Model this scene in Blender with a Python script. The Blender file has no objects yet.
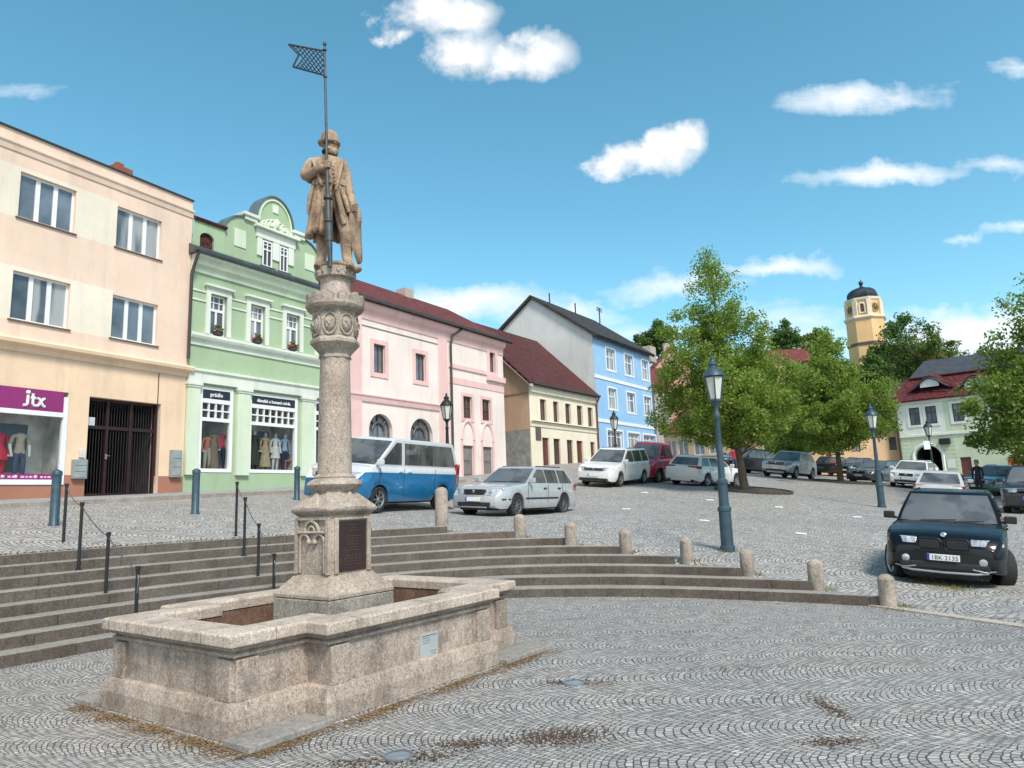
import bpy, bmesh, math, random
import numpy as np
from mathutils import Vector, Matrix
random.seed(7); np.random.seed(7)
PI=math.pi
C=bpy.context; S=C.scene; COL=S.collection

# ------------------------------------------------------------------ camera
FPX=710.0; ROLL=math.radians(2.09); PITCH=math.atan(114.4/710); CH=1.7
_c,_s=math.cos(PITCH),math.sin(PITCH)
FW=Vector((0,_c,_s)); UP0=Vector((0,-_s,_c)); R0=Vector((1,0,0))
CR=R0*math.cos(ROLL)-UP0*math.sin(ROLL); CU=UP0*math.cos(ROLL)+R0*math.sin(ROLL)
O=Vector((0,0,CH))
def ray(x,y): return FW*FPX+CR*(x-512)-CU*(y-384)
def onz(x,y,z):
    d=ray(x,y); return O+d*((z-CH)/d.z)
def aty(x,y,Y):
    d=ray(x,y); return O+d*(Y/d.y)
def hor(x): return 498.5-.0365*(x-512)
cam=bpy.data.cameras.new('camera'); co=bpy.data.objects.new('camera',cam); COL.objects.link(co)
M=Matrix.Identity(4)
for i,a in enumerate((CR,CU,-FW)):
    for j in range(3): M[j][i]=a[j]
M.translation=O; co.matrix_world=M
cam.sensor_fit='HORIZONTAL'; cam.sensor_width=36; cam.lens=36*FPX/1024; cam.clip_start=.05; cam.clip_end=3000
S.camera=co

# ------------------------------------------------------------------ materials
def nn(nt,t,**k):
    n=nt.nodes.new(t)
    for a,b in k.items(): setattr(n,a,b)
    return n
def lk(nt,a,b): nt.links.new(a,b)
MATS={}
def mat0(name):
    m=bpy.data.materials.new(name); m.use_nodes=True; nt=m.node_tree
    b=nt.nodes['Principled BSDF']; return m,nt,b
def noise(nt,co_,scale,detail=6,rough=.6):
    n=nn(nt,'ShaderNodeTexNoise'); n.inputs['Scale'].default_value=scale; n.inputs['Detail'].default_value=detail
    n.inputs['Roughness'].default_value=rough
    if co_ is not None: lk(nt,co_,n.inputs['Vector'])
    return n.outputs['Fac']
def ramp(nt,f,stops):
    r=nn(nt,'ShaderNodeValToRGB'); e=r.color_ramp.elements
    while len(e)<len(stops): e.new(.5)
    for k,(p,c) in zip(e,stops):
        k.position=p; k.color=(c,c,c,1) if isinstance(c,(int,float)) else (*c,1)
    lk(nt,f,r.inputs['Fac']); return r.outputs['Color']
def mixc(nt,fac,a,b,mode='MIX'):
    m=nn(nt,'ShaderNodeMix',data_type='RGBA',blend_type=mode)
    for s,v in ((m.inputs[0],fac),(m.inputs[6],a),(m.inputs[7],b)):
        if isinstance(v,(int,float)): s.default_value=v
        elif isinstance(v,tuple): s.default_value=(*v,1) if len(v)==3 else v
        else: lk(nt,v,s)
    return m.outputs[2]
def mth(nt,op,a,b=None,c=None):
    m=nn(nt,'ShaderNodeMath',operation=op)
    for i,v in enumerate((a,b,c)):
        if v is None: continue
        if isinstance(v,(int,float)): m.inputs[i].default_value=v
        else: lk(nt,v,m.inputs[i])
    return m.outputs[0]
def vth(nt,op,a,b=None):
    m=nn(nt,'ShaderNodeVectorMath',operation=op)
    for i,v in enumerate((a,b)):
        if v is None: continue
        if isinstance(v,tuple): m.inputs[i].default_value=v
        else: lk(nt,v,m.inputs[i])
    return m.outputs['Value'] if op in('LENGTH','DOT_PRODUCT','DISTANCE') else m.outputs[0]
def bump(nt,b,h,strength,dist=.02):
    n=nn(nt,'ShaderNodeBump'); n.inputs['Strength'].default_value=strength; n.inputs['Distance'].default_value=dist
    lk(nt,h,n.inputs['Height']); lk(nt,n.outputs[0],b.inputs['Normal'])
def coords(nt,kind='Object'):
    if kind=='Pos': return nn(nt,'ShaderNodeNewGeometry').outputs['Position']
    return nn(nt,'ShaderNodeTexCoord').outputs[kind]
def mapv(nt,v,scale=(1,1,1),rot=(0,0,0),loc=(0,0,0)):
    m=nn(nt,'ShaderNodeMapping'); m.inputs['Scale'].default_value=scale; m.inputs['Rotation'].default_value=rot; m.inputs['Location'].default_value=loc
    lk(nt,v,m.inputs['Vector']); return m.outputs[0]
def plain(name,col,rough=.6,metal=0,var=.15,vscale=3,bmp=0,bscale=60,coat=0,spec=.5,dirt=None,dirtscale=1.2,dirtamt=.5):
    if name in MATS: return MATS[name]
    m,nt,b=mat0(name); v=coords(nt)
    c=tuple(col)
    f=noise(nt,v,vscale,5)
    lo=tuple(x*(1-var) for x in c); hi=tuple(min(1,x*(1+var)) for x in c)
    cc=ramp(nt,f,[(.3,lo),(.7,hi)])
    if dirt:
        vm=mapv(nt,v,(1,1,.25)); g=noise(nt,vm,dirtscale,8,.7)
        gg=ramp(nt,g,[(.48,0.0),(.75,dirtamt)])
        cc=mixc(nt,gg,cc,dirt)
    lk(nt,cc,b.inputs['Base Color'])
    b.inputs['Roughness'].default_value=rough; b.inputs['Metallic'].default_value=metal
    b.inputs['Specular IOR Level'].default_value=spec
    if coat: b.inputs['Coat Weight'].default_value=coat; b.inputs['Coat Roughness'].default_value=.03
    if bmp: bump(nt,b,noise(nt,v,bscale,4),bmp,.01)
    MATS[name]=m; return m
def paint(name,col,metallic=.0,spec=.5,coat=.8):
    if name in MATS: return MATS[name]
    m,nt,b=mat0(name); v=coords(nt)
    f=noise(nt,v,1.3,4); lo=tuple(x*.93 for x in col); hi=tuple(min(1,x*1.05) for x in col)
    cc=ramp(nt,f,[(.3,lo),(.7,hi)])
    sx=nn(nt,'ShaderNodeSeparateXYZ'); lk(nt,v,sx.inputs[0])
    d=mth(nt,'SUBTRACT',.62,sx.outputs[2]); d=mth(nt,'MULTIPLY',d,noise(nt,v,5,6)); 
    d=ramp(nt,d,[(.05,0.),(.35,.35)])
    cc=mixc(nt,d,cc,(.16,.14,.12))
    lk(nt,cc,b.inputs['Base Color']); b.inputs['Metallic'].default_value=metallic
    lk(nt,ramp(nt,noise(nt,v,3,5),[(.3,.22),(.7,.38)]),b.inputs['Roughness'])
    b.inputs['Specular IOR Level'].default_value=spec; b.inputs['Coat Weight'].default_value=coat; b.inputs['Coat Roughness'].default_value=.03
    MATS[name]=m; return m
def glass_dark(name,col=(.02,.024,.03),rough=.03,blotch=0,ccol=(.5,.5,.48)):
    if name in MATS: return MATS[name]
    m,nt,b=mat0(name); v=coords(nt)
    cc=ramp(nt,noise(nt,v,.8,3),[(.3,tuple(x*.5 for x in col)),(.7,tuple(x*1.6 for x in col))])
    if blotch:
        w=nn(nt,'ShaderNodeTexNoise'); w.inputs['Scale'].default_value=2.2; w.inputs['Detail'].default_value=2
        lk(nt,mapv(nt,v,(1,1,.12)),w.inputs['Vector'])
        cc=mixc(nt,ramp(nt,w.outputs['Fac'],[(.46,0.),(.56,blotch)]),cc,ccol)
    lk(nt,cc,b.inputs['Base Color']); b.inputs['Roughness'].default_value=rough; b.inputs['IOR'].default_value=1.52
    b.inputs['Specular IOR Level'].default_value=.8
    # slight unevenness of old panes
    bump(nt,b,noise(nt,v,2.5,2),.04,.02)
    MATS[name]=m; return m
def glass_clear(name,tint=(.97,.99,.99)):
    if name in MATS: return MATS[name]
    m,nt,b=mat0(name); nt.nodes.remove(b)
    out=nt.nodes['Material Output']
    t=nn(nt,'ShaderNodeBsdfTransparent'); t.inputs[0].default_value=(*tint,1)
    g=nn(nt,'ShaderNodeBsdfGlossy'); g.inputs['Roughness'].default_value=.02
    fr=nn(nt,'ShaderNodeFresnel'); fr.inputs[0].default_value=1.45
    f=mth(nt,'MULTIPLY',fr.outputs[0],.6)
    mx=nn(nt,'ShaderNodeMixShader'); lk(nt,f,mx.inputs[0]); lk(nt,t.outputs[0],mx.inputs[1]); lk(nt,g.outputs[0],mx.inputs[2])
    lk(nt,mx.outputs[0],out.inputs[0]); MATS[name]=m; return m
def stone(name,c1,c2,c3,speck=.5,rough=.9,scale=1.0,bmp=.5,streak=.5):
    """granite / sandstone: grain, blotches, dark weather streaks"""
    if name in MATS: return MATS[name]
    m,nt,b=mat0(name); v=coords(nt,'Pos')
    big=noise(nt,v,1.7*scale,6,.65)
    cc=ramp(nt,big,[(.3,c1),(.55,c2),(.75,c3)])
    g=noise(nt,v,70*scale,4,.8)
    gr=ramp(nt,g,[(.36,1-speck),(.5,1.),(.62,1.15)])
    cc=mixc(nt,1.,cc,gr,'MULTIPLY')
    g3=noise(nt,v,24*scale,6,.75); cc=mixc(nt,1.,cc,ramp(nt,g3,[(.36,.72),(.52,1.),(.66,1.1)]),'MULTIPLY')
    bl=noise(nt,mapv(nt,v,(1,1,1),loc=(3,1,5)),3.1*scale,8,.7); cc=mixc(nt,ramp(nt,bl,[(.52,0.),(.7,min(.8,streak))]),cc,tuple(x*.42 for x in c1))
    g2=noise(nt,v,38*scale,3,.7); cc=mixc(nt,ramp(nt,g2,[(.58,0.),(.66,.35)]),cc,tuple(min(1,x*1.5) for x in c3))
    if streak:
        s=noise(nt,mapv(nt,v,(2.2,2.2,.45)),1.6*scale,9,.72)
        cc=mixc(nt,ramp(nt,s,[(.5,0.),(.78,streak)]),cc,tuple(x*.28 for x in c1))
    lk(nt,cc,b.inputs['Base Color']); b.inputs['Roughness'].default_value=rough; b.inputs['Specular IOR Level'].default_value=.25
    h=mth(nt,'ADD',mth(nt,'MULTIPLY',g,.5),mth(nt,'MULTIPLY',noise(nt,v,14*scale,5),1.0))
    bump(nt,b,h,bmp,.012)
    MATS[name]=m; return m
def plaster(name,col,dirt=(.25,.22,.19),amt=.35,rough=.9,lower=None):
    if name in MATS: return MATS[name]
    m,nt,b=mat0(name); v=coords(nt,'Pos')
    f=noise(nt,v,.55,7,.65); cc=ramp(nt,f,[(.3,tuple(x*.9 for x in col)),(.7,tuple(min(1,x*1.06) for x in col))])
    f2=noise(nt,v,9,5); cc=mixc(nt,.35,cc,ramp(nt,f2,[(.3,.86),(.7,1.)]),'MULTIPLY')
    s=noise(nt,mapv(nt,v,(1.3,1.3,.16)),1.5,8,.7)
    cc=mixc(nt,ramp(nt,s,[(.5,0.),(.8,amt)]),cc,dirt)
    lk(nt,cc,b.inputs['Base Color']); b.inputs['Roughness'].default_value=rough; b.inputs['Specular IOR Level'].default_value=.2
    bump(nt,b,noise(nt,v,45,4),.25,.01); MATS[name]=m; return m
def tiles(name,col,ang,course=.3,wid=.25,var=.35,moss=.2):
    if name in MATS: return MATS[name]
    m,nt,b=mat0(name); v=coords(nt,'Pos')
    vr=mapv(nt,v,(1,1,1),(0,0,-ang)); sx=nn(nt,'ShaderNodeSeparateXYZ'); lk(nt,vr,sx.inputs[0])
    cb=nn(nt,'ShaderNodeCombineXYZ'); lk(nt,sx.outputs[0],cb.inputs[0]); lk(nt,sx.outputs[2],cb.inputs[1])
    br=nn(nt,'ShaderNodeTexBrick'); lk(nt,cb.outputs[0],br.inputs['Vector'])
    br.inputs['Scale'].default_value=1; br.inputs['Brick Width'].default_value=wid; br.inputs['Row Height'].default_value=course*.62
    br.inputs['Mortar Size'].default_value=.018; br.inputs['Mortar Smooth'].default_value=.4
    br.inputs['Color1'].default_value=(*[x*(1-var) for x in col],1); br.inputs['Color2'].default_value=(*[x*(1+var*.6) for x in col],1)
    br.inputs['Mortar'].default_value=(*[x*.3 for x in col],1)
    cc=mixc(nt,ramp(nt,noise(nt,v,.7,6),[(.42,0.),(.75,moss)]),br.outputs['Color'],(.06,.055,.05))
    lk(nt,cc,b.inputs['Base Color']); b.inputs['Roughness'].default_value=.75; b.inputs['Specular IOR Level'].default_value=.3
    fr=mth(nt,'FRACT',mth(nt,'DIVIDE',sx.outputs[2],course*.62))
    bump(nt,b,mth(nt,'SUBTRACT',mth(nt,'MULTIPLY',fr,-1.),mth(nt,'MULTIPLY',br.outputs['Fac'],.6)),.6,.03)
    MATS[name]=m; return m
def cobble(name,ang,W=.74,sett=.052,joint=.0058,light=1.0,brown=.5,curve=.6):
    """segmental-arc sett paving: rows bend in arcs inside parallel bands"""
    if name in MATS: return MATS[name]
    m,nt,b=mat0(name); v=coords(nt,'Pos')
    dn=nn(nt,'ShaderNodeTexNoise'); dn.inputs['Scale'].default_value=1.1; dn.inputs['Detail'].default_value=3; lk(nt,v,dn.inputs['Vector'])
    d2=nn(nt,'ShaderNodeTexNoise'); d2.inputs['Scale'].default_value=9; d2.inputs['Detail'].default_value=2; lk(nt,v,d2.inputs['Vector'])
    d0=nn(nt,'ShaderNodeTexNoise'); d0.inputs['Scale'].default_value=.27; d0.inputs['Detail'].default_value=1; lk(nt,v,d0.inputs['Vector'])
    off=vth(nt,'ADD',vth(nt,'MULTIPLY',vth(nt,'SUBTRACT',dn.outputs['Color'],(.5,.5,.5)),(.22,.22,0)),vth(nt,'MULTIPLY',vth(nt,'SUBTRACT',d0.outputs['Color'],(.5,.5,.5)),(.9,.9,0)))
    off2=vth(nt,'MULTIPLY',vth(nt,'SUBTRACT',d2.outputs['Color'],(.5,.5,.5)),(.055,.055,0))
    p=vth(nt,'ADD',vth(nt,'ADD',v,off),off2)
    p=mapv(nt,p,(1,1,0),(0,0,-ang))
    sx=nn(nt,'ShaderNodeSeparateXYZ'); lk(nt,p,sx.inputs[0]); a,bb=sx.outputs[0],sx.outputs[1]
    bm=mth(nt,'SUBTRACT',mth(nt,'FRACT',mth(nt,'DIVIDE',bb,W)),.5)          # -0.5..0.5 across the band
    bmm=mth(nt,'MULTIPLY',bm,W)
    arc=mth(nt,'MULTIPLY',mth(nt,'MULTIPLY',bmm,bmm),curve/(W*W/4)*W/2)
    r=mth(nt,'SUBTRACT',a,arc)
    u=mth(nt,'MULTIPLY',bb,1.12)
    cb=nn(nt,'ShaderNodeCombineXYZ'); lk(nt,u,cb.inputs[0]); lk(nt,r,cb.inputs[1])
    br=nn(nt,'ShaderNodeTexBrick'); lk(nt,cb.outputs[0],br.inputs['Vector'])
    br.inputs['Scale'].default_value=1; br.inputs['Brick Width'].default_value=sett*1.08; br.inputs['Row Height'].default_value=sett
    br.inputs['Mortar Size'].default_value=joint; br.inputs['Mortar Smooth'].default_value=.55
    g1=tuple(x*light for x in (.335,.32,.305)); g2=tuple(x*light for x in (.50,.482,.46))
    br.inputs['Color1'].default_value=(*g1,1); br.inputs['Color2'].default_value=(*g2,1); br.inputs['Mortar'].default_value=(.095,.085,.075,1)
    cc=br.outputs['Color']
    wn=nn(nt,'ShaderNodeTexWhiteNoise',noise_dimensions='2D'); q=vth(nt,'FLOOR',vth(nt,'DIVIDE',cb.outputs[0],(sett*1.08,sett,1))); lk(nt,q,wn.inputs['Vector'])
    cc=mixc(nt,.85,cc,ramp(nt,wn.outputs['Value'],[(0.,(.68,.68,.69)),(.45,(1,1,1)),(.8,(1.,.95,.89)),(1.,(1.3,1.28,1.25))]),'MULTIPLY')
    w=noise(nt,v,.42,6,.6)
    cc=mixc(nt,.9,cc,ramp(nt,w,[(.3,(.82,.82,.83)),(.55,(1,1,1)),(.75,(.96,.9,.83))]),'MULTIPLY')
    cc=mixc(nt,.5,cc,ramp(nt,noise(nt,v,70,4),[(.3,.72),(.7,1.)]),'MULTIPLY')
    # earth and moss pushed up from the joints in irregular patches
    s=noise(nt,v,.85,8,.66)
    mm=mth(nt,'MULTIPLY',ramp(nt,s,[(.57,0.),(.69,brown)]),ramp(nt,noise(nt,v,22,4),[(.4,0.),(.6,1.)]))
    cc=mixc(nt,mm,cc,(.13,.09,.055))
    s2=noise(nt,mapv(nt,v,(1,1,1),loc=(7,3,0)),.7,7,.6)
    m2=mth(nt,'MULTIPLY',ramp(nt,s2,[(.6,0.),(.72,brown*.9)]),br.outputs['Fac'])
    cc=mixc(nt,m2,cc,(.09,.11,.04))
    lk(nt,cc,b.inputs['Base Color'])
    lk(nt,ramp(nt,noise(nt,v,30,3),[(.3,.5),(.7,.8)]),b.inputs['Roughness']); b.inputs['Specular IOR Level'].default_value=.4
    h=mth(nt,'ADD',mth(nt,'MULTIPLY',br.outputs['Fac'],-1.),mth(nt,'MULTIPLY',noise(nt,v,26,3),.5))
    bump(nt,b,h,.8,.02); MATS[name]=m; return m
def leafmat(name,cols,trans=.35):
    if name in MATS: return MATS[name]
    m,nt,b=mat0(name); g=nn(nt,'ShaderNodeNewGeometry')
    n=len(cols); cc=ramp(nt,g.outputs['Random Per Island'],[(i/(n-1),c) for i,c in enumerate(cols)])
    cc=mixc(nt,.5,cc,ramp(nt,noise(nt,g.outputs['Position'],.9,3),[(.35,(.72,.8,.65)),(.65,(1,1,.95))]),'MULTIPLY')
    lk(nt,cc,b.inputs['Base Color']); b.inputs['Roughness'].default_value=.55; b.inputs['Specular IOR Level'].default_value=.3
    t=nn(nt,'ShaderNodeBsdfTranslucent'); lk(nt,mixc(nt,.6,cc,(.9,1.,.35),'MULTIPLY'),t.inputs[0])
    mx=nn(nt,'ShaderNodeMixShader'); mx.inputs[0].default_value=trans
    out=nt.nodes['Material Output']; lk(nt,b.outputs[0],mx.inputs[1]); lk(nt,t.outputs[0],mx.inputs[2]); lk(nt,mx.outputs[0],out.inputs[0])
    MATS[name]=m; return m

# ------------------------------------------------------------------ mesh building
class MB:
    def __init__(s): s.v=[]; s.f=[]; s.m=[]
    def add(s,vs,fs,mi=0):
        o=len(s.v); s.v+= [tuple(p) for p in vs]; s.f+=[tuple(i+o for i in f) for f in fs]; s.m+=[mi]*len(fs); return s
    def quad(s,a,b,c,d,mi=0): return s.add([a,b,c,d],[(0,1,2,3)],mi)
    def hexa(s,p,mi=0): # 8 pts: bottom ring 0-3, top ring 4-7
        return s.add(p,[(3,2,1,0),(4,5,6,7),(0,1,5,4),(1,2,6,5),(2,3,7,6),(3,0,4,7)],mi)
    def box(s,c,d,rz=0,mi=0,M=None):
        hx,hy,hz=d[0]/2,d[1]/2,d[2]/2; cs,sn=math.cos(rz),math.sin(rz); P=[]
        for z in(-hz,hz):
            for x,y in((-hx,-hy),(hx,-hy),(hx,hy),(-hx,hy)):
                P.append(Vector((c[0]+x*cs-y*sn,c[1]+x*sn+y*cs,c[2]+z)))
        if M is not None: P=[M@p for p in P]
        return s.hexa(P,mi)
    def rings(s,R,cap0=True,cap1=True,mi=0,closed=True):
        n=len(R[0]); vs=[p for r in R for p in r]; fs=[]
        for i in range(len(R)-1):
            for j in range(n if closed else n-1):
                k=(j+1)%n; fs.append((i*n+j,i*n+k,(i+1)*n+k,(i+1)*n+j))
        if cap0: fs.append(tuple(range(n-1,-1,-1)))
        if cap1: fs.append(tuple((len(R)-1)*n+j for j in range(n)))
        return s.add(vs,fs,mi)
    def lathe(s,prof,c=(0,0,0),n=24,rz=0,mi=0,sx=1,sy=1,cap=True):
        R=[[Vector((c[0]+sx*r*math.cos(rz+2*PI*j/n),c[1]+sy*r*math.sin(rz+2*PI*j/n),c[2]+z)) for j in range(n)] for r,z in prof]
        return s.rings(R,cap,cap,mi)
    def tube(s,pts,r,n=8,mi=0,cap=True):
        pts=[Vector(p) for p in pts]; rr=r if isinstance(r,(list,tuple)) else [r]*len(pts); R=[]
        prev=None
        for i,p in enumerate(pts):
            t=(pts[min(i+1,len(pts)-1)]-pts[max(i-1,0)]).normalized()
            if prev is None:
                a=Vector((0,0,1)) if abs(t.z)<.9 else Vector((1,0,0)); u=t.cross(a).normalized()
            else: u=(prev-t*prev.dot(t)).normalized()
            prev=u; w=t.cross(u)
            R.append([p+(u*math.cos(2*PI*j/n)+w*math.sin(2*PI*j/n))*rr[i] for j in range(n)])
        return s.rings(R,cap,cap,mi)
    def ellipsoid(s,c,d,n=12,m=8,mi=0):
        R=[]
        for i in range(1,m):
            a=PI*i/m-PI/2; R.append([Vector((c[0]+d[0]*math.cos(a)*math.cos(2*PI*j/n),c[1]+d[1]*math.cos(a)*math.sin(2*PI*j/n),c[2]+d[2]*math.sin(a))) for j in range(n)])
        return s.rings(R,True,True,mi)
    def xf(s,M): s.v=[tuple(M@Vector(p)) for p in s.v]; return s
OFF={}
def link(o): COL.objects.link(o); return o
def root(name,loc,label,cat,group=None,rot=None):
    o=link(bpy.data.objects.new(name,None)); o.empty_display_size=.2
    if rot is not None: o.matrix_world=Matrix.Translation(loc)@rot.to_4x4()
    else: o.location=loc
    OFF[o.name]=None if rot is not None else Vector(loc); tag(o,label,cat,group); return o
def tag(o,label,cat,group=None):
    o['label']=label; o['category']=cat
    if group: o['group']=group
    return o
def obj(name,mb,mats,parent=None,smooth=None,bevel=0,bseg=2,kind=None,local=False,label=None,recalc=True):
    me=bpy.data.meshes.new(name); off=OFF.get(parent.name) if parent else None
    vs=mb.v
    if off is not None and not local: vs=[(p[0]-off.x,p[1]-off.y,p[2]-off.z) for p in vs]
    me.from_pydata(vs,[],mb.f); ml=mats if isinstance(mats,(list,tuple)) else [mats]
    for q in ml: me.materials.append(q)
    if len(ml)>1: me.polygons.foreach_set('material_index',mb.m)
    if recalc and len(mb.f)<30000:
        bm=bmesh.new(); bm.from_mesh(me); bmesh.ops.recalc_face_normals(bm,faces=bm.faces); bm.to_mesh(me); bm.free()
    if smooth is not None:
        me.polygons.foreach_set('use_smooth',[True]*len(me.polygons)); me.set_sharp_from_angle(angle=math.radians(smooth))
    me.update(); o=link(bpy.data.objects.new(name,me))
    if parent: o.parent=parent; OFF[o.name]=off
    if bevel:
        b=o.modifiers.new('bevel','BEVEL'); b.width=bevel; b.segments=bseg; b.limit_method='ANGLE'; b.angle_limit=math.radians(40)
    if kind: o['kind']=kind
    if label: o['label']=label
    return o
def meshobj(name,me,mats,parent=None,label=None):
    for q in (mats if isinstance(mats,(list,tuple)) else [mats]): me.materials.append(q)
    o=link(bpy.data.objects.new(name,me))
    if parent: o.parent=parent; OFF[o.name]=OFF.get(parent.name)
    if label: o['label']=label
    return o
def text_mb(body,size,fn,extr=.004,align='CENTER',mb=None,bold=0.):
    """text turned into mesh; fn(x,y,z) maps text plane to the place"""
    cu=bpy.data.curves.new('lettering','FONT'); cu.body=body; cu.size=size; cu.align_x=align; cu.extrude=extr; cu.resolution_u=2; cu.offset=bold
    o=bpy.data.objects.new('lettering',cu); COL.objects.link(o); C.view_layer.update()
    me=bpy.data.meshes.new_from_object(o.evaluated_get(C.evaluated_depsgraph_get()))
    mb=mb or MB(); mb.add([fn(*v.co) for v in me.vertices],[tuple(p.vertices) for p in me.polygons])
    bpy.data.objects.remove(o); bpy.data.curves.remove(cu); bpy.data.meshes.remove(me); return mb
def skin(verts,edges,radii,levels=2,rootv=0):
    me=bpy.data.meshes.new('figure'); me.from_pydata(verts,edges,[]); o=bpy.data.objects.new('figure',me); COL.objects.link(o)
    sm=o.modifiers.new('s','SKIN'); sm.use_smooth_shade=True; sm.branch_smoothing=.6
    if not me.skin_vertices: 
        me.attributes; 
    sv=me.skin_vertices[0].data if me.skin_vertices else None
    for i,r in enumerate(radii):
        sv[i].radius=(r,r) if isinstance(r,(int,float)) else r; sv[i].use_root=(i==rootv)
    ss=o.modifiers.new('u','SUBSURF'); ss.levels=levels; ss.render_levels=levels
    C.view_layer.update(); out=bpy.data.meshes.new_from_object(o.evaluated_get(C.evaluated_depsgraph_get()))
    bpy.data.objects.remove(o); bpy.data.meshes.remove(me)
    out.polygons.foreach_set('use_smooth',[True]*len(out.polygons)); return out
def from_mesh(me,fn=lambda p:p):
    mb=MB(); mb.add([fn(v.co) for v in me.vertices],[tuple(p.vertices) for p in me.polygons]); return mb

# ------------------------------------------------------------------ terrain
Bc=[(-8,5.2),(-6.9,6.9),(-5.92,8.43),(-5.15,9.5),(-4.15,10.65),(-2.9,11.7),(-1.6,12.4),(-.22,12.72),(1.02,12.56),(2.0,12.28),(2.7,11.98),(3.45,11.55),(4.21,11.1),(5.1,10.43),(6.3,9.5)]
Tc=[(-10.3,7),(-8.9,8.85),(-7.52,10.53),(-6.65,11.75),(-5.5,13.1),(-4.1,14.4),(-2.7,15.3),(-1.2,15.95),(.3,16.0),(1.5,15.5),(2.4,14.9),(3.3,14.2),(4.2,13.5),(5.3,12.6),(6.6,11.5)]
def crv(P,t):
    t=max(0,min(len(P)-1.0001,t)); i=int(t); f=t-i
    q=[Vector(P[max(0,min(len(P)-1,i+k))]) for k in(-1,0,1,2)]
    return .5*((2*q[1])+(q[2]-q[0])*f+(2*q[0]-5*q[1]+4*q[2]-q[3])*f*f+(-q[0]+3*q[1]-3*q[2]+q[3])*f**3)
RIS=.144
def step_pt(k,t): return crv(Bc,t).lerp(crv(Tc,t),k/7)
BOLL=[onz(x,y,k*RIS) for k,(x,y) in enumerate([(889,607),(817,589),(748,574.7),(687,561.5),(626,552.5),(571,545),(520,537.5),(442,532)])]
def end_t(k):
    b=BOLL[k].xy; best=min((( (step_pt(k,t)-b).length),t) for t in np.arange(3,13.5,.02)); return best[1]
ENDT=[end_t(k) for k in range(8)]
for k in range(6,-1,-1): ENDT[k]=max(ENDT[k],ENDT[k+1]+.25)
kerbR=[onz(x,y,0) for x,y in((889,608),(950,616),(1024,627))]
dk=(kerbR[2]-kerbR[0]).normalized()
CP=[(-7.9,13.6,1.45),(-7.5,17.3,1.66)]
CP+= [(p.x,p.y,p.z+.01) for p in BOLL]
CP+= [(*crv(Tc,t),1.16) for t in(0,1,2,3,4,5,6)]
CP+= [(p.x,p.y,.004) for p in kerbR]+[(kerbR[2].x+dk.x*k,kerbR[2].y+dk.y*k,.004) for k in(3,8,15)]
CP+= [(-13.6,17.5,2.03),(-10.7,23,2.2),(-7.2,28.8,2.45),(-.5,39.5,3.2),(2,43,3.6),(6,49.5,4.0),(12,58,4.2),(-3.95,20.5,1.6),(0,22,1.2),(1.2,20,1.2),(4.5,32,2.08),
 (7.2,36,2.28),(9.5,35,1.95),(20,51,2.5),(25,58,2.7),(16,50,2.9),(10.2,31,1.75),(19.5,42,1.95),(21,44,1.85),(23.5,41,1.5),(13.8,26.5,.88),(4.3,14.1,.53),(7.6,13.0,.0),(9.0,15,.06),(8.2,11.5,.0),
 (17.5,29,.72),(23,33,.85),(18.8,26,.55),(24,36,1.0),(33,62,2.2),(18,75,3.6),(38,57,2.0),(27,67,2.7),(40,40,1.2),(40,20,.5),(60,10,.5),(-20,5,1.6),(-30,-10,1.2),(-16,30,2.4),(60,70,3),(0,80,5),(20,20,.4),(13,12,.2),(-9,4,1.16)]
_P=np.array(CP); _n=len(_P)
def _U(r): return np.where(r>1e-9,r*r*np.log(r+1e-12),0)
_K=_U(np.linalg.norm(_P[:,None,:2]-_P[None,:,:2],axis=2))+np.eye(_n)*.35
_A=np.zeros((_n+3,_n+3)); _A[:_n,:_n]=_K; _A[:_n,_n]=1; _A[:_n,_n+1:]=_P[:,:2]; _A[_n,:_n]=1; _A[_n+1:,:_n]=_P[:,:2].T
_W=np.linalg.solve(_A,np.concatenate([_P[:,2],[0,0,0]]))
def zt(x,y):
    r=np.hypot(_P[:,0]-x,_P[:,1]-y); return float(_U(r)@_W[:_n]+_W[_n]+_W[_n+1]*x+_W[_n+2]*y)
def nt_(x,y,e=.6): return Vector((-(zt(x+e,y)-zt(x-e,y))/(2*e),-(zt(x,y+e)-zt(x,y-e))/(2*e),1)).normalized()
def ongr(x,y,n=60):
    """where a picture ray meets the upper square"""
    d=ray(x,y); lo=8.; prev=None
    for i in range(4,2400):
        Y=i*.05+6; p=O+d*(Y/d.y)
        if p.z<=zt(p.x,p.y) : return p
    return p
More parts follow.
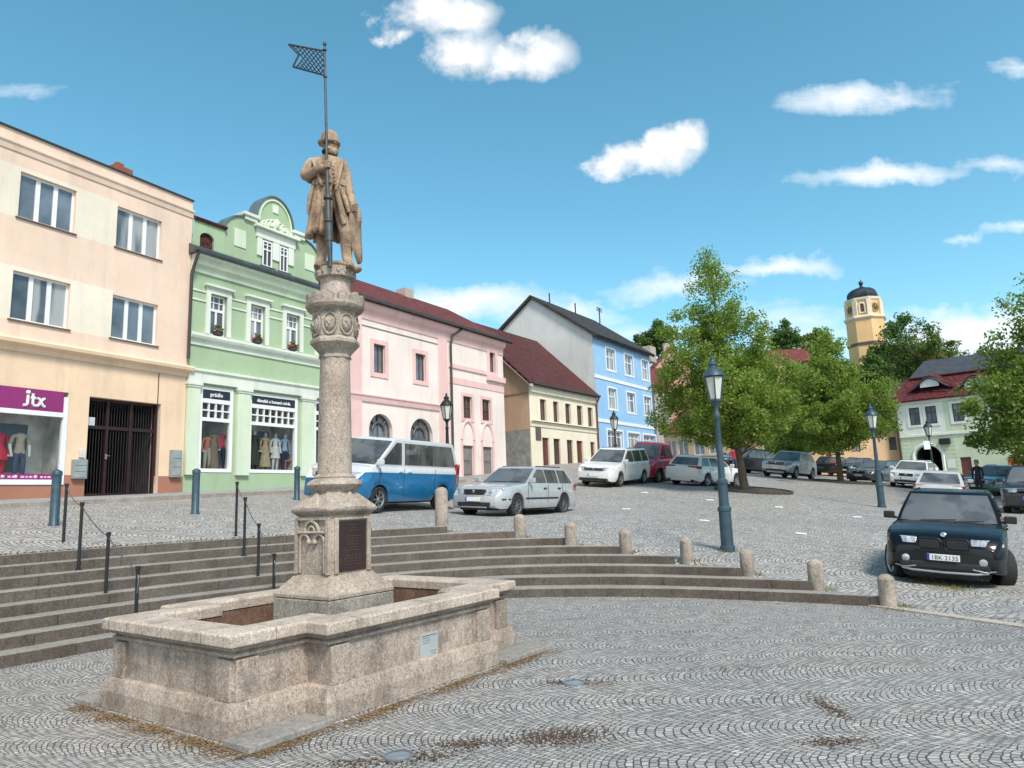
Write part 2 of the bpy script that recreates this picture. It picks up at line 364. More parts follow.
# ------------------------------------------------------------------ ground
M_COB=cobble('cobble_lower',-.05,light=1.0,brown=.75)
M_COB2=cobble('cobble_upper',.12,W=.95,sett=.09,joint=.010,light=1.1,brown=.3)
g=MB(); g.quad((-900,-900,0),(900,-900,0),(900,900,0),(-900,900,0)); obj('ground',g,M_COB,kind='structure')
def terrain():
    B=[]
    for t in np.arange(-0.0,ENDT[7],.25):
        p=crv(Tc,t); q=step_pt(7.25,t); B.append((q.x,q.y))
    for k in range(7,-1,-1):
        b=BOLL[k]; q=b.xy+Vector((.03,.0)); B.append((q.x,q.y))
        if k:
            c=BOLL[k-1]; B.append(tuple((b.xy.lerp(c.xy,.5)+Vector((-.02,-.02)))))
    for k in (0,.5,1,2,3,4.5,6.5,9,13,18): B.append((kerbR[0].x+dk.x*k+.02,kerbR[0].y+dk.y*k))
    nB=len(B); Fr=[]
    for i in range(nB):
        a=math.radians(200-205*i/(nB-1)); Fr.append((10+170*math.cos(a),25+170*math.sin(a)))
    NV=46; vs=[]
    for i in range(nB):
        for j in range(NV):
            f=(j/(NV-1)); f=.15*f+.85*f**2.6; x=B[i][0]+(Fr[i][0]-B[i][0])*f; y=B[i][1]+(Fr[i][1]-B[i][1])*f
            z=zt(x,y)
            d=math.hypot(x-10,y-30)
            if d>60: z=z*max(0,1-(d-60)/60)+3.5*min(1,(d-60)/60)
            vs.append((x,y,max(z,.006)))
    fs=[(i*NV+j,i*NV+j+1,(i+1)*NV+j+1,(i+1)*NV+j) for i in range(nB-1) for j in range(NV-1)]
    nb0=len(vs)
    for i in range(nB):
        x,y,z=vs[i*NV]; vs.append((x-.32,y-.22,z-.34))
    fs+=[(nb0+i,i*NV,(i+1)*NV,nb0+i+1) for i in range(nB-1)]
    mb=MB().add(vs,fs); return obj('square',mb,M_COB2,kind='structure',smooth=60)
sq=terrain()
# flush stone strip that ends the lower square
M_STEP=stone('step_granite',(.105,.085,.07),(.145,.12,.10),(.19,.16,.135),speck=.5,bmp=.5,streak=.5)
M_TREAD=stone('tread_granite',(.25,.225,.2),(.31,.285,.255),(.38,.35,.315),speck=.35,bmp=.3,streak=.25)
mb=MB()
s0=kerbR[0]-dk*.55
px_=Vector((dk.y,-dk.x,0))
prev=None
for i in range(14):
    a=s0+dk*(i*.8); b=s0+dk*(i*.8+.79); w=.17
    mb.hexa([a-px_*w*.5+Vector((0,0,-.1)),b-px_*w*.5+Vector((0,0,-.1)),b+px_*w*.5+Vector((0,0,-.1)),a+px_*w*.5+Vector((0,0,-.1)),a-px_*w*.5+Vector((0,0,.022)),b-px_*w*.5+Vector((0,0,.022)),b+px_*w*.5+Vector((0,0,.022)),a+px_*w*.5+Vector((0,0,.022))])
obj('kerb_strip',mb,stone('kerb_stone',(.36,.31,.26),(.45,.4,.34),(.52,.46,.4),speck=.3,streak=.3),kind='structure',bevel=.008)

# ------------------------------------------------------------------ steps
ST=root('stone_steps',(0,12.6,0),'broad curved flight of dark granite steps rising from lower to upper square','steps')
M_BOL=stone('bollard_stone',(.30,.25,.205),(.40,.34,.285),(.48,.42,.36),speck=.5,bmp=.8,streak=.6)
for k in range(8):
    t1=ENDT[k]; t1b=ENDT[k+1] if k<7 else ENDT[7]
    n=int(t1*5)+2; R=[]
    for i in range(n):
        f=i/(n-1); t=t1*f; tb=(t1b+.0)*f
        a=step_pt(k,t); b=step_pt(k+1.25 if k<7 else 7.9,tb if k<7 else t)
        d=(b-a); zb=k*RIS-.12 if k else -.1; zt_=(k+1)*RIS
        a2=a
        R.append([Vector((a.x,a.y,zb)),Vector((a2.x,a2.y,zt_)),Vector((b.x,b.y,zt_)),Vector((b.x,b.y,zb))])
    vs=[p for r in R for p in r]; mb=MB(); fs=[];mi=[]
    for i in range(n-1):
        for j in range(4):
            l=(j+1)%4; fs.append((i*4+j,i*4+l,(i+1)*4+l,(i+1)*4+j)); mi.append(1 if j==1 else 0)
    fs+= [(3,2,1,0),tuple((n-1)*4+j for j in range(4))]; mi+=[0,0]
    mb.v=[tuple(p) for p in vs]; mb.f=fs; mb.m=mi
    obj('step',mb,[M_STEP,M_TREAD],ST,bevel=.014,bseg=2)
    # dark vertical joints between the stones
    jb=MB(); L=0; t=.2; rnd=random.Random(k); nxt=rnd.uniform(.6,1.6); last=step_pt(k,0)
    for t in np.arange(.05,t1-.1,.03):
        p=step_pt(k,t); L+=(p-last).length; last=p
        if L>nxt:
            L=0; nxt=rnd.uniform(1.1,1.9); q=step_pt(k,t+.02); d=(q-p).normalized(); nrm=Vector((-d.y,d.x)); 
            jb.box((p.x-nrm.x*.0,p.y-nrm.y*.0,k*RIS+RIS*.47),(.007,.006,RIS*.84),math.atan2(d.y,d.x))
    obj('joint',jb,plain('joint_dark',(.035,.03,.025),.95),ST)['kind']='stuff'
# bollards
BH=[1.0,.95,.9,.85,.82,.78,.72,.6]
blab=['at the lowest step, nearest the dark SUV','second from the lower end of the stair','right of the first lamp post foot','left of the first lamp post foot','fourth from the top of the stair','third from the top of the stair','just right of the front wheel of the silver estate','tallest of the row, before the blue van']
def bollard(k):
    b=BOLL[k]; pxh={0:574,1:559,2:549,3:537.5,4:529,5:522,6:514,7:487}[k]
    x=(889,817,748,687,626,571,520,442)[k]; d=ray(x,pxh); f=(b.x*d.x+b.y*d.y)/(d.x**2+d.y**2); h=CH+d.z*f-b.z
    r=.112 if k<6 else .13
    r={0:.115,1:.115,2:.115,3:.115,4:.12,5:.125,6:.125,7:.15}[k]
    o=Vector((b.x,b.y,b.z-.12)); h+=.12
    mb=MB(); pr=[(r*1.02,0),(r*1.0,h*.3),(r*.97,h-r*.75)]+[(r*.97*math.cos(a),h-r*.75+r*.75*math.sin(a)) for a in np.linspace(.15,1.5,8)]
    mb.lathe(pr,o,26); rd=random.Random(k)
    mb.v=[(x_+rd.uniform(-.004,.004),y_+rd.uniform(-.004,.004),z_+rd.uniform(-.004,.004)) for x_,y_,z_ in mb.v]
    ob=obj('stone_bollard',mb,M_BOL,smooth=60); tag(ob,'round topped sandstone bollard '+blab[k],'bollard','stone bollards along the steps')
for k in range(8): bollard(k)

# ------------------------------------------------------------------ handrails
M_IRON=plain('black_iron',(.025,.027,.03),.45,.3,bmp=.1)
M_WIRE=plain('steel_cable',(.18,.18,.18),.4,.8)
def handrail(tops,bases,lv,label):
    P=[onz(x,y,z*RIS+.002) for (x,y),z in zip(bases,lv)]
    r=root('handrail',P[0],label,'handrail','iron handrails on the steps')
    T=[]
    for i,(p,(tx,ty)) in enumerate(zip(P,tops)):
        d=ray(tx,ty); f=(p.x*d.x+p.y*d.y)/(d.x**2+d.y**2); h=CH+d.z*f-p.z
        m=MB(); m.lathe([(.024,-.05),(.024,h-.05),(.033,h-.05),(.033,h-.005),(.02,h)],p,10); m.lathe([(.05,0),(.05,.012),(.026,.02)],p,12)
        obj('post',m,M_IRON,r,smooth=40); T.append(Vector((p.x,p.y,p.z+h-.07)))
    m=MB(); pts=[]
    for a,b in zip(T,T[1:]):
        for j in range(6):
            f=j/6; q=a.lerp(b,f); q.z-=.05*4*f*(1-f); pts.append(q)
    pts.append(T[-1]); e=T[-1]; pts+= [e+Vector((.03,-.03,-.12)),e+Vector((.02,-.03,-.28))]
    m.tube(pts,.009,6); obj('cable',m,M_WIRE,r,smooth=60)
handrail([(64.7,483.4),(80.6,502),(106.9,532),(136.2,566)],[(62.8,548.5),(78.3,570),(105,603.5),(135,633)],[8,6,3,1],'black iron posts with slack cable on the steps at far left')
handrail([(237,481.6),(245.1,497),(258.7,523.3),(274.4,553.3)],[(235.8,538),(244,555.8),(257.8,585),(273.4,607)],[8,6,3,1],'black iron posts with slack cable on the steps beside the stone column')

# ------------------------------------------------------------------ fountain
E1=Vector((.815,-.58,0)).normalized(); E2=Vector((-E1.y,E1.x,0)); CX=Vector((-1.915,7.58,0))
FO=CX+E1*1.0-E2*1.83
def uv(u,v,z=0): p=FO+E1*u+E2*v; return Vector((p.x,p.y,z))
M_FST=stone('fountain_stone',(.31,.25,.205),(.43,.355,.295),(.55,.465,.395),speck=.6,bmp=.4,streak=.8)
M_CAP=stone('cap_stone',(.42,.345,.28),(.53,.445,.37),(.62,.53,.45),speck=.55,bmp=.35,streak=.6)
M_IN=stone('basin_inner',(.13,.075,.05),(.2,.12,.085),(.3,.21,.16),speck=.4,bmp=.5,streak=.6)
M_SLAB=stone('slab_stone',(.25,.23,.21),(.31,.29,.265),(.37,.345,.31),speck=.3,streak=.5)
POLY=[(0,0),(0,.68),(.27,.68),(.27,2.98),(0,2.98),(0,3.66),(-2,3.66),(-2,2.98),(-2.27,2.98),(-2.27,.68),(-2,.68),(-2,0)]
def offs(P,d):
    n=len(P); out=[]
    for i in range(n):
        a,b,c=[Vector(P[(i+k)%n]) for k in(-1,0,1)]
        e1=(b-a).normalized(); e2=(c-b).normalized(); n1=Vector((e1.y,-e1.x)); n2=Vector((e2.y,-e2.x))
        out.append(b-(n1+n2)*d/(1+n1.dot(n2)))
    return out
FT=root('fountain_basin',(CX.x,CX.y,0),'cross shaped weathered sandstone fountain basin in the foreground','fountain')
def ring_loft(prof,P=POLY,cap=False):
    mb=MB(); R=[[uv(q[0],q[1],z) for q in offs(P,d)] for d,z in prof]; mb.rings(R,cap,cap); return mb
obj('plinth',ring_loft([(.09,.0),(.015,0),(.015,.15),(.02,.165),(.05,.25),(.075,.262),(.10,.262)]),M_FST,FT,bevel=.005)
obj('wall',ring_loft([(.30,.1),(.098,.1),(.098,.57),(.066,.583),(.066,.607),(.092,.617),(.05,.64),(.05,.652),(.3,.652)]),M_FST,FT,bevel=.006)
obj('coping',ring_loft([(.30,.653),(.05,.653),(.0,.672),(0,.752),(.018,.766),(.29,.772),(.32,.745),(.32,.66)]),M_CAP,FT,bevel=.006)
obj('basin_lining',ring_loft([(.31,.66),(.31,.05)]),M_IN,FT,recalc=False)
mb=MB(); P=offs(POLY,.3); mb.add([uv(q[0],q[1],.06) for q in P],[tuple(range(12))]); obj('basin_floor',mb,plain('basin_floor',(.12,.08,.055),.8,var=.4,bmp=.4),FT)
# corner strips and coping joints
for u,v,du,dv in((0,0,-1,0),(0,0,0,1),(-2,0,1,0),(.27,.68,0,1),(.27,2.98,0,-1),(0,3.66,0,-1),(-2,0,0,1)):
    for w0 in(0,):
        L=.2; d=.098
        if du: # on face v=0
            a=u+(-d if du<0 else d); b=a+du*L; mb=MB(); u0,u1=min(a,b),max(a,b)
            mb.hexa([uv(u0,d-.035,.255),uv(u1,d-.035,.255),uv(u1,d+.02,.255),uv(u0,d+.02,.255),uv(u0,d-.035,.565),uv(u1,d-.035,.565),uv(u1,d+.02,.565),uv(u0,d+.02,.565)])
        else:
            a=v+(d if dv>0 else -d); b=a+dv*L; v0,v1=min(a,b),max(a,b); uu=u-d if u>=-0.01 else u+d; sg=1 if u>=-.01 else -1; mb=MB()
            mb.hexa([uv(uu-.02*sg,v0,.255),uv(uu+.035*sg,v0,.255),uv(uu+.035*sg,v1,.255),uv(uu-.02*sg,v1,.255),uv(uu-.02*sg,v0,.565),uv(uu+.035*sg,v0,.565),uv(uu+.035*sg,v1,.565),uv(uu-.02*sg,v1,.565)])
        obj('corner_strip',mb,M_FST,FT,bevel=.012)
mb=MB()
for u,v,a in((-1.55,0,0),(-.98,0,0),(-.4,0,0),(-1.87,0,0),(.27,1.0,1),(.27,2.7,1),(.27,1.9,1),(0,.4,1)):
    prf=[(-.0025,.672),(-.0025,.753),(.017,.7685),(.285,.7745)]
    for (d0_,z0_),(d1_,z1_) in zip(prf,prf[1:]):
        for_=[(d0_,z0_),(d1_,z1_)]
        if a==0: mb.quad(uv(u-.002,d0_,z0_),uv(u+.002,d0_,z0_),uv(u+.002,d1_,z1_),uv(u-.002,d1_,z1_))
        else: mb.quad(uv(u-d0_,v-.002,z0_),uv(u-d0_,v+.002,z0_),uv(u-d1_,v+.002,z1_),uv(u-d1_,v-.002,z1_))
obj('coping_joint',mb,plain('joint_brown',(.12,.09,.07),.95),FT)['kind']='stuff'
for (a,b,c,d) in((.0,.33,-.05,.7),(.0,.36,2.96,3.85),(-2.33,-2.0,-.05,.7),(-2.33,-2.0,2.96,3.8)):
    mb=MB(); mb.hexa([uv(a,c,0),uv(b,c,0),uv(b,d,0),uv(a,d,0),uv(a,c,.055),uv(b,c,.055),uv(b,d,.055),uv(a,d,.055)]); obj('corner_slab',mb,M_SLAB,FT,bevel=.01)
# info plate on the basin
nf=E1
def face(u,z,o,v): p=uv(u+o,v,z); return p
def pl_hit(x,y,u):
    d=ray(x,y); P0=uv(u,0); t=(P0-O).dot(E1)/d.dot(E1); p=O+d*t; return (p-FO).dot(E2),p.z
v0,z1=pl_hit(419.5,632,.172); v1,z0=pl_hit(437.5,657,.172); 
PT=root('info_plate',uv(.172,(v0+v1)/2,(z0+z1)/2),'small pale metal information plate fixed to the fountain basin','sign')
zc0=(z0+z1)/2-.115; zc1=zc0+.225
mb=MB(); mb.hexa([uv(.172+o,v,z) for z in(zc0,zc1) for o,v in((-.002,v0),(.009,v0),(.009,v1),(-.002,v1))]); obj('plate',mb,plain('plate_metal',(.55,.58,.58),.35,.5,var=.08),PT,bevel=.002)
mb=MB(); tx=plain('plate_ink',(.12,.14,.15),.6); vm=(v0+v1)/2; w=v1-v0
for i,(a,b) in enumerate(((.08,.92),(.12,.5),(.12,.56),(.12,.5),(.55,.9),(.6,.88),(.55,.9))):
    z=zc1-.02-.022*i-(.06 if i>3 else 0); h=.005 if i else .008
    mb.hexa([uv(.172+o,v0+w*v,zz) for zz in(z-h,z) for o,v in((.0085,a),(.0105,a),(.0105,b),(.0085,b))])
obj('lettering',mb,tx,PT)['kind']='stuff'

# ------------------------------------------------------------------ column
M_COL=stone('column_stone',(.33,.265,.215),(.45,.375,.31),(.56,.475,.40),speck=.5,bmp=.6,streak=.6)
M_CARV=stone('carved_stone',(.26,.215,.175),(.4,.34,.28),(.5,.43,.36),speck=.35,bmp=.7,streak=.7)
M_SLABD=stone('base_block_stone',(.26,.23,.195),(.38,.34,.29),(.5,.44,.38),speck=.7,bmp=.5,streak=.85)
CLM=root('fountain_column',(CX.x,CX.y,.05),'tall sandstone column with carved capital standing in the fountain basin','column')
ang=math.atan2(E1.y,E1.x)
def sqr(h,z): return [CX+E1*a*h+E2*b*h+Vector((0,0,z)) for a,b in((-1,-1),(1,-1),(1,1),(-1,1))]
def octo(h,z,c=.3): 
    k=h*(1-c); return [CX+E1*a+E2*b+Vector((0,0,z)) for a,b in((-k,-h),(k,-h),(h,-k),(h,k),(k,h),(-k,h),(-h,k),(-h,-k))]
mb=MB(); mb.rings([sqr(.43,.06),sqr(.43,.795)]); obj('base_block',mb,M_SLABD,CLM,bevel=.012)
mb=MB(); mb.rings([sqr(.40,.79),sqr(.40,.803)]); obj('mortar_joint',mb,plain('joint_brown',(.12,.09,.07),.95),CLM)
mb=MB(); mb.rings([sqr(.432,.80),sqr(.432,.835),sqr(.30,.985),sqr(.28,1.01)]); obj('base_slope',mb,M_COL,CLM,bevel=.006)
mb=MB(); mb.rings([octo(.275,.99,.12),octo(.273,1.60,.12)]); obj('pedestal',mb,M_COL,CLM,bevel=.008)
# moulded frame round the plaque (right face) and gothic tracery (left face)
def fr_face(side,a,b,z,o):  # side 0: face with normal E1, a runs along E2 ; side 1: normal -E2, a along E1
    if side==0: return CX+E1*(.274+o)+E2*a+Vector((0,0,z))
    return CX-E2*(.274+o)+E1*a+Vector((0,0,z))
def bar(mb,side,a0,a1,z0,z1,o0,o1): mb.hexa([fr_face(side,a,0,z,o) for z in(z0,z1) for a,o in((a0,o0),(a1,o0),(a1,o1),(a0,o1))])
mb=MB(); 
for a0,a1,z0,z1 in((-.24,-.19,1.02,1.57),(.19,.24,1.02,1.57),(-.19,.19,1.545,1.57)): bar(mb,0,a0,a1,z0,z1,-.01,.022)
obj('panel_frame',mb,M_COL,CLM,bevel=.008)
mb=MB(); bar(mb,0,-.178,.178,1.04,1.535,-.005,.014); pq=obj('plaque',mb,plain('bronze_plaque',(.055,.032,.028),.45,.5,var=.3,bmp=.1),CLM,bevel=.004)
mb=MB(); rd=random.Random(3)
for i in range(15):
    z=1.49-i*.028; w=rd.uniform(.05,.125)
    if i in(3,10): continue
    x=-w
    while x<w:
        l=rd.uniform(.015,.05); bar(mb,0,x,min(w,x+l),z,z+.011,.012,.018); x+=l+.009
obj('lettering',mb,plain('bronze_letters',(.10,.065,.055),.4,.5),pq)['kind']='stuff'
mb=MB()
for a0,a1,z0,z1 in((-.262,-.225,1.02,1.58),(.215,.262,1.02,1.58),(-.225,.215,1.555,1.58)): bar(mb,1,a0,a1,z0,z1,-.01,.03)
def farc(c,z,r,a0,a1,t,n=12): mb.tube([fr_face(1,c+r*math.cos(a),0,z+r*math.sin(a),.012) for a in np.linspace(a0,a1,n)],t,8)
farc(-.01,1.44,.105,-.3,PI+.3,.02); farc(-.12,1.335,.075,-.2,PI,.018); farc(.11,1.335,.075,0,PI+.2,.018); farc(-.01,1.44,.05,-.3,PI+.3,.014)
mb.tube([fr_face(1,-.19,0,1.03,.012),fr_face(1,-.19,0,1.34,.012)],.016,8); mb.tube([fr_face(1,.185,0,1.03,.012),fr_face(1,.185,0,1.34,.012)],.016,8)
mb.tube([fr_face(1,-.21,0,1.43,.02),fr_face(1,.2,0,1.43,.02)],.016,8)
for a in(-.04,.045): mb.ellipsoid(fr_face(1,a,0,1.335,.02),(.028,.028,.03))
obj('tracery',mb,M_COL,CLM,smooth=50)
mb=MB(); mb.rings([octo(.28,1.595,.14),octo(.325,1.635,.14),octo(.335,1.655,.14),octo(.33,1.675,.14),octo(.20,1.83,.42),octo(.215,1.86,.42)]); obj('cap_slab',mb,M_CARV,CLM,bevel=.01)
mb=MB()
for s in(0,1):
    for sg in(-.0,):
        f=lambda a,z,o: (CX+(E1 if s==0 else -E2)*o+(E2 if s==0 else E1)*a+Vector((0,0,z)))
        mb.add([f(-.14,1.675,.335),f(.14,1.675,.335),f(0,1.84,.235),f(-.14,1.675,.2),f(.14,1.675,.2),f(0,1.84,.1)],[(0,1,2),(0,2,5,3),(1,4,5,2)])
obj('gablet',mb,M_COL,CLM,bevel=.008)
mb=MB(); mb.lathe([(.215,1.84),(.235,1.86),(.275,1.885),(.29,1.91),(.28,1.94),(.235,1.965),(.215,1.975),(.22,1.99),(.185,2.02)],CX,32); obj('torus',mb,M_CARV,CLM,smooth=45)
mb=MB(); mb.lathe([(.178,2.0),(.176,2.4),(.168,2.8),(.156,3.3),(.154,3.33)],CX,40); obj('shaft',mb,M_COL,CLM,smooth=60)
mb=MB(); mb.lathe([(.155,3.25),(.178,3.265),(.178,3.285),(.165,3.30),(.185,3.33),(.25,3.40),(.268,3.42),(.268,3.455),(.25,3.47),(.235,3.49)],CX,8,PI/8); obj('capital_moulding',mb,M_CARV,CLM,bevel=.006)
mb=MB(); mb.lathe([(.235,3.485),(.24,3.5),(.245,3.74),(.25,3.77)],CX,8,PI/8); obj('capital_drum',mb,M_CARV,CLM,bevel=.006)
for k in range(8):
    a=PI/4*k+.0; n=Vector((math.cos(a),math.sin(a),0)); t=Vector((-n.y,n.x,0)); c=CX+n*.224+Vector((0,0,3.615)); mb=MB()
    mb.tube([c+t*.075*math.cos(q)+Vector((0,0,.115*math.sin(q)))+n*.008 for q in np.linspace(0,2*PI,21)],.011,6,cap=False)
    R=[]
    for sc,o in((1,0),(.95,.012),(.7,.028),(.35,.036)):
        R.append([c+n*o+t*(.06*sc*x)+Vector((0,0,.085*sc*z-.005)) for x,z in((-1,.75),(-.5,.9),(0,.8),(.5,.9),(1,.75),(1,.1),(.75,-.5),(0,-1),(-.75,-.5),(-1,.1))])
    mb.rings(R); 
    mb.tube([c+t*.035+Vector((0,0,.04))+n*.035,c-t*.03+Vector((0,0,-.05))+n*.035],.008,5); mb.tube([c-t*.03+Vector((0,0,.03))+n*.037,c+t*.01+Vector((0,0,-.02))+n*.04],.010,5)
    obj('shield_relief',mb,M_CARV,CLM,smooth=40)
mb=MB(); mb.lathe([(.25,3.765),(.255,3.775),(.30,3.80),(.318,3.83),(.318,3.86),(.285,3.875),(.21,3.885)],CX,16,PI/16); obj('crown_ring',mb,M_CARV,CLM,bevel=.005)
for k in range(12):
    a=2*PI/12*k; n=Vector((math.cos(a),math.sin(a),0)); c=CX+n*.285; mb=MB()
    mb.box((c.x,c.y,3.915),(.055,.095,.10),a); mb.lathe([(.0475,-.02),(.0475,.02)],(0,0,0),12); 
    mb=MB(); t=Vector((-n.y,n.x,0)); pr=[(-.05,3.86),(.05,3.86),(.05,3.92)]+[(.05*math.cos(q),3.92+.05*math.sin(q)) for q in np.linspace(.3,PI-.3,5)]+[(-.05,3.92)]
    mb.rings([[CX+n*r+t*x+Vector((0,0,z)) for x,z in pr] for r in(.25,.312)]); obj('merlon',mb,M_CARV,CLM,bevel=.006)
mb=MB(); mb.lathe([(.2,3.87),(.185,3.98),(.165,4.02),(.16,4.12),(.165,4.15),(.195,4.17)],CX,24); obj('neck',mb,M_COL,CLM,smooth=40)
mb=MB(); mb.lathe([(.18,4.15),(.212,4.165),(.216,4.19),(.205,4.215),(.212,4.235),(.21,4.26),(.17,4.285)],CX,24); 
for k in range(16):
    a=2*PI/16*k; mb.ellipsoid((CX.x+.208*math.cos(a),CX.y+.208*math.sin(a),4.21),(.022,.022,.03),8,6)
obj('top_ring',mb,M_CARV,CLM,smooth=45)

# ------------------------------------------------------------------ statue
M_STA=stone('statue_stone',(.22,.145,.095),(.45,.325,.225),(.60,.47,.35),speck=.3,bmp=.7,streak=.85,scale=2.2)
MP=.01068
yaw=.62
SB=Vector((CX.x,CX.y,4.285))
def sl(px,py,dy=0.):
    """statue plane coordinates: picture column/row on the plane through the column axis, dy towards the viewer"""
    d=ray(px,py); f=((CX.y-dy))/d.y; return O+d*f
STT=root('stone_statue',SB,'sandstone statue of a helmeted bearded knight in a long pleated coat on the column','statue')
V=[];Ed=[];Rr=[]
def pt(px,py,dy,r): V.append(sl(px,py,dy)); Rr.append(r); return len(V)-1
pel=pt(331,196,.0,(.13,.11)); wai=pt(330,184,.0,(.125,.105)); che=pt(328,170,.0,(.165,.125)); sho=pt(328,161,.0,(.13,.10)); nck=pt(329,156.5,.01,.058); hd0=pt(330,151,.03,(.075,.085)); hd1=pt(330,140,.03,(.08,.09))
ls=pt(311,162,.01,.078); le=pt(304,178,.06,.066); lw=pt(319,169,.2,.048); lh=pt(326.5,166,.22,.046)
rs=pt(343,163,.0,.072); re=pt(348,187,-.02,.06); rw=pt(352.5,204,.05,.045); rh=pt(354,209,.07,.045)
lk_=pt(322,232,.02,.078); la=pt(322,259,.0,.058); lf=pt(319,267,.10,.05)
lhp=pt(324,205,.0,.105); rhp=pt(340,206,.0,.105); rk=pt(346,232,.05,.085); ra=pt(347,259,.0,.06); rf=pt(351,267,.10,.052)
Ed=[(pel,wai),(wai,che),(che,sho),(sho,nck),(nck,hd0),(hd0,hd1),(sho,ls),(ls,le),(le,lw),(lw,lh),(sho,rs),(rs,re),(re,rw),(rw,rh),(pel,lhp),(lhp,lk_),(lk_,la),(la,lf),(pel,rhp),(rhp,rk),(rk,ra),(ra,rf)]
me=skin([tuple(v-SB) for v in V],Ed,Rr,2,pel); ob=meshobj('body',me,M_STA,STT)
# head details: nose, brow, beard, moustache, ears
def rel(c,dx,dy,dz): return c+Vector((dx*math.cos(yaw)+dy*math.sin(yaw),dx*math.sin(yaw)-dy*math.cos(yaw),dz))
hc=sl(330.3,146,.03)
mb=MB(); 
mb.ellipsoid(rel(hc,.012,.075,-.005),(.016,.022,.030),10,8); mb.tube([rel(hc,.012,.082,.03),rel(hc,.014,.105,-.012)],[.010,.018],8)
for s in(-1,1): 
    mb.tube([rel(hc,.012+s*.012,.088,.035),rel(hc,.012+s*.03,.09,.04),rel(hc,.012+s*.052,.07,.03)],.010,6)
    mb.ellipsoid(rel(hc,.012+s*.03,.074,.018),(.014,.014,.009),8,6); mb.ellipsoid(rel(hc,.01+s*.085,-.005,.0),(.012,.018,.028),8,6); mb.tube([rel(hc,.012,.093,-.03),rel(hc,.012+s*.03,.085,-.036),rel(hc,.012+s*.045,.07,-.05)],[.011,.012,.007],6)
obj('facial_feature',mb,M_STA,STT,smooth=80)
mb=MB(); rd=random.Random(5)
for i in range(26):
    a=rd.uniform(-1.1,1.1); z=rd.uniform(-.05,-.035); p=rel(hc,.012+.062*math.sin(a),.075*math.cos(a)+.005,z)
    q=rel(hc,.012+.05*math.sin(a)+rd.uniform(-.01,.01),.095*math.cos(a*.8)-.005,-.105-.03*math.cos(a)); mb.tube([p,p.lerp(q,.5)+Vector((0,-.008,0)),q],[.016,.015,.005],6)
obj('beard',mb,M_STA,STT,smooth=80)
hh=sl(329.3,141,.02); mb=MB(); mb.lathe([(.128,-.04),(.132,-.025),(.118,-.012),(.106,.0),(.102,.04),(.085,.085),(.05,.112),(.0,.122)],(0,0,0),24)
mb.lathe([(.112,-.012),(.116,-.004),(.112,.006),(.10,.008)],(0,0,0),24)
Mh=Matrix.Translation(hh)@Matrix.Rotation(yaw,4,'Z')@Matrix.Rotation(.12,4,'X')@Matrix.Diagonal((.95,1.12,1,1)); mb.xf(Mh); obj('helmet',mb,M_STA,STT,smooth=50)
# pleated coat skirt, open in front on the right, collar, belt, cape edge
mb=MB(); R=[]; n=72
for f in np.linspace(0,1,9):
    py=183+(238-183)*f; cx=330.5-2.5*f; w=(17.5+ .5*f+3.0*f*f)*MP; c=sl(cx,py,0); ring=[]
    for j in range(n):
        a=2*PI*j/n; pl=1+ (.08+.09*f)*math.cos(15*a+.6*math.sin(3*a))*min(1,f*2.5+.15)
        cut=0
        ring.append(c+Vector((w*pl*math.cos(a),w*.82*pl*math.sin(a),.015*f*math.sin(5*a))))
    R.append(ring)
vs=[p for r in R for p in r]; fs=[]
for i in range(8):
    for j in range(n):
        a=2*PI*(j+.5)/n; d=(a-(1.5*PI+.55))
        if abs(d)<.05+.62*(i/8)**.8 and d>-.25: continue
        k=(j+1)%n; fs.append((i*n+j,i*n+k,(i+1)*n+k,(i+1)*n+j))
mb.add(vs,fs); cs=obj('coat_skirt',mb,M_STA,STT,smooth=60); sm=cs.modifiers.new('thick','SOLIDIFY'); sm.thickness=.035; sm.offset=-1
mb=MB(); R=[]
for py,w,h in((191,.185,.15),(184,.18,.142),(176,.185,.142),(168,.19,.142),(162,.17,.125),(158,.09,.085)):
    c=sl(329.3,py,0.0); R.append([c+Vector((w*math.cos(a)*(1+.02*math.cos(9*a)),h*math.sin(a)*(1+.03*math.cos(9*a)),0)) for a in np.linspace(0,2*PI,40,endpoint=False)])
mb.rings(R); obj('tunic',mb,M_STA,STT,smooth=60)
mb=MB(); c=sl(330,186.5,0); mb.lathe([(.19,-.03),(.205,-.03),(.208,0),(.205,.03),(.19,.03)],c,40,sy=.8); mb.box(c+Vector((.02,-.165,0)),(.07,.03,.07)); obj('belt',mb,M_STA,STT,smooth=40)
mb=MB(); 
for k,(a,b) in enumerate((((343,160),(336,190)),((313,160),(322,186)))):
    mb.tube([sl(*a,.09),sl((a[0]+b[0])/2,(a[1]+b[1])/2,.165),sl(*b,.17)],.018,6)
obj('strap',mb,M_STA,STT,smooth=60)
mb=MB(); mb.lathe([(.12,-.03),(.13,0),(.10,.03),(.075,.035)],sl(329,160.5,.0),24,sy=.9); obj('collar',mb,M_STA,STT,smooth=60)
mb=MB(); R=[]
for f in np.linspace(0,1,7):
    py=161+19*f; c=sl(327,py,-.0); R.append([c+Vector(((.17+.05*f)*math.cos(a)*(1+.05*f*math.cos(9*a)),(.11+.05*f)*math.sin(a)*(1+.05*f*math.cos(9*a)),0)) for a in np.linspace(.15*PI,1.02*PI,22)])
mb.rings(R,False,False,closed=False); cp_=obj('cape',mb,M_STA,STT,smooth=60,recalc=False); sm=cp_.modifiers.new('thick','SOLIDIFY'); sm.thickness=.03
mb=MB(); mb.tube([sl(313,186,.10),sl(310,196,.13),sl(307.5,214,.10)],[.02,.028,.012],8); mb.tube([sl(313.5,184,.11),sl(315,180,.13)],[.018,.014],6); obj('dagger',mb,M_STA,STT,smooth=50)
mb=MB()
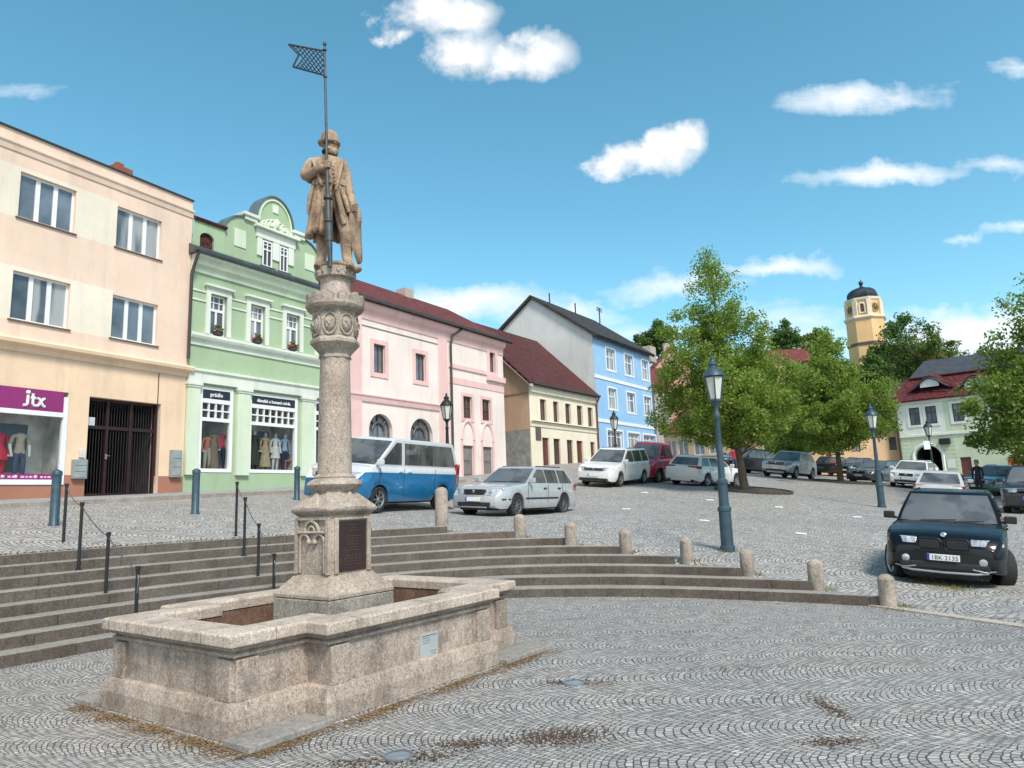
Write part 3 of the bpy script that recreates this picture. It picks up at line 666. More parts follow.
for k in range(6): mb.ellipsoid(sl(333.5+.25*k,166+3.6*k,.150+.006*k),(.013,.013,.013),8,6)
obj('button_row',mb,M_STA,STT,smooth=60)
mb=MB(); mb.tube([sl(336,187,.14),sl(338.5,198,.15),sl(342,212,.15),sl(344,224,.12)],[.02,.03,.035,.03],8); mb.tube([sl(341,188,.10),sl(345,199,.10),sl(349,213,.09)],[.02,.03,.028],8); obj('coat_fold',mb,M_STA,STT,smooth=70)
# hanging sleeve folds and knuckles
def hand(c,ax,up,out):
    m=MB(); m.ellipsoid(c,(.045,.04,.05),12,8)
    for i in range(4):
        b=c+up*(.03-.021*i); ln=(.9,1.,.97,.8)[i]; m.tube([b+ax*-.02+out*.032,b+ax*.018*ln+out*.048,b+ax*.045*ln+out*.03,b+ax*.04*ln+out*.0],[.0125,.0125,.0115,.009],7)
    m.tube([c+up*.035-ax*.02,c+up*.05+ax*.012+out*.02,c+up*.035+ax*.035+out*.035],[.015,.013,.010],7); return m
obj('hand',hand(sl(327.5,165.5,.23),Vector((1,0,0)),Vector((0,0,1)),Vector((.1,-1,0))),M_STA,STT,smooth=70)
obj('hand',hand(sl(354,209,.08),Vector((.9,-.3,0)).normalized(),Vector((0,0,1)),Vector((.2,-1,0)).normalized()),M_STA,STT,smooth=70)
mb=MB(); 
for f in np.linspace(.1,.9,6):
    a=V[ls].lerp(V[le],f); mb.lathe([(.066,-.02),(.0765,0),(.066,.02)],a,14)
for f in np.linspace(.15,.95,6):
    a=V[rs].lerp(V[re],f); mb.lathe([(.058,-.02),(.067,0),(.058,.02)],a,14)
pass
# mail leg texture bands
mb=MB()
for f in np.linspace(.05,.95,11):
    a=V[rhp].lerp(V[rk],f); r=.108-.02*f; mb.lathe([(r*.9,-.016),(r*.99,0),(r*.9,.016)],a,18)
for f in np.linspace(.1,.95,9):
    a=V[rk].lerp(V[ra],f); r=.084-.022*f; mb.lathe([(r*.9,-.014),(r*.99,0),(r*.9,.014)],a,18)
pass
# shield leaning beside the left leg
SH=[(0,.30),(.10,.29),(.155,.2),(.16,0),(.13,-.18),(.07,-.29),(0,-.34),(-.07,-.29),(-.13,-.18),(-.16,0),(-.155,.2),(-.1,.29)]
mb=MB(); R=[]
for o,sc in((.02,1),(-.012,1),(-.03,.93),(-.036,.5)): R.append([Vector((x*sc,o-.05*(1-(x/.16)**2),z*sc)) for x,z in SH])
mb.rings(R); mb.xf(Matrix.Translation(sl(354.5,235,-.06))@Matrix.Rotation(1.55,4,'Z')@Matrix.Rotation(-.06,4,'Y')); obj('shield',mb,M_STA,STT,smooth=45)
mb=MB(); mb.rings([[Vector((CX.x+.24*math.cos(a)*k*(1+.1*math.sin(3*a)),CX.y+.21*math.sin(a)*k,z)) for a in np.linspace(0,2*PI,18,endpoint=False)] for k,z in((.85,4.27),(.9,4.30),(.75,4.335),(.45,4.35))]); mb.ellipsoid(sl(354,269,.0),(.09,.08,.05)); obj('rock_base',mb,M_STA,STT,smooth=60)
for (px,py) in((319,265.5),(351,265.5)):
    mb=MB(); c=sl(px,py,.1); mb.rings([[c+Vector((x*sc,y,z*sc-.02)) for x,z in((-.05,-.03),(.05,-.03),(.045,.02),(0,.045),(-.045,.02))] for y,sc in((.12,.9),(.03,1.05),(-.06,.85),(-.11,.45))]); obj('foot',mb,M_STA,STT,smooth=60,bevel=.01)
# ------------------------------------------------------------------ banner staff
M_STAFF=plain('staff_metal',(.085,.095,.095),.5,.6,var=.35,vscale=8,bmp=.2)
M_FLAG=plain('flag_metal',(.05,.055,.06),.5,.6,var=.3,vscale=10)
FL=root('banner_staff',sl(330.5,266,.25),'thin metal flagstaff with lattice pennant held in the statue hand','flagpole')
def fp(px,py): return sl(px,py,.25)
mb=MB(); mb.tube([fp(330.3,267),fp(329.3,240)],[.022,.034],10); mb.tube([fp(329.3,241),fp(328.7,222),fp(328.4,221)],[.042,.045,.027],8); mb.tube([fp(328.4,221),fp(328,198)],[.036,.030],8); mb.tube([fp(328,199),fp(327.9,196)],[.052,.052],8); mb.tube([fp(327.9,197),fp(327,166),fp(325.2,80),fp(324.7,46)],[.021,.017,.013,.011],8)
mb.ellipsoid(fp(324.7,44),(.022,.022,.03)); mb.ellipsoid(fp(324.7,50),(.025,.025,.015)); mb.ellipsoid(fp(325.2,77),(.024,.024,.012)); mb.ellipsoid(fp(328.6,222),(.055,.055,.02))
obj('pole',mb,M_STAFF,FL,smooth=50)
mb=MB(); PA=[(324.4,51),(288.5,44.3),(299,55),(293,66.8),(324.8,75.5)]; Q=[fp(*p) for p in PA]
for a,b in((0,1),(1,2),(2,3),(3,4),(4,0)): mb.tube([Q[a],Q[b]],.011,5)
def fq(s,t):
    top=Q[0].lerp(Q[1],s); bot=Q[4].lerp(Q[3],s*1.0); 
    return top.lerp(bot,t)
for i in range(-5,12):
    pr=[]
    for sg in(1,-1):
        l=[]
        for k in range(13):
            t=k/12; s=(i/8)+sg*(t-.5)*.55
            lim=.98-.33*(1-abs(2*t-1))
            if 0<=s<=lim: l.append(fq(s,t))
        if len(l)>1: mb.tube(l,.0065,4)
obj('pennant',mb,M_FLAG,FL)
# ------------------------------------------------------------------ facades
class Fac:
    def __init__(s,P,d,out=None):
        s.P=Vector((P[0],P[1],0)); s.d=Vector((d[0],d[1],0)).normalized(); s.n=Vector((s.d.y,-s.d.x,0))
        if out is not None and s.n.dot(Vector((*out,0)))<0: s.n=-s.n
    def W(s,a,o,z): p=s.P+s.d*a+s.n*o; return Vector((p.x,p.y,z))
    def px(s,x,y,o=0):
        r=ray(x,y); P=s.P+s.n*o; t=(P-Vector((0,0,0))).dot(s.n)/(r.dot(s.n)); q=O+r*t; return ((q-s.P).dot(s.d),q.z)
    def rect(s,tl,tr,br,bl,o=0):
        A=[s.px(*p,o) for p in(tl,tr,br,bl)]
        return (A[0][0]+A[3][0])/2,(A[1][0]+A[2][0])/2,(A[2][1]+A[3][1])/2,(A[0][1]+A[1][1])/2
    def box(s,mb,a0,a1,o0,o1,z0,z1,mi=0): mb.hexa([s.W(a,o,z) for z in(z0,z1) for a,o in((a0,o0),(a1,o0),(a1,o1),(a0,o1))],mi); return mb
    def ang(s): return math.atan2(s.d.y,s.d.x)
def hline(P,d,x):
    r=ray(x,hor(x)); det=d.x*(-r.y)+r.x*d.y; t=(-P.x*(-r.y)+(-r.x)*P.y*-1*-1) if False else None
    # P + t d = k r (in plan)
    D=d.x*r.y-d.y*r.x; t=(P.y*r.x-P.x*r.y)/D; return Vector((P.x+d.x*t,P.y+d.y*t,0))
def dirx(x):
    r=ray(x,hor(x)); r.z=0; return r.normalized()
def wall(fr,root_,s0,s1,z0,z1,ops,mats,depth=.16,th=.35,cs=(),cz=(),mfn=None,name='wall',revmat=0):
    """front wall with true openings (s0,s1,z0,z1[,'arch']) and reveals"""
    ss=sorted({round(v,4) for v in [s0,s1,*cs]+[v for q in ops for v in q[:2]] if s0-1e-6<=v<=s1+1e-6})
    zs=sorted({round(v,4) for v in [z0,z1,*cz]+[v for q in ops for v in q[2:4]] if z0-1e-6<=v<=z1+1e-6})
    mb=MB()
    for i in range(len(ss)-1):
        for j in range(len(zs)-1):
            a,b,c,d=ss[i],ss[i+1],zs[j],zs[j+1]; m=((a+b)/2,(c+d)/2)
            if any(q[0]<m[0]<q[1] and q[2]<m[1]<q[3] for q in ops): continue
            mb.quad(fr.W(a,0,c),fr.W(b,0,c),fr.W(b,0,d),fr.W(a,0,d),mfn(*m) if mfn else 0)
    for q in ops:
        a,b,c,d=q[:4]; D=q[5] if len(q)>5 else depth
        if len(q)>4 and q[4]=='arch':
            r=(b-a)/2; ry=min(r,(d-c)*.98) if len(q)<7 else q[6]; cc=(a+b)/2; zc=d-ry; N=16
            arc=[(cc+r*math.cos(t),zc+ry*math.sin(t)) for t in np.linspace(0,PI,N+1)]
            for k in range(N):
                p,w=arc[k],arc[k+1]; mb.quad(fr.W(p[0],0,p[1]),fr.W(p[0],0,d),fr.W(w[0],0,d),fr.W(w[0],0,w[1]))
                mb.quad(fr.W(p[0],0,p[1]),fr.W(w[0],0,w[1]),fr.W(w[0],-D,w[1]),fr.W(p[0],-D,p[1]),revmat)
            top=zc
        else:
            top=d; mb.quad(fr.W(a,0,d),fr.W(b,0,d),fr.W(b,-D,d),fr.W(a,-D,d),revmat)
        mb.quad(fr.W(a,0,c),fr.W(a,0,top),fr.W(a,-D,top),fr.W(a,-D,c),revmat); mb.quad(fr.W(b,0,c),fr.W(b,0,top),fr.W(b,-D,top),fr.W(b,-D,c),revmat)
        mb.quad(fr.W(a,0,c),fr.W(b,0,c),fr.W(b,-D,c),fr.W(a,-D,c),revmat)
    return obj(name,mb,mats,root_,recalc=False)
M_WHITE=plain('white_frame',(.78,.78,.77),.45,var=.05)
M_SILL=plain('sill_metal',(.35,.33,.32),.5,.4)
M_GL=glass_dark('pane_sky_tint',(.12,.145,.17)); M_GLC=glass_dark('pane_curtain',(.09,.105,.12),blotch=.8,ccol=(.42,.42,.4))  # pane colour raised to a blue grey that stands in for reflected sky
def window(fr,r_,s0,s1,z0,z1,cols=(),rows=(),frame=None,pane=None,depth=.12,fw=.07,mw=.05,sill=None,arch=False,ry=None,pname='window'):
    fm=frame or M_WHITE; pm=pane or M_GL; mb=MB(); o0,o1=-depth-.05,-depth+.015
    W_=s1-s0; H=z1-z0
    if not arch:
        fr.box(mb,s0,s0+fw,o0,o1,z0,z1); fr.box(mb,s1-fw,s1,o0,o1,z0,z1); fr.box(mb,s0+fw,s1-fw,o0,o1,z1-fw,z1); fr.box(mb,s0+fw,s1-fw,o0,o1,z0,z0+fw)
    else:
        cc=(s0+s1)/2; r=W_/2; ry=ry or r; zc=z1-ry; N=14
        A=[(cc+(r)*math.cos(t),zc+ry*math.sin(t)) for t in np.linspace(0,PI,N+1)]; B=[(cc+(r-fw)*math.cos(t),zc+(ry-fw)*math.sin(t)) for t in np.linspace(0,PI,N+1)]
        for k in range(N): mb.hexa([fr.W(a,o,z) for o in(o0,o1) for a,z in(A[k],A[k+1],B[k+1],B[k])])
        if zc-z0>.05:
            fr.box(mb,s0,s0+fw,o0,o1,z0,zc); fr.box(mb,s1-fw,s1,o0,o1,z0,zc)
        fr.box(mb,s0+fw,s1-fw,o0,o1,z0,z0+fw)
    for c in cols:
        wv=mw
        if isinstance(c,tuple): c,wv,ca,cb_=c
        else: ca,cb_=0,1
        x=s0+W_*c; fr.box(mb,x-wv/2,x+wv/2,o0+.004,o1-.004,z0+fw+(H-2*fw)*ca,z0+fw+(H-2*fw)*cb_)
    for c in rows:
        wv=mw; 
        if isinstance(c,tuple): c,wv=c
        z=z0+H*c; fr.box(mb,s0+fw,s1-fw,o0+.007,o1-.001,z-wv/2,z+wv/2)
    w=obj(pname,mb,fm,r_)
    pb=MB(); o=-depth-.02
    if arch:
        pts=[fr.W(s0+.02,o,z0+.02),fr.W(s1-.02,o,z0+.02)]+[fr.W(cc+(r-.02)*math.cos(t),o,zc+(ry-.02)*math.sin(t)) for t in np.linspace(0,PI,15)]
        pb.add(pts,[tuple(range(len(pts)))])
    else: pb.quad(fr.W(s0+.02,o,z0+.02),fr.W(s1-.02,o,z0+.02),fr.W(s1-.02,o,z1-.02),fr.W(s0+.02,o,z1-.02))
    obj('pane',pb,pm,w)
    if sill: m=MB(); fr.box(m,s0-.06,s1+.06,-depth+.01,.05,z0-.045,z0-.005); obj('sill',m,sill,w,bevel=.005)
    return w
def band(fr,r_,a0,a1,z0,z1,o,m,name='cornice',o0=-.02,prof=None,bevel=.008):
    mb=MB()
    if prof:
        R=[[fr.W(a,oo,z) for oo,z in prof] for a in(a0,a1)]; mb.rings(R)
    else: fr.box(mb,a0,a1,o0,o,z0,z1)
    return obj(name,mb,m,r_,bevel=bevel)
def surround(fr,r_,s0,s1,z0,z1,w,o,m,name='window_surround',bottom=True):
    mb=MB(); fr.box(mb,s0-w,s0,-.02,o,z0,z1+w); fr.box(mb,s1,s1+w,-.02,o,z0,z1+w); fr.box(mb,s0,s1,-.02,o,z1,z1+w)
    if bottom: fr.box(mb,s0-w,s1+w,-.02,o,z0-w,z0)
    return obj(name,mb,m,r_)
def slab(r_,pts,th,m,name='roof'):
    """roof plane from 4 corner points with thickness"""
    P=[Vector(p) for p in pts]; n=(P[1]-P[0]).cross(P[3]-P[0]).normalized()
    if n.z<0: n=-n
    mb=MB(); mb.hexa([p-n*th for p in P]+P); return obj(name,mb,m,r_)
def shell(fr,r_,a0,a1,depth,z0,z1,m,name='side_wall'):
    mb=MB(); mb.quad(fr.W(a0,0,z0),fr.W(a0,-depth,z0),fr.W(a0,-depth,z1),fr.W(a0,0,z1)); mb.quad(fr.W(a1,0,z0),fr.W(a1,-depth,z0),fr.W(a1,-depth,z1),fr.W(a1,0,z1)); mb.quad(fr.W(a0,-depth,z0),fr.W(a1,-depth,z0),fr.W(a1,-depth,z1),fr.W(a0,-depth,z1))
    return obj(name,mb,m,r_,recalc=False)
def pipe(r_,pts,rad=.05,m=None): mb=MB(); mb.tube(pts,rad,8); return obj('drainpipe',mb,m or plain('pipe_dark',(.07,.06,.055),.5,.3),r_,smooth=60)
def ltr(fr,body,s,z,size,o,m,r_,name='lettering',extr=.006,align='CENTER',bold=0.,sx=1.):
    mb=text_mb(body,size,lambda x,y,zz: fr.W(s+x*sx,o+zz,z+y),extr,align,bold=bold); return obj(name,mb,m,r_)

R_A0=aty(160,496,22.3)
# ================================================================== A : peach building with shop
dA=dirx(893); PA_=hline(Vector((R_A0.x,R_A0.y,0)),dA,181.5); fA=Fac(PA_,dA,(1,-1)); base=2.2
A=root('apartment_house',fA.W(-3,0,2.1),'peach three storey building with flat roof and magenta shop front at far left','building')
M_PEACH=plaster('plaster_peach',(.82,.62,.49),amt=.32); M_PEACHB=plaster('plaster_peach_lower',(.84,.62,.43),amt=.3); M_CREAM=plaster('plaster_cream',(.82,.73,.60),amt=.2); M_BRK=plaster('plinth_brick',(.40,.18,.12),amt=.5)
sL=-22.0
pk=lambda *p: fA.px(*p)
zpar=pk(100,164.3)[1]; zc2=pk(100,175.5)[1]; zcor=pk(100,354.)[1]; 
wins=[((20.75,171.25),(75,190.5),(75.5,234.2),(17,216.2)),((117.5,206.2),(162.5,221),(158.5,260),(115,245.5)),((13.7,270.1),(70.5,284.2),(68.5,329.7),(10.2,318.4)),((113.7,295.9),(159.5,303.7),(156.5,346.3),(110.9,336.9))]
R=[fA.rect(*w) for w in wins]
z1a,z1b=(R[0][2]+R[1][2])/2,(R[0][3]+R[1][3])/2; z2a,z2b=(R[2][2]+R[3][2])/2,(R[2][3]+R[3][3])/2
c0=[( R[0][0]+R[2][0])/2,(R[0][1]+R[2][1])/2]; c1=[(R[1][0]+R[3][0])/2,(R[1][1]+R[3][1])/2]; pit=c1[0]-c0[0]
cols=[c1,c0]+[[c0[0]-pit*k,c0[1]-pit*k] for k in(1,2,3)]
ops=[(a,b,za,zb) for a,b in cols for za,zb in((z1a,z1b),(z2a,z2b))]
sh=fA.rect((-40,382),(67,393),(62,484),(-40,484)); shr=fA.px(66,440)[0]; sht=fA.px(60,391.7)[1]; shb=fA.px(40,485)[1]
gt=fA.rect((88,396.25),(160.5,404),(158,496),(85.5,497.5)); 
shl=shr-5.2
ops+= [(gt[0],gt[1],gt[2]-.02,gt[3],'',.45),(shl,shr,shb,sht,'',.12)]
zcu=pk(88,398)[1]
def mfA(s,z):
    if z<zcor: return 3 if z<gt[2]+.62 and s>shl-9 else 1
    for za,zb in((z1a,z1b),(z2a,z2b)):
        if za-.03<z<zb+.12 and s<c1[0]: return 2
    return 0
wall(fA,A,sL,0,0,zpar,ops,[M_PEACH,M_PEACHB,M_CREAM,M_BRK],.16,cs=(c1[0],c0[0],shl-9),cz=(zcor,z1a-.03,z1b+.12,z2a-.03,z2b+.12,gt[2]+.62),mfn=mfA)
shell(fA,A,sL,0,10,0,zpar,M_PEACH)
mb=MB(); mb.quad(fA.W(sL,0,zpar-.3),fA.W(0,0,zpar-.3),fA.W(0,-10,zpar-.3),fA.W(sL,-10,zpar-.3)); obj('roof',mb,plain('bitumen',(.06,.06,.06),.9),A)
band(fA,A,sL,.02,zpar,zpar+.05,.06,plain('metal_cap',(.06,.06,.065),.5,.4),'parapet_cap',o0=-.35)
band(fA,A,sL,.02,0,0,0,M_PEACH,'upper_cornice',prof=[(-.02,zc2-.25),(.03,zc2-.25),(.06,zc2-.1),(.10,zc2-.05),(.10,zc2+.02),(-.02,zc2+.03)])
band(fA,A,sL,.12,0,0,0,M_PEACHB,'lower_cornice',prof=[(-.02,zcor-.30),(.06,zcor-.30),(.08,zcor-.17),(.24,zcor-.10),(.26,zcor+.0),(.22,zcor+.05),(-.02,zcor+.09)])
mb=MB(); fA.box(mb,-1.02,-.995,-.01,.012,gt[2]+.62,zcor-.3); 
obj('wall_joint',mb,plain('joint_dark',(.05,.04,.035),.95),A)
for i,(a,b) in enumerate(cols):
    for za,zb in((z1a,z1b),(z2a,z2b)): window(fA,A,a,b,za,zb,cols=((.345,.12,0,1),(.66,.12,0,1)),fw=.06,sill=plain('sill_brown',(.16,.10,.08),.6),pane=M_GLC if (i+int(za))%2 else M_GL)
# shop front
M_MAG=plain('magenta_board',(.25,.012,.13),.4,var=.1,coat=.2); M_SHOPIN=plain('shop_interior',(.68,.62,.58),.8,var=.6,vscale=1.2)  # interior colour kept pale to stand in for shop lighting
zs0=fA.px(40,411)[1]; zs1=sht
sgn=root('shop_sign',fA.W((shl+shr)/2,.05,(zs0+zs1)/2),'magenta fascia board with white jtx lettering above the left shop window','shop sign')
mb=MB(); fA.box(mb,shl+.01,shr-.16,-.08,.06,zs0,zs1-.01); obj('board',mb,M_MAG,sgn,bevel=.01)
mb=MB(); fA.box(mb,shl+.01,shr-.16,-.07,.075,zs0-.13,zs0-.005); obj('white_strip',mb,M_WHITE,sgn)
a_=fA.px(35,405)
jx0=fA.px(21,405)[0]; jx1=fA.px(43.5,405)[0]; jz=fA.px(33,406)[1]; jw=jx1-jx0; jh=jw*.38
def stroke(pts,w=.07):
    mb=MB(); P=[fA.W(jx0+jw*x,.068,jz+jh*y) for x,y in pts]
    mb.tube(P,[w]*len(P),8); return mb
mb=MB()
for L in([(.22,1.25),(.22,.2),(.16,.0),(.02,-.04)],[(.44,1.5),(.44,.25),(.50,.03),(.58,0)],[(.34,.95),(.56,.95)],[(.64,.98),(.72,.92),(.90,.1),(1.0,-.02)],[(.98,.98),(.9,.9),(.7,.08),(.60,-.04)]):
    q=stroke(L,.038); mb.add(q.v,q.f)
mb.ellipsoid(fA.W(jx0+jw*.22,.068,jz+jh*1.6),(.06,.06,.06)); obj('lettering',mb,M_WHITE,sgn,smooth=60)
z0w=fA.px(30,483.7)[1]; zm=fA.px(30,474)[1]
mb=MB(); fA.box(mb,shr-.14,shr-.005,-.1,.03,shb+.005,zs1-.14); fA.box(mb,shl+.005,shr-.14,-.1,.03,shb+.005,shb+.14); fA.box(mb,shl+.005,shl+.14,-.1,.03,shb+.14,zs0-.13)
w=obj('shop_window',mb,M_WHITE,A,bevel=.006)
mb=MB(); mb.quad(fA.W(shl+.1,-.05,shb+.1),fA.W(shr-.1,-.05,shb+.1),fA.W(shr-.1,-.05,zs0),fA.W(shl+.1,-.05,zs0)); obj('pane',mb,glass_clear('shop_glass'),w)
mb=MB(); fA.box(mb,shl+.14,shr-.14,-.075,-.035,shb+.14,zm); obj('window_foil',mb,M_MAG,w)
mb=MB()
for i,(a,b) in enumerate(((3,14),(16,33),(36,50))):
    s_=fA.px(a,478)[0]; mb.ellipsoid(fA.W(s_,-.03,(shb+.14+zm)/2),(.05,.05,.05),8,6); ea=fA.px(b,478)[0]; x=s_+.12
    while x<ea: l=.05+.07*random.random(); fA.box(mb,x,x+l,-.034,-.031,(shb+.14+zm)/2-.025,(shb+.14+zm)/2+.025); x+=l+.03
obj('lettering',mb,plain('pink_ink',(.7,.45,.6),.5),w)['kind']='stuff'
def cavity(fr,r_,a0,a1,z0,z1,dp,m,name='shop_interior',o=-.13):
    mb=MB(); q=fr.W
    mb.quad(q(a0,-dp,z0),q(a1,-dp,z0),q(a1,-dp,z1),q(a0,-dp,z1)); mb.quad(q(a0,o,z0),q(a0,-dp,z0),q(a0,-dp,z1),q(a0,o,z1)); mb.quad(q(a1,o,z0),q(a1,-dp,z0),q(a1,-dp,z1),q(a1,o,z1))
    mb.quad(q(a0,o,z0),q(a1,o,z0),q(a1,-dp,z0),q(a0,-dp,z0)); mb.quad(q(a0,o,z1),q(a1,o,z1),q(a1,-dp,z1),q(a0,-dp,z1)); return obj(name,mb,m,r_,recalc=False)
cavity(fA,A,shl,shr,shb,zs1,1.1,M_SHOPIN)
mb=MB()
for a,b,z0_,z1_,mi in((-2.9,-2.1,.5,1.9,0),(-2.0,-1.55,.3,2.1,1),(-4.6,-3.9,.8,2.0,2),(-3.6,-3.1,.4,2.0,0),(-1.3,-.5,.4,1.7,3)):
    fA.box(mb,shr+a,shr+b,-1.08,-.98,shb+z0_,shb+z1_,mi)
obj('display_panel',mb,[plain('display_a',(.35,.27,.2),.7),plain('display_b',(.18,.22,.26),.6),plain('display_c',(.4,.12,.05),.7),plain('display_d',(.09,.13,.18),.6)],A)
# gate
M_GATE=plain('gate_iron',(.03,.018,.017),.5,.3)
G_=root('iron_gate',fA.W((gt[0]+gt[1])/2,-.25,gt[2]),'dark iron barred double gate in the peach building passage','gate')
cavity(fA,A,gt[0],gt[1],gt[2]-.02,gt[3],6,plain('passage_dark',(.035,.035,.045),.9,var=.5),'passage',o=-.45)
zt_g=fA.px(120,428)[1]
mb=MB(); W_=gt[1]-gt[0]
for x in(0,.30,.63,1): s_=gt[0]+.03+(W_-.06)*x; fA.box(mb,s_-.045,s_+.045,-.30,-.2,gt[2],gt[3])
fA.box(mb,gt[0],gt[1],-.29,-.21,zt_g-.05,zt_g+.05); fA.box(mb,gt[0],gt[1],-.29,-.21,gt[2]+.03,gt[2]+.11); fA.box(mb,gt[0],gt[1],-.29,-.21,gt[3]-.08,gt[3])
obj('gate_frame',mb,plain('gate_frame_iron',(.032,.013,.013),.5,.2),G_)
mb=MB()
for i in range(26):
    s_=gt[0]+.06+(W_-.12)*i/25; mb.tube([fA.W(s_,-.25,gt[2]+.05),fA.W(s_,-.25,gt[3]-.04)],.011,6)
obj('bar',mb,plain('gate_bar_iron',(.028,.022,.022),.5,.3),G_,smooth=60)['kind']='stuff'
mb=MB(); s_=gt[0]+W_*.30; fA.box(mb,s_-.03,s_+.03,-.2,-.16,gt[2]+1.1,gt[2]+1.25); mb.tube([fA.W(s_,-.14,gt[2]+1.2),fA.W(s_+.1,-.14,gt[2]+1.2)],.012,6); obj('handle',mb,plain('brass',(.4,.36,.3),.4,.8),G_)
q=fA.px(93,421); mb=MB(); fA.box(mb,q[0]-.16,q[0]+.16,-.19,-.17,q[1]-.11,q[1]+.13); obj('number_plate',mb,plain('plate_pale',(.55,.55,.6),.5,var=.2),G_)
# metal boxes either side of the gate
for i,(tl,br,nm) in enumerate((((71.5,459.5),(84.5,479),'left'),((169.5,450),(179,477.5),'right'))):
    a0,z1_=fA.px(*tl); a1,z0_=fA.px(*br); rr=root('meter_cabinet',fA.W((a0+a1)/2,.05,z0_),'grey louvred metal cabinet on the pillar '+('left of the iron gate' if i==0 else 'between iron gate and green house'),'cabinet'); mb=MB(); fA.box(mb,a0,a1,-.02,.12,z0_,z1_); obj('casing',mb,plain('grey_cabinet',(.3,.32,.31),.5,.2),rr,bevel=.01)
    mb=MB(); 
    for k in range(3): fA.box(mb,a0+.04,a1-.04,.115,.132,z0_+(z1_-z0_)*(.06+.32*k),z0_+(z1_-z0_)*(.33+.32*k))
    obj('door_panel',mb,plain('grey_cabinet_door',(.34,.37,.36),.45,.2),rr,bevel=.006)
a0,z1_=fA.px(78.5,450); a1,z0_=fA.px(83.3,457.5); mb=MB(); fA.box(mb,a0,a1,-.02,.07,z0_,z1_); fA.box(mb,a0+.03,a1-.03,.065,.075,z0_+.05,z1_-.05); tag(obj('intercom',mb,plain('white_plastic',(.6,.6,.58),.5)),'small white intercom box above the left cabinet by the gate','intercom')
# chimney
cp=fA.px(118,170,-2.2); mb=MB(); fA.box(mb,cp[0]-.3,cp[0]+.35,-2.5,-1.9,zpar-.4,cp[1]+.05); fA.box(mb,cp[0]-.1,cp[0]+.15,-2.3,-2.1,cp[1],cp[1]+.25); obj('chimney',mb,plaster('chimney_brick',(.30,.10,.06)),A,bevel=.01)

# ================================================================== B : green house with gable
dB=dirx(945); fB=Fac(PA_,dB,(1,-1)); sB=(hline(PA_,dB,346)-PA_).length
B=root('gabled_house',fB.W(sB/2,0,2.3),'light green house with curved ornamental gable and two dress shop windows','building')
M_GRN=plaster('plaster_green',(.37,.48,.31)); M_GRNP=plaster('plaster_green_pale',(.64,.72,.55)); M_GW=plaster('trim_white_green',(.70,.74,.64))
pb=fB.px
zev=(pb(185.6,252.5)[1]+pb(315,289.4)[1])/2; zbd=(pb(185.6,331)[1]+pb(317,356.5)[1])/2; zarch1=(pb(187.2,366)[1]+pb(318,389)[1])/2; zarch0=(pb(240,388)[1]+pb(290,394.5)[1])/2
UW=[((205.9,287.8),(231.7,294),(230.6,337.8),(204.7,332.3)),((245.8,298.8),(269.2,304.2),(268.7,345.6),(246,341)),((282.5,308.9),(303.6,313.1),(302.8,351.9),(281.7,348))]
UR=[fB.rect(*w) for w in UW]; uz0=zbd+.02; uz1=sum(q[3] for q in UR)/3
SW=[((198.9,384.8),(233.3,390.3),(231,472.3),(197.5,472.5)),((248.9,392.7),(298.1,398.1),(295.8,473.1),(247.3,472.8))]
SR=[fB.rect(*w) for w in SW]; sz0=(SR[0][2]+SR[1][2])/2; sz1=(SR[0][3]+SR[1][3])/2
s3=(pb(313.5,430)[0],sB-.5)
uin=[(q[0]+.17,q[1]-.2) for q in UR]; upit=uin[2][0]-uin[1][0]
uin.append((uin[2][0]+upit,uin[2][1]+upit))
ops=[(a,b,uz0+.02,uz1-.16) for a,b in uin]+[(SR[0][0],SR[0][1],sz0,sz1,'',.14),(SR[1][0],SR[1][1],sz0,sz1,'',.14),(s3[0],s3[1],sz0-.6,sz1,'',.14)]
wall(fB,B,0.01,sB,0,zev,ops,[M_GRN],.16,revmat=0)
shell(fB,B,0.01,sB,10,0,zev,M_GRN)
# pilasters
for xa,xb in((182.5,197),(235.5,248),(300.3,312.3)):
    a,b=pb(xa,430)[0],pb(xb,430)[0]; zb_=pb(xa,477)[1]
    if xa<190: a=.02
    mb=MB(); fB.box(mb,a,b,-.02,.12,sz0-.1,zarch0-.12); obj('pilaster',mb,M_GRNP,B,bevel=.01)
    mb=MB(); fB.box(mb,a-.06,b+.06,-.02,.18,zarch0-.13,zarch0-.02); fB.box(mb,a-.03,b+.03,-.02,.15,zarch0-.2,zarch0-.131); obj('pilaster_capital',mb,M_GW,B,bevel=.01)
band(fB,B,.01,sB,0,0,0,M_GW,'architrave',prof=[(-.02,zarch0-.02),(.13,zarch0-.02),(.14,zarch1-.1),(.2,zarch1-.08),(.2,zarch1),(-.02,zarch1+.03)])
band(fB,B,.01,sB,0,0,0,M_GW,'sill_cornice',prof=[(-.02,zbd-.42),(.05,zbd-.42),(.06,zbd-.25),(.16,zbd-.2),(.2,zbd-.12),(.2,zbd-.03),(-.02,zbd)])
for h0 in(.70,.90):
    zz=uz0+(uz1-uz0)*h0; segs=[.01]+[v for q in UR for v in(q[0],q[1])]+[sB]
    for i in range(0,len(segs)-1,2):
        if segs[i+1]-segs[i]>.1 and i<8: band(fB,B,segs[i],segs[i+1],zz-.03,zz+.03,.035,M_GW,'stripe')
flp=[plain('geranium_red',(.28,.03,.04),.6,var=.5,vscale=20),plain('geranium_leaf',(.05,.12,.03),.6,var=.4,vscale=20),plain('planter',(.05,.04,.04),.6)]
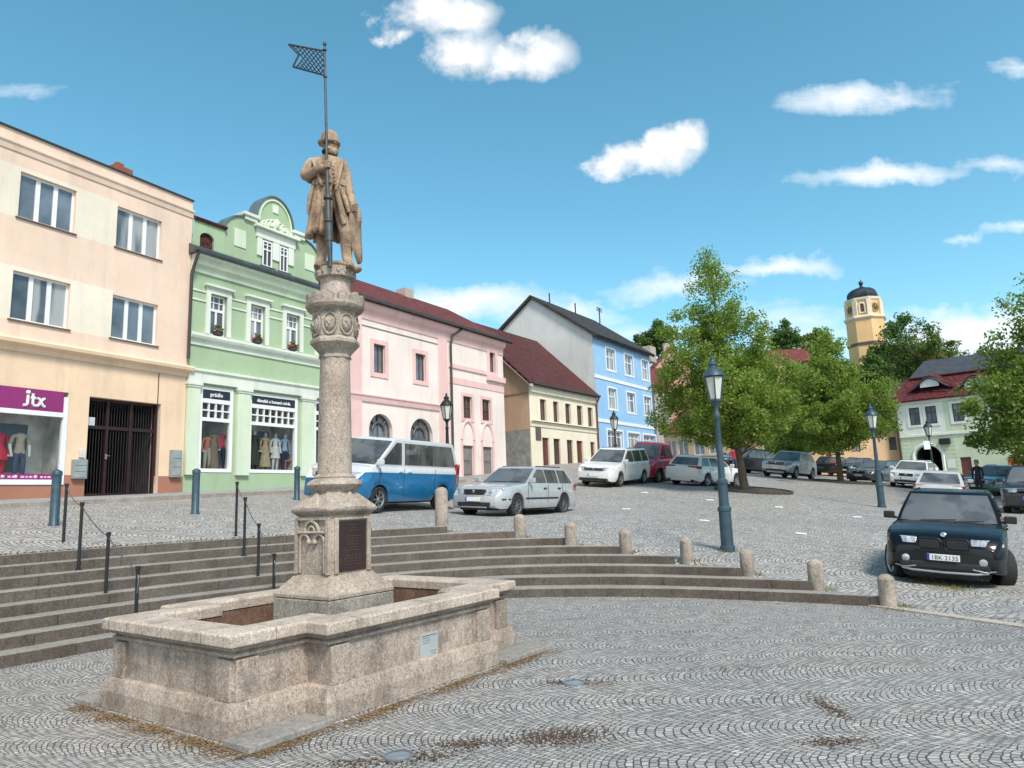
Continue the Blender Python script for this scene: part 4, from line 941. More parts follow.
for i,(a,b) in enumerate(uin):
    w=window(fB,B,a,b,uz0+.02,uz1-.16,cols=((.5,.07,0,.62),(.34,.03,.64,1),(.67,.03,.64,1)),rows=((.63,.09),(.82,.03)),fw=.06,pane=M_GLC)
    surround(fB,B,a,b,uz0+.02,uz1-.16,.17,.06,M_GW,bottom=False)
    mb=MB(); fB.box(mb,a-.25,b+.25,-.02,.16,uz1+.06,uz1+.14); fB.box(mb,a-.2,b+.2,-.02,.09,uz1+.015,uz1+.059); obj('window_hood',mb,M_GW,B,bevel=.01)
    if i<3:
        rr=root('flower_box',fB.W((a+b)/2,.0,uz0),'red geraniums in a dark box on the '+('first','second','third')[i]+' upper window sill of green house','flower box','flower boxes on the green house')
        mb=MB(); fB.box(mb,a+.2,b-.2,-.06,.14,uz0+.03,uz0+.16); obj('box',mb,flp[2],rr)
        mb=MB(); rd=random.Random(i)
        for k in range(34):
            c=fB.W(rd.uniform(a+.2,b-.2),rd.uniform(-.06,.16),uz0+.16+rd.random()**1.5*.22); r_=rd.uniform(.03,.055); mb.ellipsoid(c,(r_,r_,r_),6,4,0 if rd.random()<.45 else 1)
        obj('blossom',mb,flp[:2],rr)['kind']='stuff'
# shop windows
M_SIGN=plain('sign_black',(.02,.023,.028),.4); M_LET=plain('sign_letters',(.75,.75,.75),.5)
for i,(a,b,sg,nc,zlo) in enumerate(((SR[0][0],SR[0][1],'prádlo',4,sz0),(SR[1][0],SR[1][1],'dámská a luxusní móda',7,sz0),(s3[0],s3[1],'butik',4,sz0-.6))):
    Hs=sz1-sz0; zt1=sz1-.17*Hs; zt0=sz1-.385*Hs
    mb=MB(); fw=.12; o0,o1=-.12,.02
    fB.box(mb,a,a+fw,o0,o1,zlo,sz1); fB.box(mb,b-fw,b,o0,o1,zlo,sz1); fB.box(mb,a+fw,b-fw,o0,o1,sz1-.1,sz1); fB.box(mb,a+fw,b-fw,o0,o1,zlo,zlo+.12); fB.box(mb,a+fw,b-fw,o0,o1,zt1-.06,zt1+.08); fB.box(mb,a+fw,b-fw,o0,o1,zt0-.06,zt0+.06)
    for k in range(1,nc): s_=a+fw+(b-a-2*fw)*k/nc; fB.box(mb,s_-.022,s_+.022,o0+.03,o1-.02,zt0+.06,zt1-.06)
    fB.box(mb,a+fw,b-fw,o0+.034,o1-.024,(zt0+zt1)/2-.022,(zt0+zt1)/2+.022)
    w=obj('shop_window',mb,M_WHITE,B)
    mb=MB(); mb.quad(fB.W(a+.05,-.07,zlo+.05),fB.W(b-.05,-.07,zlo+.05),fB.W(b-.05,-.07,zt1),fB.W(a+.05,-.07,zt1)); obj('pane',mb,glass_clear('shop_glass'),w)
    mb=MB(); fB.box(mb,a+fw,b-fw,-.1,-.0,zt1+.08,sz1-.1); sb=obj('sign_panel',mb,M_SIGN,w)
    if i<2: ltr(fB,sg,(a+b)/2,(zt1+.08+sz1-.1)/2-.06,.19 if i==0 else .165,.004,M_LET,w,bold=.004)
    cavity(fB,B,a,b,zlo,sz1,1.5,M_SHOPIN,o=-.145)
    mb=MB(); fB.box(mb,a+.12,b-.12,-1.45,-1.42,zlo+.3,zt0-.1); obj('backdrop',mb,plain('shop_backdrop%d'%i,((.10,.12,.15),(.20,.24,.28),(.07,.07,.07))[i],.7,var=.4),B)
# eaves, gutter
zg=zev
band(fB,B,.01,sB,0,0,0,M_GRNP,'eaves_cornice',prof=[(-.02,zg-.62),(.06,zg-.62),(.08,zg-.45),(.2,zg-.36),(.24,zg-.2),(.34,zg-.14),(.34,zg-.05),(-.02,zg-.05)])
band(fB,B,-.1,sB,0,0,0,plain('gutter_zinc',(.09,.10,.11),.45,.5,var=.3),'gutter',prof=[(-.02,zg-.05),(.36,zg-.05),(.46,zg+.0),(.46,zg+.1),(.3,zg+.18),(-.02,zg+.34)])
pipe(B,[fB.W(.02,.4,zg),fB.W(-.02,.22,zg-.5),fB.W(-.03,.12,zg-.8),fB.W(-.03,.1,zarch1+.3)],.055)
# gable wall : outline traced on the facade plane, built with thickness
og=-.05
def gp(x,y): return fB.px(170+x/6.4,180+y/6.4,og)
pl=[gp(345,325),gp(355,285),gp(400,255),gp(470,232),gp(478,222)]
shL=[gp(430,200),gp(585,232)]
arcc=[gp(*p) for p in((555,205),(562,165),(580,130),(610,110),(645,105),(690,125),(730,160),(765,215),(785,285))]
right=[gp(*p) for p in((790,290),(860,330),(866,375),(890,415),(935,455),(955,480))]
out=[(pl[0][0],zg)]+pl+[(pl[-1][0],arcc[0][1]-.55)]+[(arcc[0][0],arcc[0][1]-.55)]
cz_=arcc[0][1]; ctr=(arcc[0][0]+arcc[-1][0])/2; rad_=(arcc[-1][0]-arcc[0][0])/2; ztop=max(p[1] for p in arcc)
zsh=gp(500,212)[1]
half=ctr-pl[0][0]
def prof_l(): # left half profile as distance from centre and height, then mirrored
    P=[(half,zg),(half,pl[0][1])]
    for k in range(1,7): t=k/6*PI/2; P.append((half-(half-rad_*1.62)*(1-math.cos(t)),pl[0][1]+(zsh-.15-pl[0][1])*math.sin(t)*.9))
    P+= [(rad_*1.62,zsh-.12),(rad_*1.02,zsh-.12)]
    for k in range(0,13): t=k/12*PI/2; P.append((rad_*math.cos(t),zsh-.12+(ztop-zsh+.12)*math.sin(t)))
    return P
PL=prof_l(); full=[(ctr-d_,z) for d_,z in PL]+[(ctr+d_,z) for d_,z in PL[::-1][1:]]
gw0,gw1=gp(590,390)[0],gp(650,450)[0]; gv0,gv1=gp(700,450)[0],gp(750,480)[0]; gz1=gp(620,395)[1]; gz0=gp(620,558)[1]
N=len(full); mb=MB(); F_=[fB.W(s_,og,z) for s_,z in full]; K_=[fB.W(s_,og-.45,z) for s_,z in full]
mb.add(F_+K_,[tuple(range(N)),tuple(range(2*N-1,N-1,-1))]+[(i,(i+1)%N,N+(i+1)%N,N+i) for i in range(N)]); gm=obj('gable',mb,M_GRN,B)
# metal coping along the gable edge
cap=[(ctr-d_,z) for d_,z in PL[1:]]+[(ctr+d_,z) for d_,z in PL[1:][::-1][1:]]
def strip(pts,o0,o1,t0,t1):
    mb=MB(); R=[]
    for i,(s_,z) in enumerate(pts):
        a=pts[max(0,i-1)]; b=pts[min(len(pts)-1,i+1)]; dx,dz=b[0]-a[0],b[1]-a[1]; L=math.hypot(dx,dz) or 1; nx,nz=-dz/L,dx/L
        R.append([fB.W(s_+nx*t,o,z+nz*t) for t,o in((t0,o0),(t0,o1),(t1,o1),(t1,o0))])
    mb.rings(R); return mb
obj('gable_coping',strip(cap,og-.48,og+.06,0.005,.06),plain('coping_zinc',(.16,.19,.22),.5,.4),B)
arcpts=[(ctr+(rad_-.1)*math.cos(t),zsh-.12+(ztop-zsh+.0)*math.sin(t)) for t in np.linspace(PI,0,25)]
obj('gable_moulding',strip(arcpts,og-.02,og+.05,-.03,.03),M_GRNP,B)
for sg in(-1,1):
    mb=MB(); a,b=sorted((ctr+sg*rad_*1.75,ctr+sg*rad_*.92)); fB.box(mb,a,b,og-.5,og+.16,zsh-.15,zsh-.02); fB.box(mb,a+.08,b-.08,og-.4,og+.1,zsh-.3,zsh-.151); obj('gable_shelf',mb,M_GW,B,bevel=.02)
    mb=MB(); a=gp(412,340)[0] if sg<0 else gp(862,490)[0]; z=gp(440,372)[1]; fB.box(mb,a,a+.5,og-.02,og+.03,z-.34,z+.34); obj('gable_panel',mb,M_GRNP,B,bevel=.01)
ow=-.0
for a,b in((gw0,gw1),(gv0,gv1)):
    mb=MB(); fB.box(mb,a-.02,b+.02,og-.01,og+.012,gz0,gz1); obj('window_recess',mb,plain('recess_dark',(.05,.05,.06),.6),B)
    fo=Fac(fB.W(0,og+.13+.02,0),fB.d,(1,-1)); window(fo,B,a,b,gz0,gz1,cols=(.5,),rows=((.66,.05),(.84,.025)),fw=.05,mw=.04,pane=M_GLC)
    mb=MB(); fB.box(mb,a-.12,b+.12,og-.01,og+.12,gz0-.08,gz0-.01); obj('sill',mb,plain('sill_dark',(.05,.06,.07),.5),B)
for a,b in((gw0-.24,gw0-.03),(gw1+.03,gv0-.03),(gv1+.03,gv1+.3)):
    mb=MB(); fB.box(mb,a,b,og-.01,og+.06,gz0+.35,gz1+.05); obj('window_surround',mb,M_GW,B,bevel=.01)
mb=MB(); fB.box(mb,gw0-.3,gv1+.36,og-.01,og+.07,gz1+.06,gz1+.4); obj('window_surround',mb,M_GW,B,bevel=.01)
mb=MB(); fB.box(mb,gw0-.42,gv1+.48,og-.01,og+.22,gz1+.41,gz1+.5); obj('window_hood',mb,M_GW,B,bevel=.01)
mb=MB(); rd=random.Random(9); zc_=gz1+.52; cw=(gw0+gv1)/2; hw=(gv1-gw0)/2+.1
for k in range(9):
    x=-hw+2*hw*k/8; h=.7*(1-(x/hw)**2)*.8+.25; 
    mb.tube([fB.W(cw+x*.98+.13*math.cos(t)*(1 if k%2 else -1),og+.04,zc_+h*.28+.22*h*math.sin(t)) for t in np.linspace(-1.4,3.6,14)],[.045]*14,6)
    mb.ellipsoid(fB.W(cw+x,og+.03,zc_+h*.25),(.10,.06,.11),8,6)
mb.ellipsoid(fB.W(cw,og+.05,zc_+.3),(.14,.09,.2),10,8); obj('stucco_ornament',mb,M_GRNP,B,smooth=60)
mb=MB(); fB.box(mb,ctr-.13,ctr+.12,og-.01,og+.04,ztop-.62,ztop-.3); obj('datestone',mb,M_GW,B,bevel=.01)
# left wing behind the gutter with arched opening and tiled roof
zw=pl[0][1]+.05
a0_,a1_=gp(185,400)[0],gp(300,430)[0]; 
wz=zg+1.15
wall(fB,B,0.02,pl[0][0]+.02,zg,zw+.1,[(a0_,a1_-.15,zg+.1,gp(240,345)[1],'arch',.1,.22)],[M_GRN],name='attic_wall')
mb=MB(); mb.quad(fB.W(a0_-.05,-.09,zg),fB.W(a1_,-.09,zg),fB.W(a1_,-.09,gp(240,345)[1]),fB.W(a0_-.05,-.09,gp(240,345)[1])); obj('attic_lattice',mb,tiles('lattice_red',(.11,.035,.03),fB.ang(),.12,.12,.7),B)
M_TILE_B=tiles('tiles_green_house',(.13,.035,.028),fB.ang())
zrB=fB.px(190,209,-1.6)[1]
slab(B,[fB.W(.06,.12,zw+.06),fB.W(pl[0][0]+.05,.12,zw+.06),fB.W(pl[0][0]+.3,-1.2,zw+.55),fB.W(.06,-1.6,zrB)],.12,M_TILE_B)
slab(B,[fB.W(pl[0][0],-.4,zg+.9),fB.W(sB,-.4,zg+.9),fB.W(sB,-2.,zw+.3),fB.W(pl[0][0],-2.,zw+.3)],.12,M_TILE_B)
slab(B,[fB.W(-.05,-10,zg),fB.W(sB,-10,zg),fB.W(sB,-2.2,zw+.2),fB.W(.06,-2.2,zw+.2)],.12,M_TILE_B)

# ================================================================== C : pink house
PB2=fB.W(sB,0,0); dC=dirx(972); fC=Fac(PB2,dC,(1,-1)); sC=(hline(PB2,dC,507.5)-PB2).length
Cc=root('pink_house',fC.W(sC/2,0,3),'long pale pink house with pink trim, red tiled roof and arched windows','building')
M_PNK=plaster('plaster_pink_white',(.83,.72,.66),amt=.3); M_PNKT=plaster('trim_pink',(.80,.53,.50)); M_WBR=plain('brown_frame',(.12,.05,.035),.5)
pc=fC.px
zce=(pc(364.6,303.)[1]+pc(485,337.5)[1])/2; zcb=(pc(352.3,394.5)[1]+pc(438,405.5)[1])/2
sm_=pc(448,400)[0]
W1=fC.rect((373.4,343.8),(384.8,346.2),(384.8,374),(373.4,372)); W2=fC.rect((415.2,352.4),(425.3,355),(425.3,382),(415.2,379.8)); zu0=(W1[2]+W2[2])/2; zu1=(W1[3]+W2[3])/2
W0=(W1[0]-(W2[0]-W1[0]),W1[1]-(W2[0]-W1[0]))
W3=fC.rect((489.0,351.5),(494.7,353),(494.7,373),(489,372))
L1=fC.rect((463,396),(471.8,397.8),(471.8,418.8),(463,417.5)); L2=fC.rect((482,398.6),(490.3,400),(490.3,421.5),(482,420.3)); zl0=(L1[2]+L2[2])/2; zl1=(L1[3]+L2[3])/2
D1=fC.rect((463,445.6),(473.6,446),(473.6,472.5),(463,472.5)); D2=fC.rect((483,446.4),(492.6,447),(492.6,469),(483,469.5)); zd1=(D1[3]+D2[3])/2
AR=[(pc(369,430)[0],pc(392.7,430)[0]),(pc(410.3,430)[0],pc(432.8,430)[0])]; za0=pc(400,434.5)[1]; za1=(pc(380.5,414)[1]+pc(421.7,418.3)[1])/2
ops=[(*W0[:2],zu0,zu1),(*W1[:2],zu0,zu1),(*W2[:2],zu0,zu1),(*W3[:2],W3[2],W3[3]),(*L1[:2],zl0,zl1),(*L2[:2],zl0,zl1),(*D1[:2],1.5,zd1),(*D2[:2],1.5,zd1)]+[(a,b,za0-1.3,za1,'arch',.25) for a,b in AR]
wall(fC,Cc,.01,sC,0,zce,ops,[M_PNK],.14)
shell(fC,Cc,.01,sC,10,0,zce,M_PNK)
for q in((*W0[:2],zu0,zu1),(*W1[:2],zu0,zu1),(*W2[:2],zu0,zu1)):
    window(fC,Cc,*q,cols=((.58,.06,0,1),),frame=M_WBR,fw=.07,pane=M_GL); surround(fC,Cc,*q,.2,.04,M_PNKT)
window(fC,Cc,*W3[:2],W3[2],W3[3],cols=(.5,),frame=M_WBR,pane=M_GL); surround(fC,Cc,*W3[:2],W3[2],W3[3],.22,.06,M_PNKT)
for q in(L1,L2): window(fC,Cc,q[0],q[1],zl0,zl1,cols=(.5,),rows=(.5,),frame=M_WBR,pane=glass_dark('pane_brown',(.06,.045,.03))); surround(fC,Cc,q[0],q[1],zl0,zl1,.17,.035,M_PNKT)
for q in(D1,D2):
    mb=MB(); fC.box(mb,q[0],q[1],-.2,-.1,1.5,zd1); d_=obj('door',mb,plain('door_grey',(.17,.15,.14),.5,var=.2),Cc); mb=MB()
    for z in(.35,1.1,1.8): fC.box(mb,q[0]+.12,q[1]-.12,-.11,-.085,zd1-2.3+z-.25,zd1-2.3+z+.3)
    obj('panel',mb,plain('door_panel_grey',(.22,.19,.18),.5),d_)
    mb=MB(); fC.box(mb,q[0]-.17,q[0],-.02,.03,1.5,zd1+.25); fC.box(mb,q[1],q[1]+.17,-.02,.03,1.5,zd1+.25); cc_=(q[0]+q[1])/2; r_=(q[1]-q[0])/2+.09
    mb.tube([fC.W(cc_+r_*math.cos(t),.0,zd1+.3+.95*math.sin(t)) for t in np.linspace(0,PI,15)],.085,6); obj('door_surround',mb,M_PNKT,Cc)
for a,b in AR:
    w=window(fC,Cc,a,b,za0-1.3,za1,cols=((.5,.05,0,1),),rows=(.45,),frame=plain('grey_brown_frame',(.10,.075,.07),.5),arch=True,depth=.2,fw=.09,ry=(b-a)/2)
    mb=MB(); cc_=(a+b)/2; r_=(b-a)/2
    mb.tube([fC.W(cc_+.5*r_*math.cos(t),-.17,za1-r_+.5*r_*math.sin(t)) for t in np.linspace(0,PI,11)],.05,6)
    for t in(.8,1.57,2.34): mb.tube([fC.W(cc_+q*r_*math.cos(t),-.17,za1-r_+q*r_*math.sin(t)) for q in(.5,.95)],.04,6)
    obj('glazing_bar',mb,plain('grey_brown_frame',(.10,.075,.07),.5),w)
for a,b in((.02,pc(361,350)[0]),(pc(438.2,380)[0],pc(447,380)[0])):
    mb=MB(); fC.box(mb,a,b,-.02,.06,0,zce-.3); obj('pilaster',mb,M_PNKT,Cc,bevel=.01)
band(fC,Cc,.01,sC,0,0,0,M_PNKT,'eaves_cornice',prof=[(-.02,zce-.75),(.04,zce-.75),(.06,zce-.4),(.2,zce-.3),(.28,zce-.1),(.28,zce),(-.02,zce)])
band(fC,Cc,.01,sm_,0,0,0,M_PNKT,'string_course',prof=[(-.02,zcb-.25),(.06,zcb-.25),(.1,zcb-.05),(.14,zcb),(.14,zcb+.06),(-.02,zcb+.1)])
zq=pc(400,330)[1]
mb=MB(); fC.box(mb,pc(361,350)[0],pc(438,380)[0],-.01,.015,pc(400,334.7)[1]-.03,pc(400,334.7)[1]+.03); obj('string_line',mb,plain('grey_line',(.2,.17,.17),.8),Cc)
zb1=(pc(450.7,365)[1]+pc(486,372.5)[1])/2; zb2=(pc(450.7,379.)[1]+pc(505,389.5)[1])/2
band(fC,Cc,sm_+.1,W3[0]-.22,zb1-.14,zb1+.08,.07,M_PNKT,'string_course'); band(fC,Cc,sm_+.1,sC,zb2-.22,zb2+.12,.03,M_PNKT,'string_course')
band(fC,Cc,W3[0]-.35,sC,W3[2]-.5,W3[2]-.2,.16,M_PNKT,'balcony_band')
M_GUT=plain('gutter_dark',(.07,.065,.06),.5,.3)
band(fC,Cc,0,sC+.2,zce+.0,zce+.14,.5,M_GUT,'gutter',o0=.34); 
pipe(Cc,[fC.W(sm_+.9,.42,zce),fC.W(sm_+.3,.15,zce-.45),fC.W(sm_+.2,.1,zce-.9),fC.W(sm_+.2,.1,2.6)],.06)
M_TILE_C=tiles('tiles_pink_house',(.165,.035,.028),fC.ang(),moss=.15)
rz=[fC.px(*p,-4.2)[1] for p in((399.8,292.9),(440,307.5))]; zr=sum(rz)/2
sEnd=sC+.5
slab(Cc,[fC.W(-.4,.42,zce+.08),fC.W(sEnd,.42,zce+.08),fC.W(sEnd,-4.2,zr),fC.W(-.4,-4.2,zr)],.14,M_TILE_C)
slab(Cc,[fC.W(-.4,-9.5,zce),fC.W(sEnd,-9.5,zce),fC.W(sEnd,-4.2,zr),fC.W(-.4,-4.2,zr)],.14,M_TILE_C)
for s_ in(.02,sC-.01):
    mb=MB(); mb.add([fC.W(s_,0,zce),fC.W(s_,-9.4,zce),fC.W(s_,-4.2,zr-.15)],[(0,1,2)]); obj('gable',mb,M_PNK,Cc,recalc=False)
mb=MB(); q=fC.px(405,293.5,-4.2); fC.box(mb,q[0]-.3,q[0]+.4,-4.6,-3.9,zr-.5,zr+.35); obj('chimney',mb,plaster('chimney_pale',(.45,.38,.33)),Cc,bevel=.01)

# ================================================================== D : cream house with brown windows, side wall visible
PD0=fC.W(sC,0,0); dD=dirx(1005); PDs=hline(PD0,dD,533); fD=Fac(PDs,dD,(1,-1)); PDe=hline(PDs,dD,601); sD=(PDe-PDs).length
D_=root('cream_house',fD.W(sD/2,0,3.6),'low cream house with brown windows and dark red roof beside the blue house','building')
M_CRM=plaster('plaster_cream_house',(.82,.74,.58),amt=.25); M_ORW=plaster('raw_side_wall',(.50,.33,.22),amt=.6); 
pd=fD.px
zde=(pd(536.7,385.5)[1]+pd(598,398)[1])/2; zdb=(pd(533.9,420.3)[1]+pd(598.9,430.4)[1])/2
UX=[(539.9,546,399.6,420.6),(553,558.3,401.4,422.2),(565,570.4,403.9,423.7),(576.6,582.2,405.7,425),(587.4,592.2,407.6,426.5)]
LX=[(542.8,549.6,437.6,460),(554,560.6,438.9,461.7),(567.3,573.2,439.8,463.6),(577,583.3,440.8,464),(590.8,595.2,442.3,464)]
zu0=sum(pd((a+b)/2,d)[1] for a,b,c,d in UX)/5; zu1=sum(pd((a+b)/2,c)[1] for a,b,c,d in UX)/5
zl1=sum(pd((a+b)/2,c)[1] for a,b,c,d in LX)/5; zl0=zl1-2.35
U_=[(pd(a,410)[0],pd(b,410)[0]) for a,b,c,d in UX]; L_=[(pd(a,450)[0],pd(b,450)[0]) for a,b,c,d in LX]
wall(fD,D_,.01,sD,0,zde,[(a,b,zu0,zu1) for a,b in U_]+[(a,b,zl0,zl1) for a,b in L_],[M_CRM],.2)
for a,b in U_: window(fD,D_,a,b,zu0,zu1,cols=(.5,),rows=(.65,),frame=M_WBR,pane=glass_dark('pane_brown2',(.075,.055,.05))); surround(fD,D_,a,b,zu0,zu1,.12,.03,M_CRM)
for i,(a,b) in enumerate(L_):
    if i in(1,2): window(fD,D_,a,b,zl0,zl1,cols=(.5,),frame=M_WBR,pane=glass_dark('pane_brown2',(.075,.055,.05)))
    else:
        mb=MB(); fD.box(mb,a,b,-.2,-.12,zl0,zl1); fD.box(mb,(a+b)/2-.02,(a+b)/2+.02,-.12,-.09,zl0,zl1); obj('door',mb,plain('door_brown',(.13,.045,.035),.55,var=.3),D_)
band(fD,D_,.01,sD,0,0,0,M_CRM,'string_course',prof=[(-.02,zdb-.3),(.05,zdb-.3),(.07,zdb-.1),(.15,zdb-.05),(.15,zdb+.02),(-.02,zdb+.05)])
mb=MB(); fD.box(mb,.01,sD,.149,.162,zdb-.03,zdb+.03); obj('drip_edge',mb,plain('drip_dark',(.12,.09,.08),.6),D_)
band(fD,D_,.01,sD,zde-.45,zde,.14,M_CRM,'eaves_cornice'); band(fD,D_,-.1,sD,zde-.02,zde+.1,.42,M_GUT,'gutter',o0=.28)
q=pd(538,432.5); mb=MB(); fD.box(mb,q[0]-.28,q[0]+.28,-.02,.05,q[1]-.45,q[1]+.5); obj('wall_plaque',mb,plain('plaque_dark',(.12,.09,.08),.5),D_)
dep=9.0; zdr=fD.px(524,337.3,-4.6)[1]
M_TILE_D=tiles('tiles_cream_house',(.10,.026,.024),fD.ang(),var=.3)
slab(D_,[fD.W(-.35,.4,zde+.02),fD.W(sD,.4,zde+.02),fD.W(sD,-4.6,zdr),fD.W(-.35,-4.6,zdr)],.14,M_TILE_D)
slab(D_,[fD.W(-.35,-9.4,zde),fD.W(sD,-9.4,zde),fD.W(sD,-4.6,zdr),fD.W(-.35,-4.6,zdr)],.14,M_TILE_D)
mb=MB(); mb.add([fD.W(0,0,0),fD.W(0,-dep,0),fD.W(0,-dep,zde),fD.W(0,-4.6,zdr-.15),fD.W(0,0,zde)],[(0,1,2,3,4)]); mb.quad(fD.W(0,-dep,0),fD.W(sD,-dep,0),fD.W(sD,-dep,zde),fD.W(0,-dep,zde)); obj('side_wall',mb,M_ORW,D_,recalc=False)
mb=MB(); fD.box(mb,-.06,-.01,-4.6,.0,zde-.5,zde-.5); 
mb.hexa([fD.W(a,o,z) for a in(-.34,-.02) for o,z in((.35,zde-.2),(-4.6,zdr-.36),(-4.6,zdr-.16),(.35,zde+.0))]); obj('bargeboard',mb,plaster('verge_pale',(.5,.48,.44)),D_,recalc=True)
mb=MB(); fD.box(mb,-.02,.02,-3.4,-2.2,2.5,5.7); 
for z in(3.2,4.3,5.4): fD.box(mb,-.03,.0,-3.3,-2.3,z-.05,z+.05)
obj('side_door',mb,plain('door_red',(.28,.03,.03),.5,var=.3),D_)
mb=MB(); fD.box(mb,-.05,.005,-2.15,-.05,3.0,5.7); obj('shed_panel',mb,plain('grey_panel',(.25,.25,.23),.8,var=.3),D_)
pipe(D_,[fD.W(sD-.15,.38,zde),fD.W(sD-.12,.1,zde-.5),fD.W(sD-.12,.1,3)],.06,plain('pipe_red',(.15,.05,.04),.5))

# ================================================================== E : blue house, grey gable wall
PE0=fD.W(sD,0,0); dE=dirx(1000); fE=Fac(PE0,dE,(1,-1)); sE=(hline(PE0,dE,658.5)-PE0).length
E_=root('blue_house',fE.W(sE/2,0,4),'bright blue three storey house with bare grey gable wall and dark roof','building')
M_BLU=plaster('plaster_blue',(.31,.52,.76),amt=.15); M_GRY=plaster('gable_grey',(.62,.63,.60),amt=.35)
pe=fE.px
zee=(pe(597,336.3)[1]+pe(655,357)[1])/2; zeb1=(pe(598.1,376.5)[1]+pe(655,391.5)[1])/2; zeb2=(pe(600.7,418)[1]+pe(655,430.5)[1])/2
U1=[fE.rect(*q) for q in(((605.9,347.6),(614.6,350),(615.1,371.5),(606.6,369.5)),((624.5,354.4),(632.7,356.5),(633.3,376.2),(625.2,374.2)),((641.7,360),(648,362),(648.7,380.5),(642.4,379)))]
U2=[fE.rect(*q) for q in(((608.1,387),(616.4,389.2),(617,410),(608.9,408.2)),((626.8,392.3),(634.9,394.2),(635.5,413.8),(627.5,412)),((644,396.3),(651.2,398.2),(651.7,416.4),(644.6,414.8)))]
G3=[fE.rect(*q) for q in(((607.8,430),(622.8,431.5),(622.8,450),(607.8,450)),((628.3,432.8),(640,434.2),(640,452),(628.3,451)),((643.8,434.6),(656,436.6),(656,453),(643.8,452)))]
av=lambda L,k: sum(q[k] for q in L)/len(L)
ops=[(q[0],q[1],av(U1,2),av(U1,3)) for q in U1]+[(q[0],q[1],av(U2,2),av(U2,3)) for q in U2]+[(q[0],q[1],av(G3,2),av(G3,3)) for q in G3]
wall(fE,E_,.01,sE,0,zee,ops,[M_BLU],.18)
for q in ops[:6]:
    window(fE,E_,*q,cols=(.5,),rows=((.62,.07),),fw=.08,pane=M_GLC); surround(fE,E_,*q,.12,.03,M_WHITE)
for q in ops[6:]: window(fE,E_,*q,cols=(.33,.66),rows=(.7,),fw=.1,pane=M_GLC); surround(fE,E_,*q,.14,.03,M_WHITE)
for z in(zeb1,zeb2): band(fE,E_,.01,sE,z-.12,z+.12,.05,M_WHITE,'string_course')
gd=2*(hline(PE0,-fE.n,540)-PE0).length; q0=fE.px(538.3,299.7,-gd/2); zer=q0[1]
# gable depth from the picture: left eave
mb=MB(); mb.add([fE.W(0,0,0),fE.W(0,-gd,0),fE.W(0,-gd,zee),fE.W(0,-gd/2,zer),fE.W(0,0,zee)],[(0,1,2,3,4)]); mb.quad(fE.W(0,-gd,0),fE.W(sE,-gd,0),fE.W(sE,-gd,zee),fE.W(0,-gd,zee)); obj('gable_wall',mb,M_GRY,E_,recalc=False)
mb=MB(); mb.add([fE.W(sE,0,0),fE.W(sE,-gd,0),fE.W(sE,-gd,zee),fE.W(sE,-gd/2,zer),fE.W(sE,0,zee)],[(0,1,2,3,4)]); obj('end_wall',mb,M_BLU,E_,recalc=False)
M_ROOF_E=tiles('tiles_blue_house',(.045,.04,.038),fE.ang(),var=.3)
slab(E_,[fE.W(-.25,.45,zee-.05),fE.W(sE+.2,.45,zee-.05),fE.W(sE+.2,-gd/2,zer+.12),fE.W(-.25,-gd/2,zer+.12)],.2,M_ROOF_E)
slab(E_,[fE.W(-.25,-gd-.45,zee-.05),fE.W(sE+.2,-gd-.45,zee-.05),fE.W(sE+.2,-gd/2,zer+.12),fE.W(-.25,-gd/2,zer+.12)],.2,M_ROOF_E)
q=fE.px(652,349,-1.5); mb=MB(); fE.box(mb,q[0]-.6,q[0]+.6,-2.2,-1.4,zee+.2,zee+1.6); obj('chimney',mb,plaster('chimney_pale',(.45,.38,.33)),E_,bevel=.01)
for px0,h in((550,1.2),(576,1.3),(600.5,2.6)):
    q=fE.px(px0,310+(px0-550)*.45,-gd/2+.8); mb=MB(); zz=zer-.3 if px0<590 else zer-.6; mb.tube([fE.W(q[0],-gd/2+.8,zz-.5),fE.W(q[0],-gd/2+.8,zz+h*.6)],.06,6)
    if px0>590:
        zz+=h*.6
        for k in range(4): mb.tube([fE.W(q[0]-.5,-gd/2+.8,zz-.1*k),fE.W(q[0]+.5,-gd/2+.8,zz-.1*k)],.025,5)
    obj('antenna' if px0>590 else 'vent_pipe',mb,M_GUT,E_)
# ================================================================== pavement in front of the row
M_PAVE=plain('pavement_slabs',(.30,.30,.30),.9,var=.2,vscale=4,bmp=.3,bscale=80,dirt=(.14,.13,.12))
mb=MB(); pts=[]
for fr,a0,a1 in((fA,sL,0),(fB,0,sB),(fC,0,6)):
    for s_ in np.arange(a0,a1,.6): pts.append((fr,s_))
L=[]; 
for fr,s_ in pts:
    i_=fr.W(s_,.0,0); o_=fr.W(s_,2.0,0); zi=max(zt(i_.x,i_.y),zt(o_.x,o_.y)-.1)+.08; zo=zt(o_.x,o_.y)+.10
    L.append([Vector((i_.x,i_.y,zi)),Vector((o_.x,o_.y,zo)),Vector((o_.x,o_.y,zo-.4)),Vector((i_.x,i_.y,zi-.4))])
mb.rings(L); obj('pavement',mb,M_PAVE,kind='structure',bevel=.015)
mb=MB(); L2=[]
for fr,s_ in pts:
    o_=fr.W(s_,2.01,0); p_=fr.W(s_,2.16,0); zo=zt(o_.x,o_.y)+.115; L2.append([Vector((o_.x,o_.y,zo)),Vector((p_.x,p_.y,zo)),Vector((p_.x,p_.y,zo-.4)),Vector((o_.x,o_.y,zo-.4))])
mb.rings(L2); obj('kerb',mb,stone('kerb_granite',(.3,.26,.22),(.36,.32,.28),(.42,.38,.33)),kind='structure',bevel=.015)

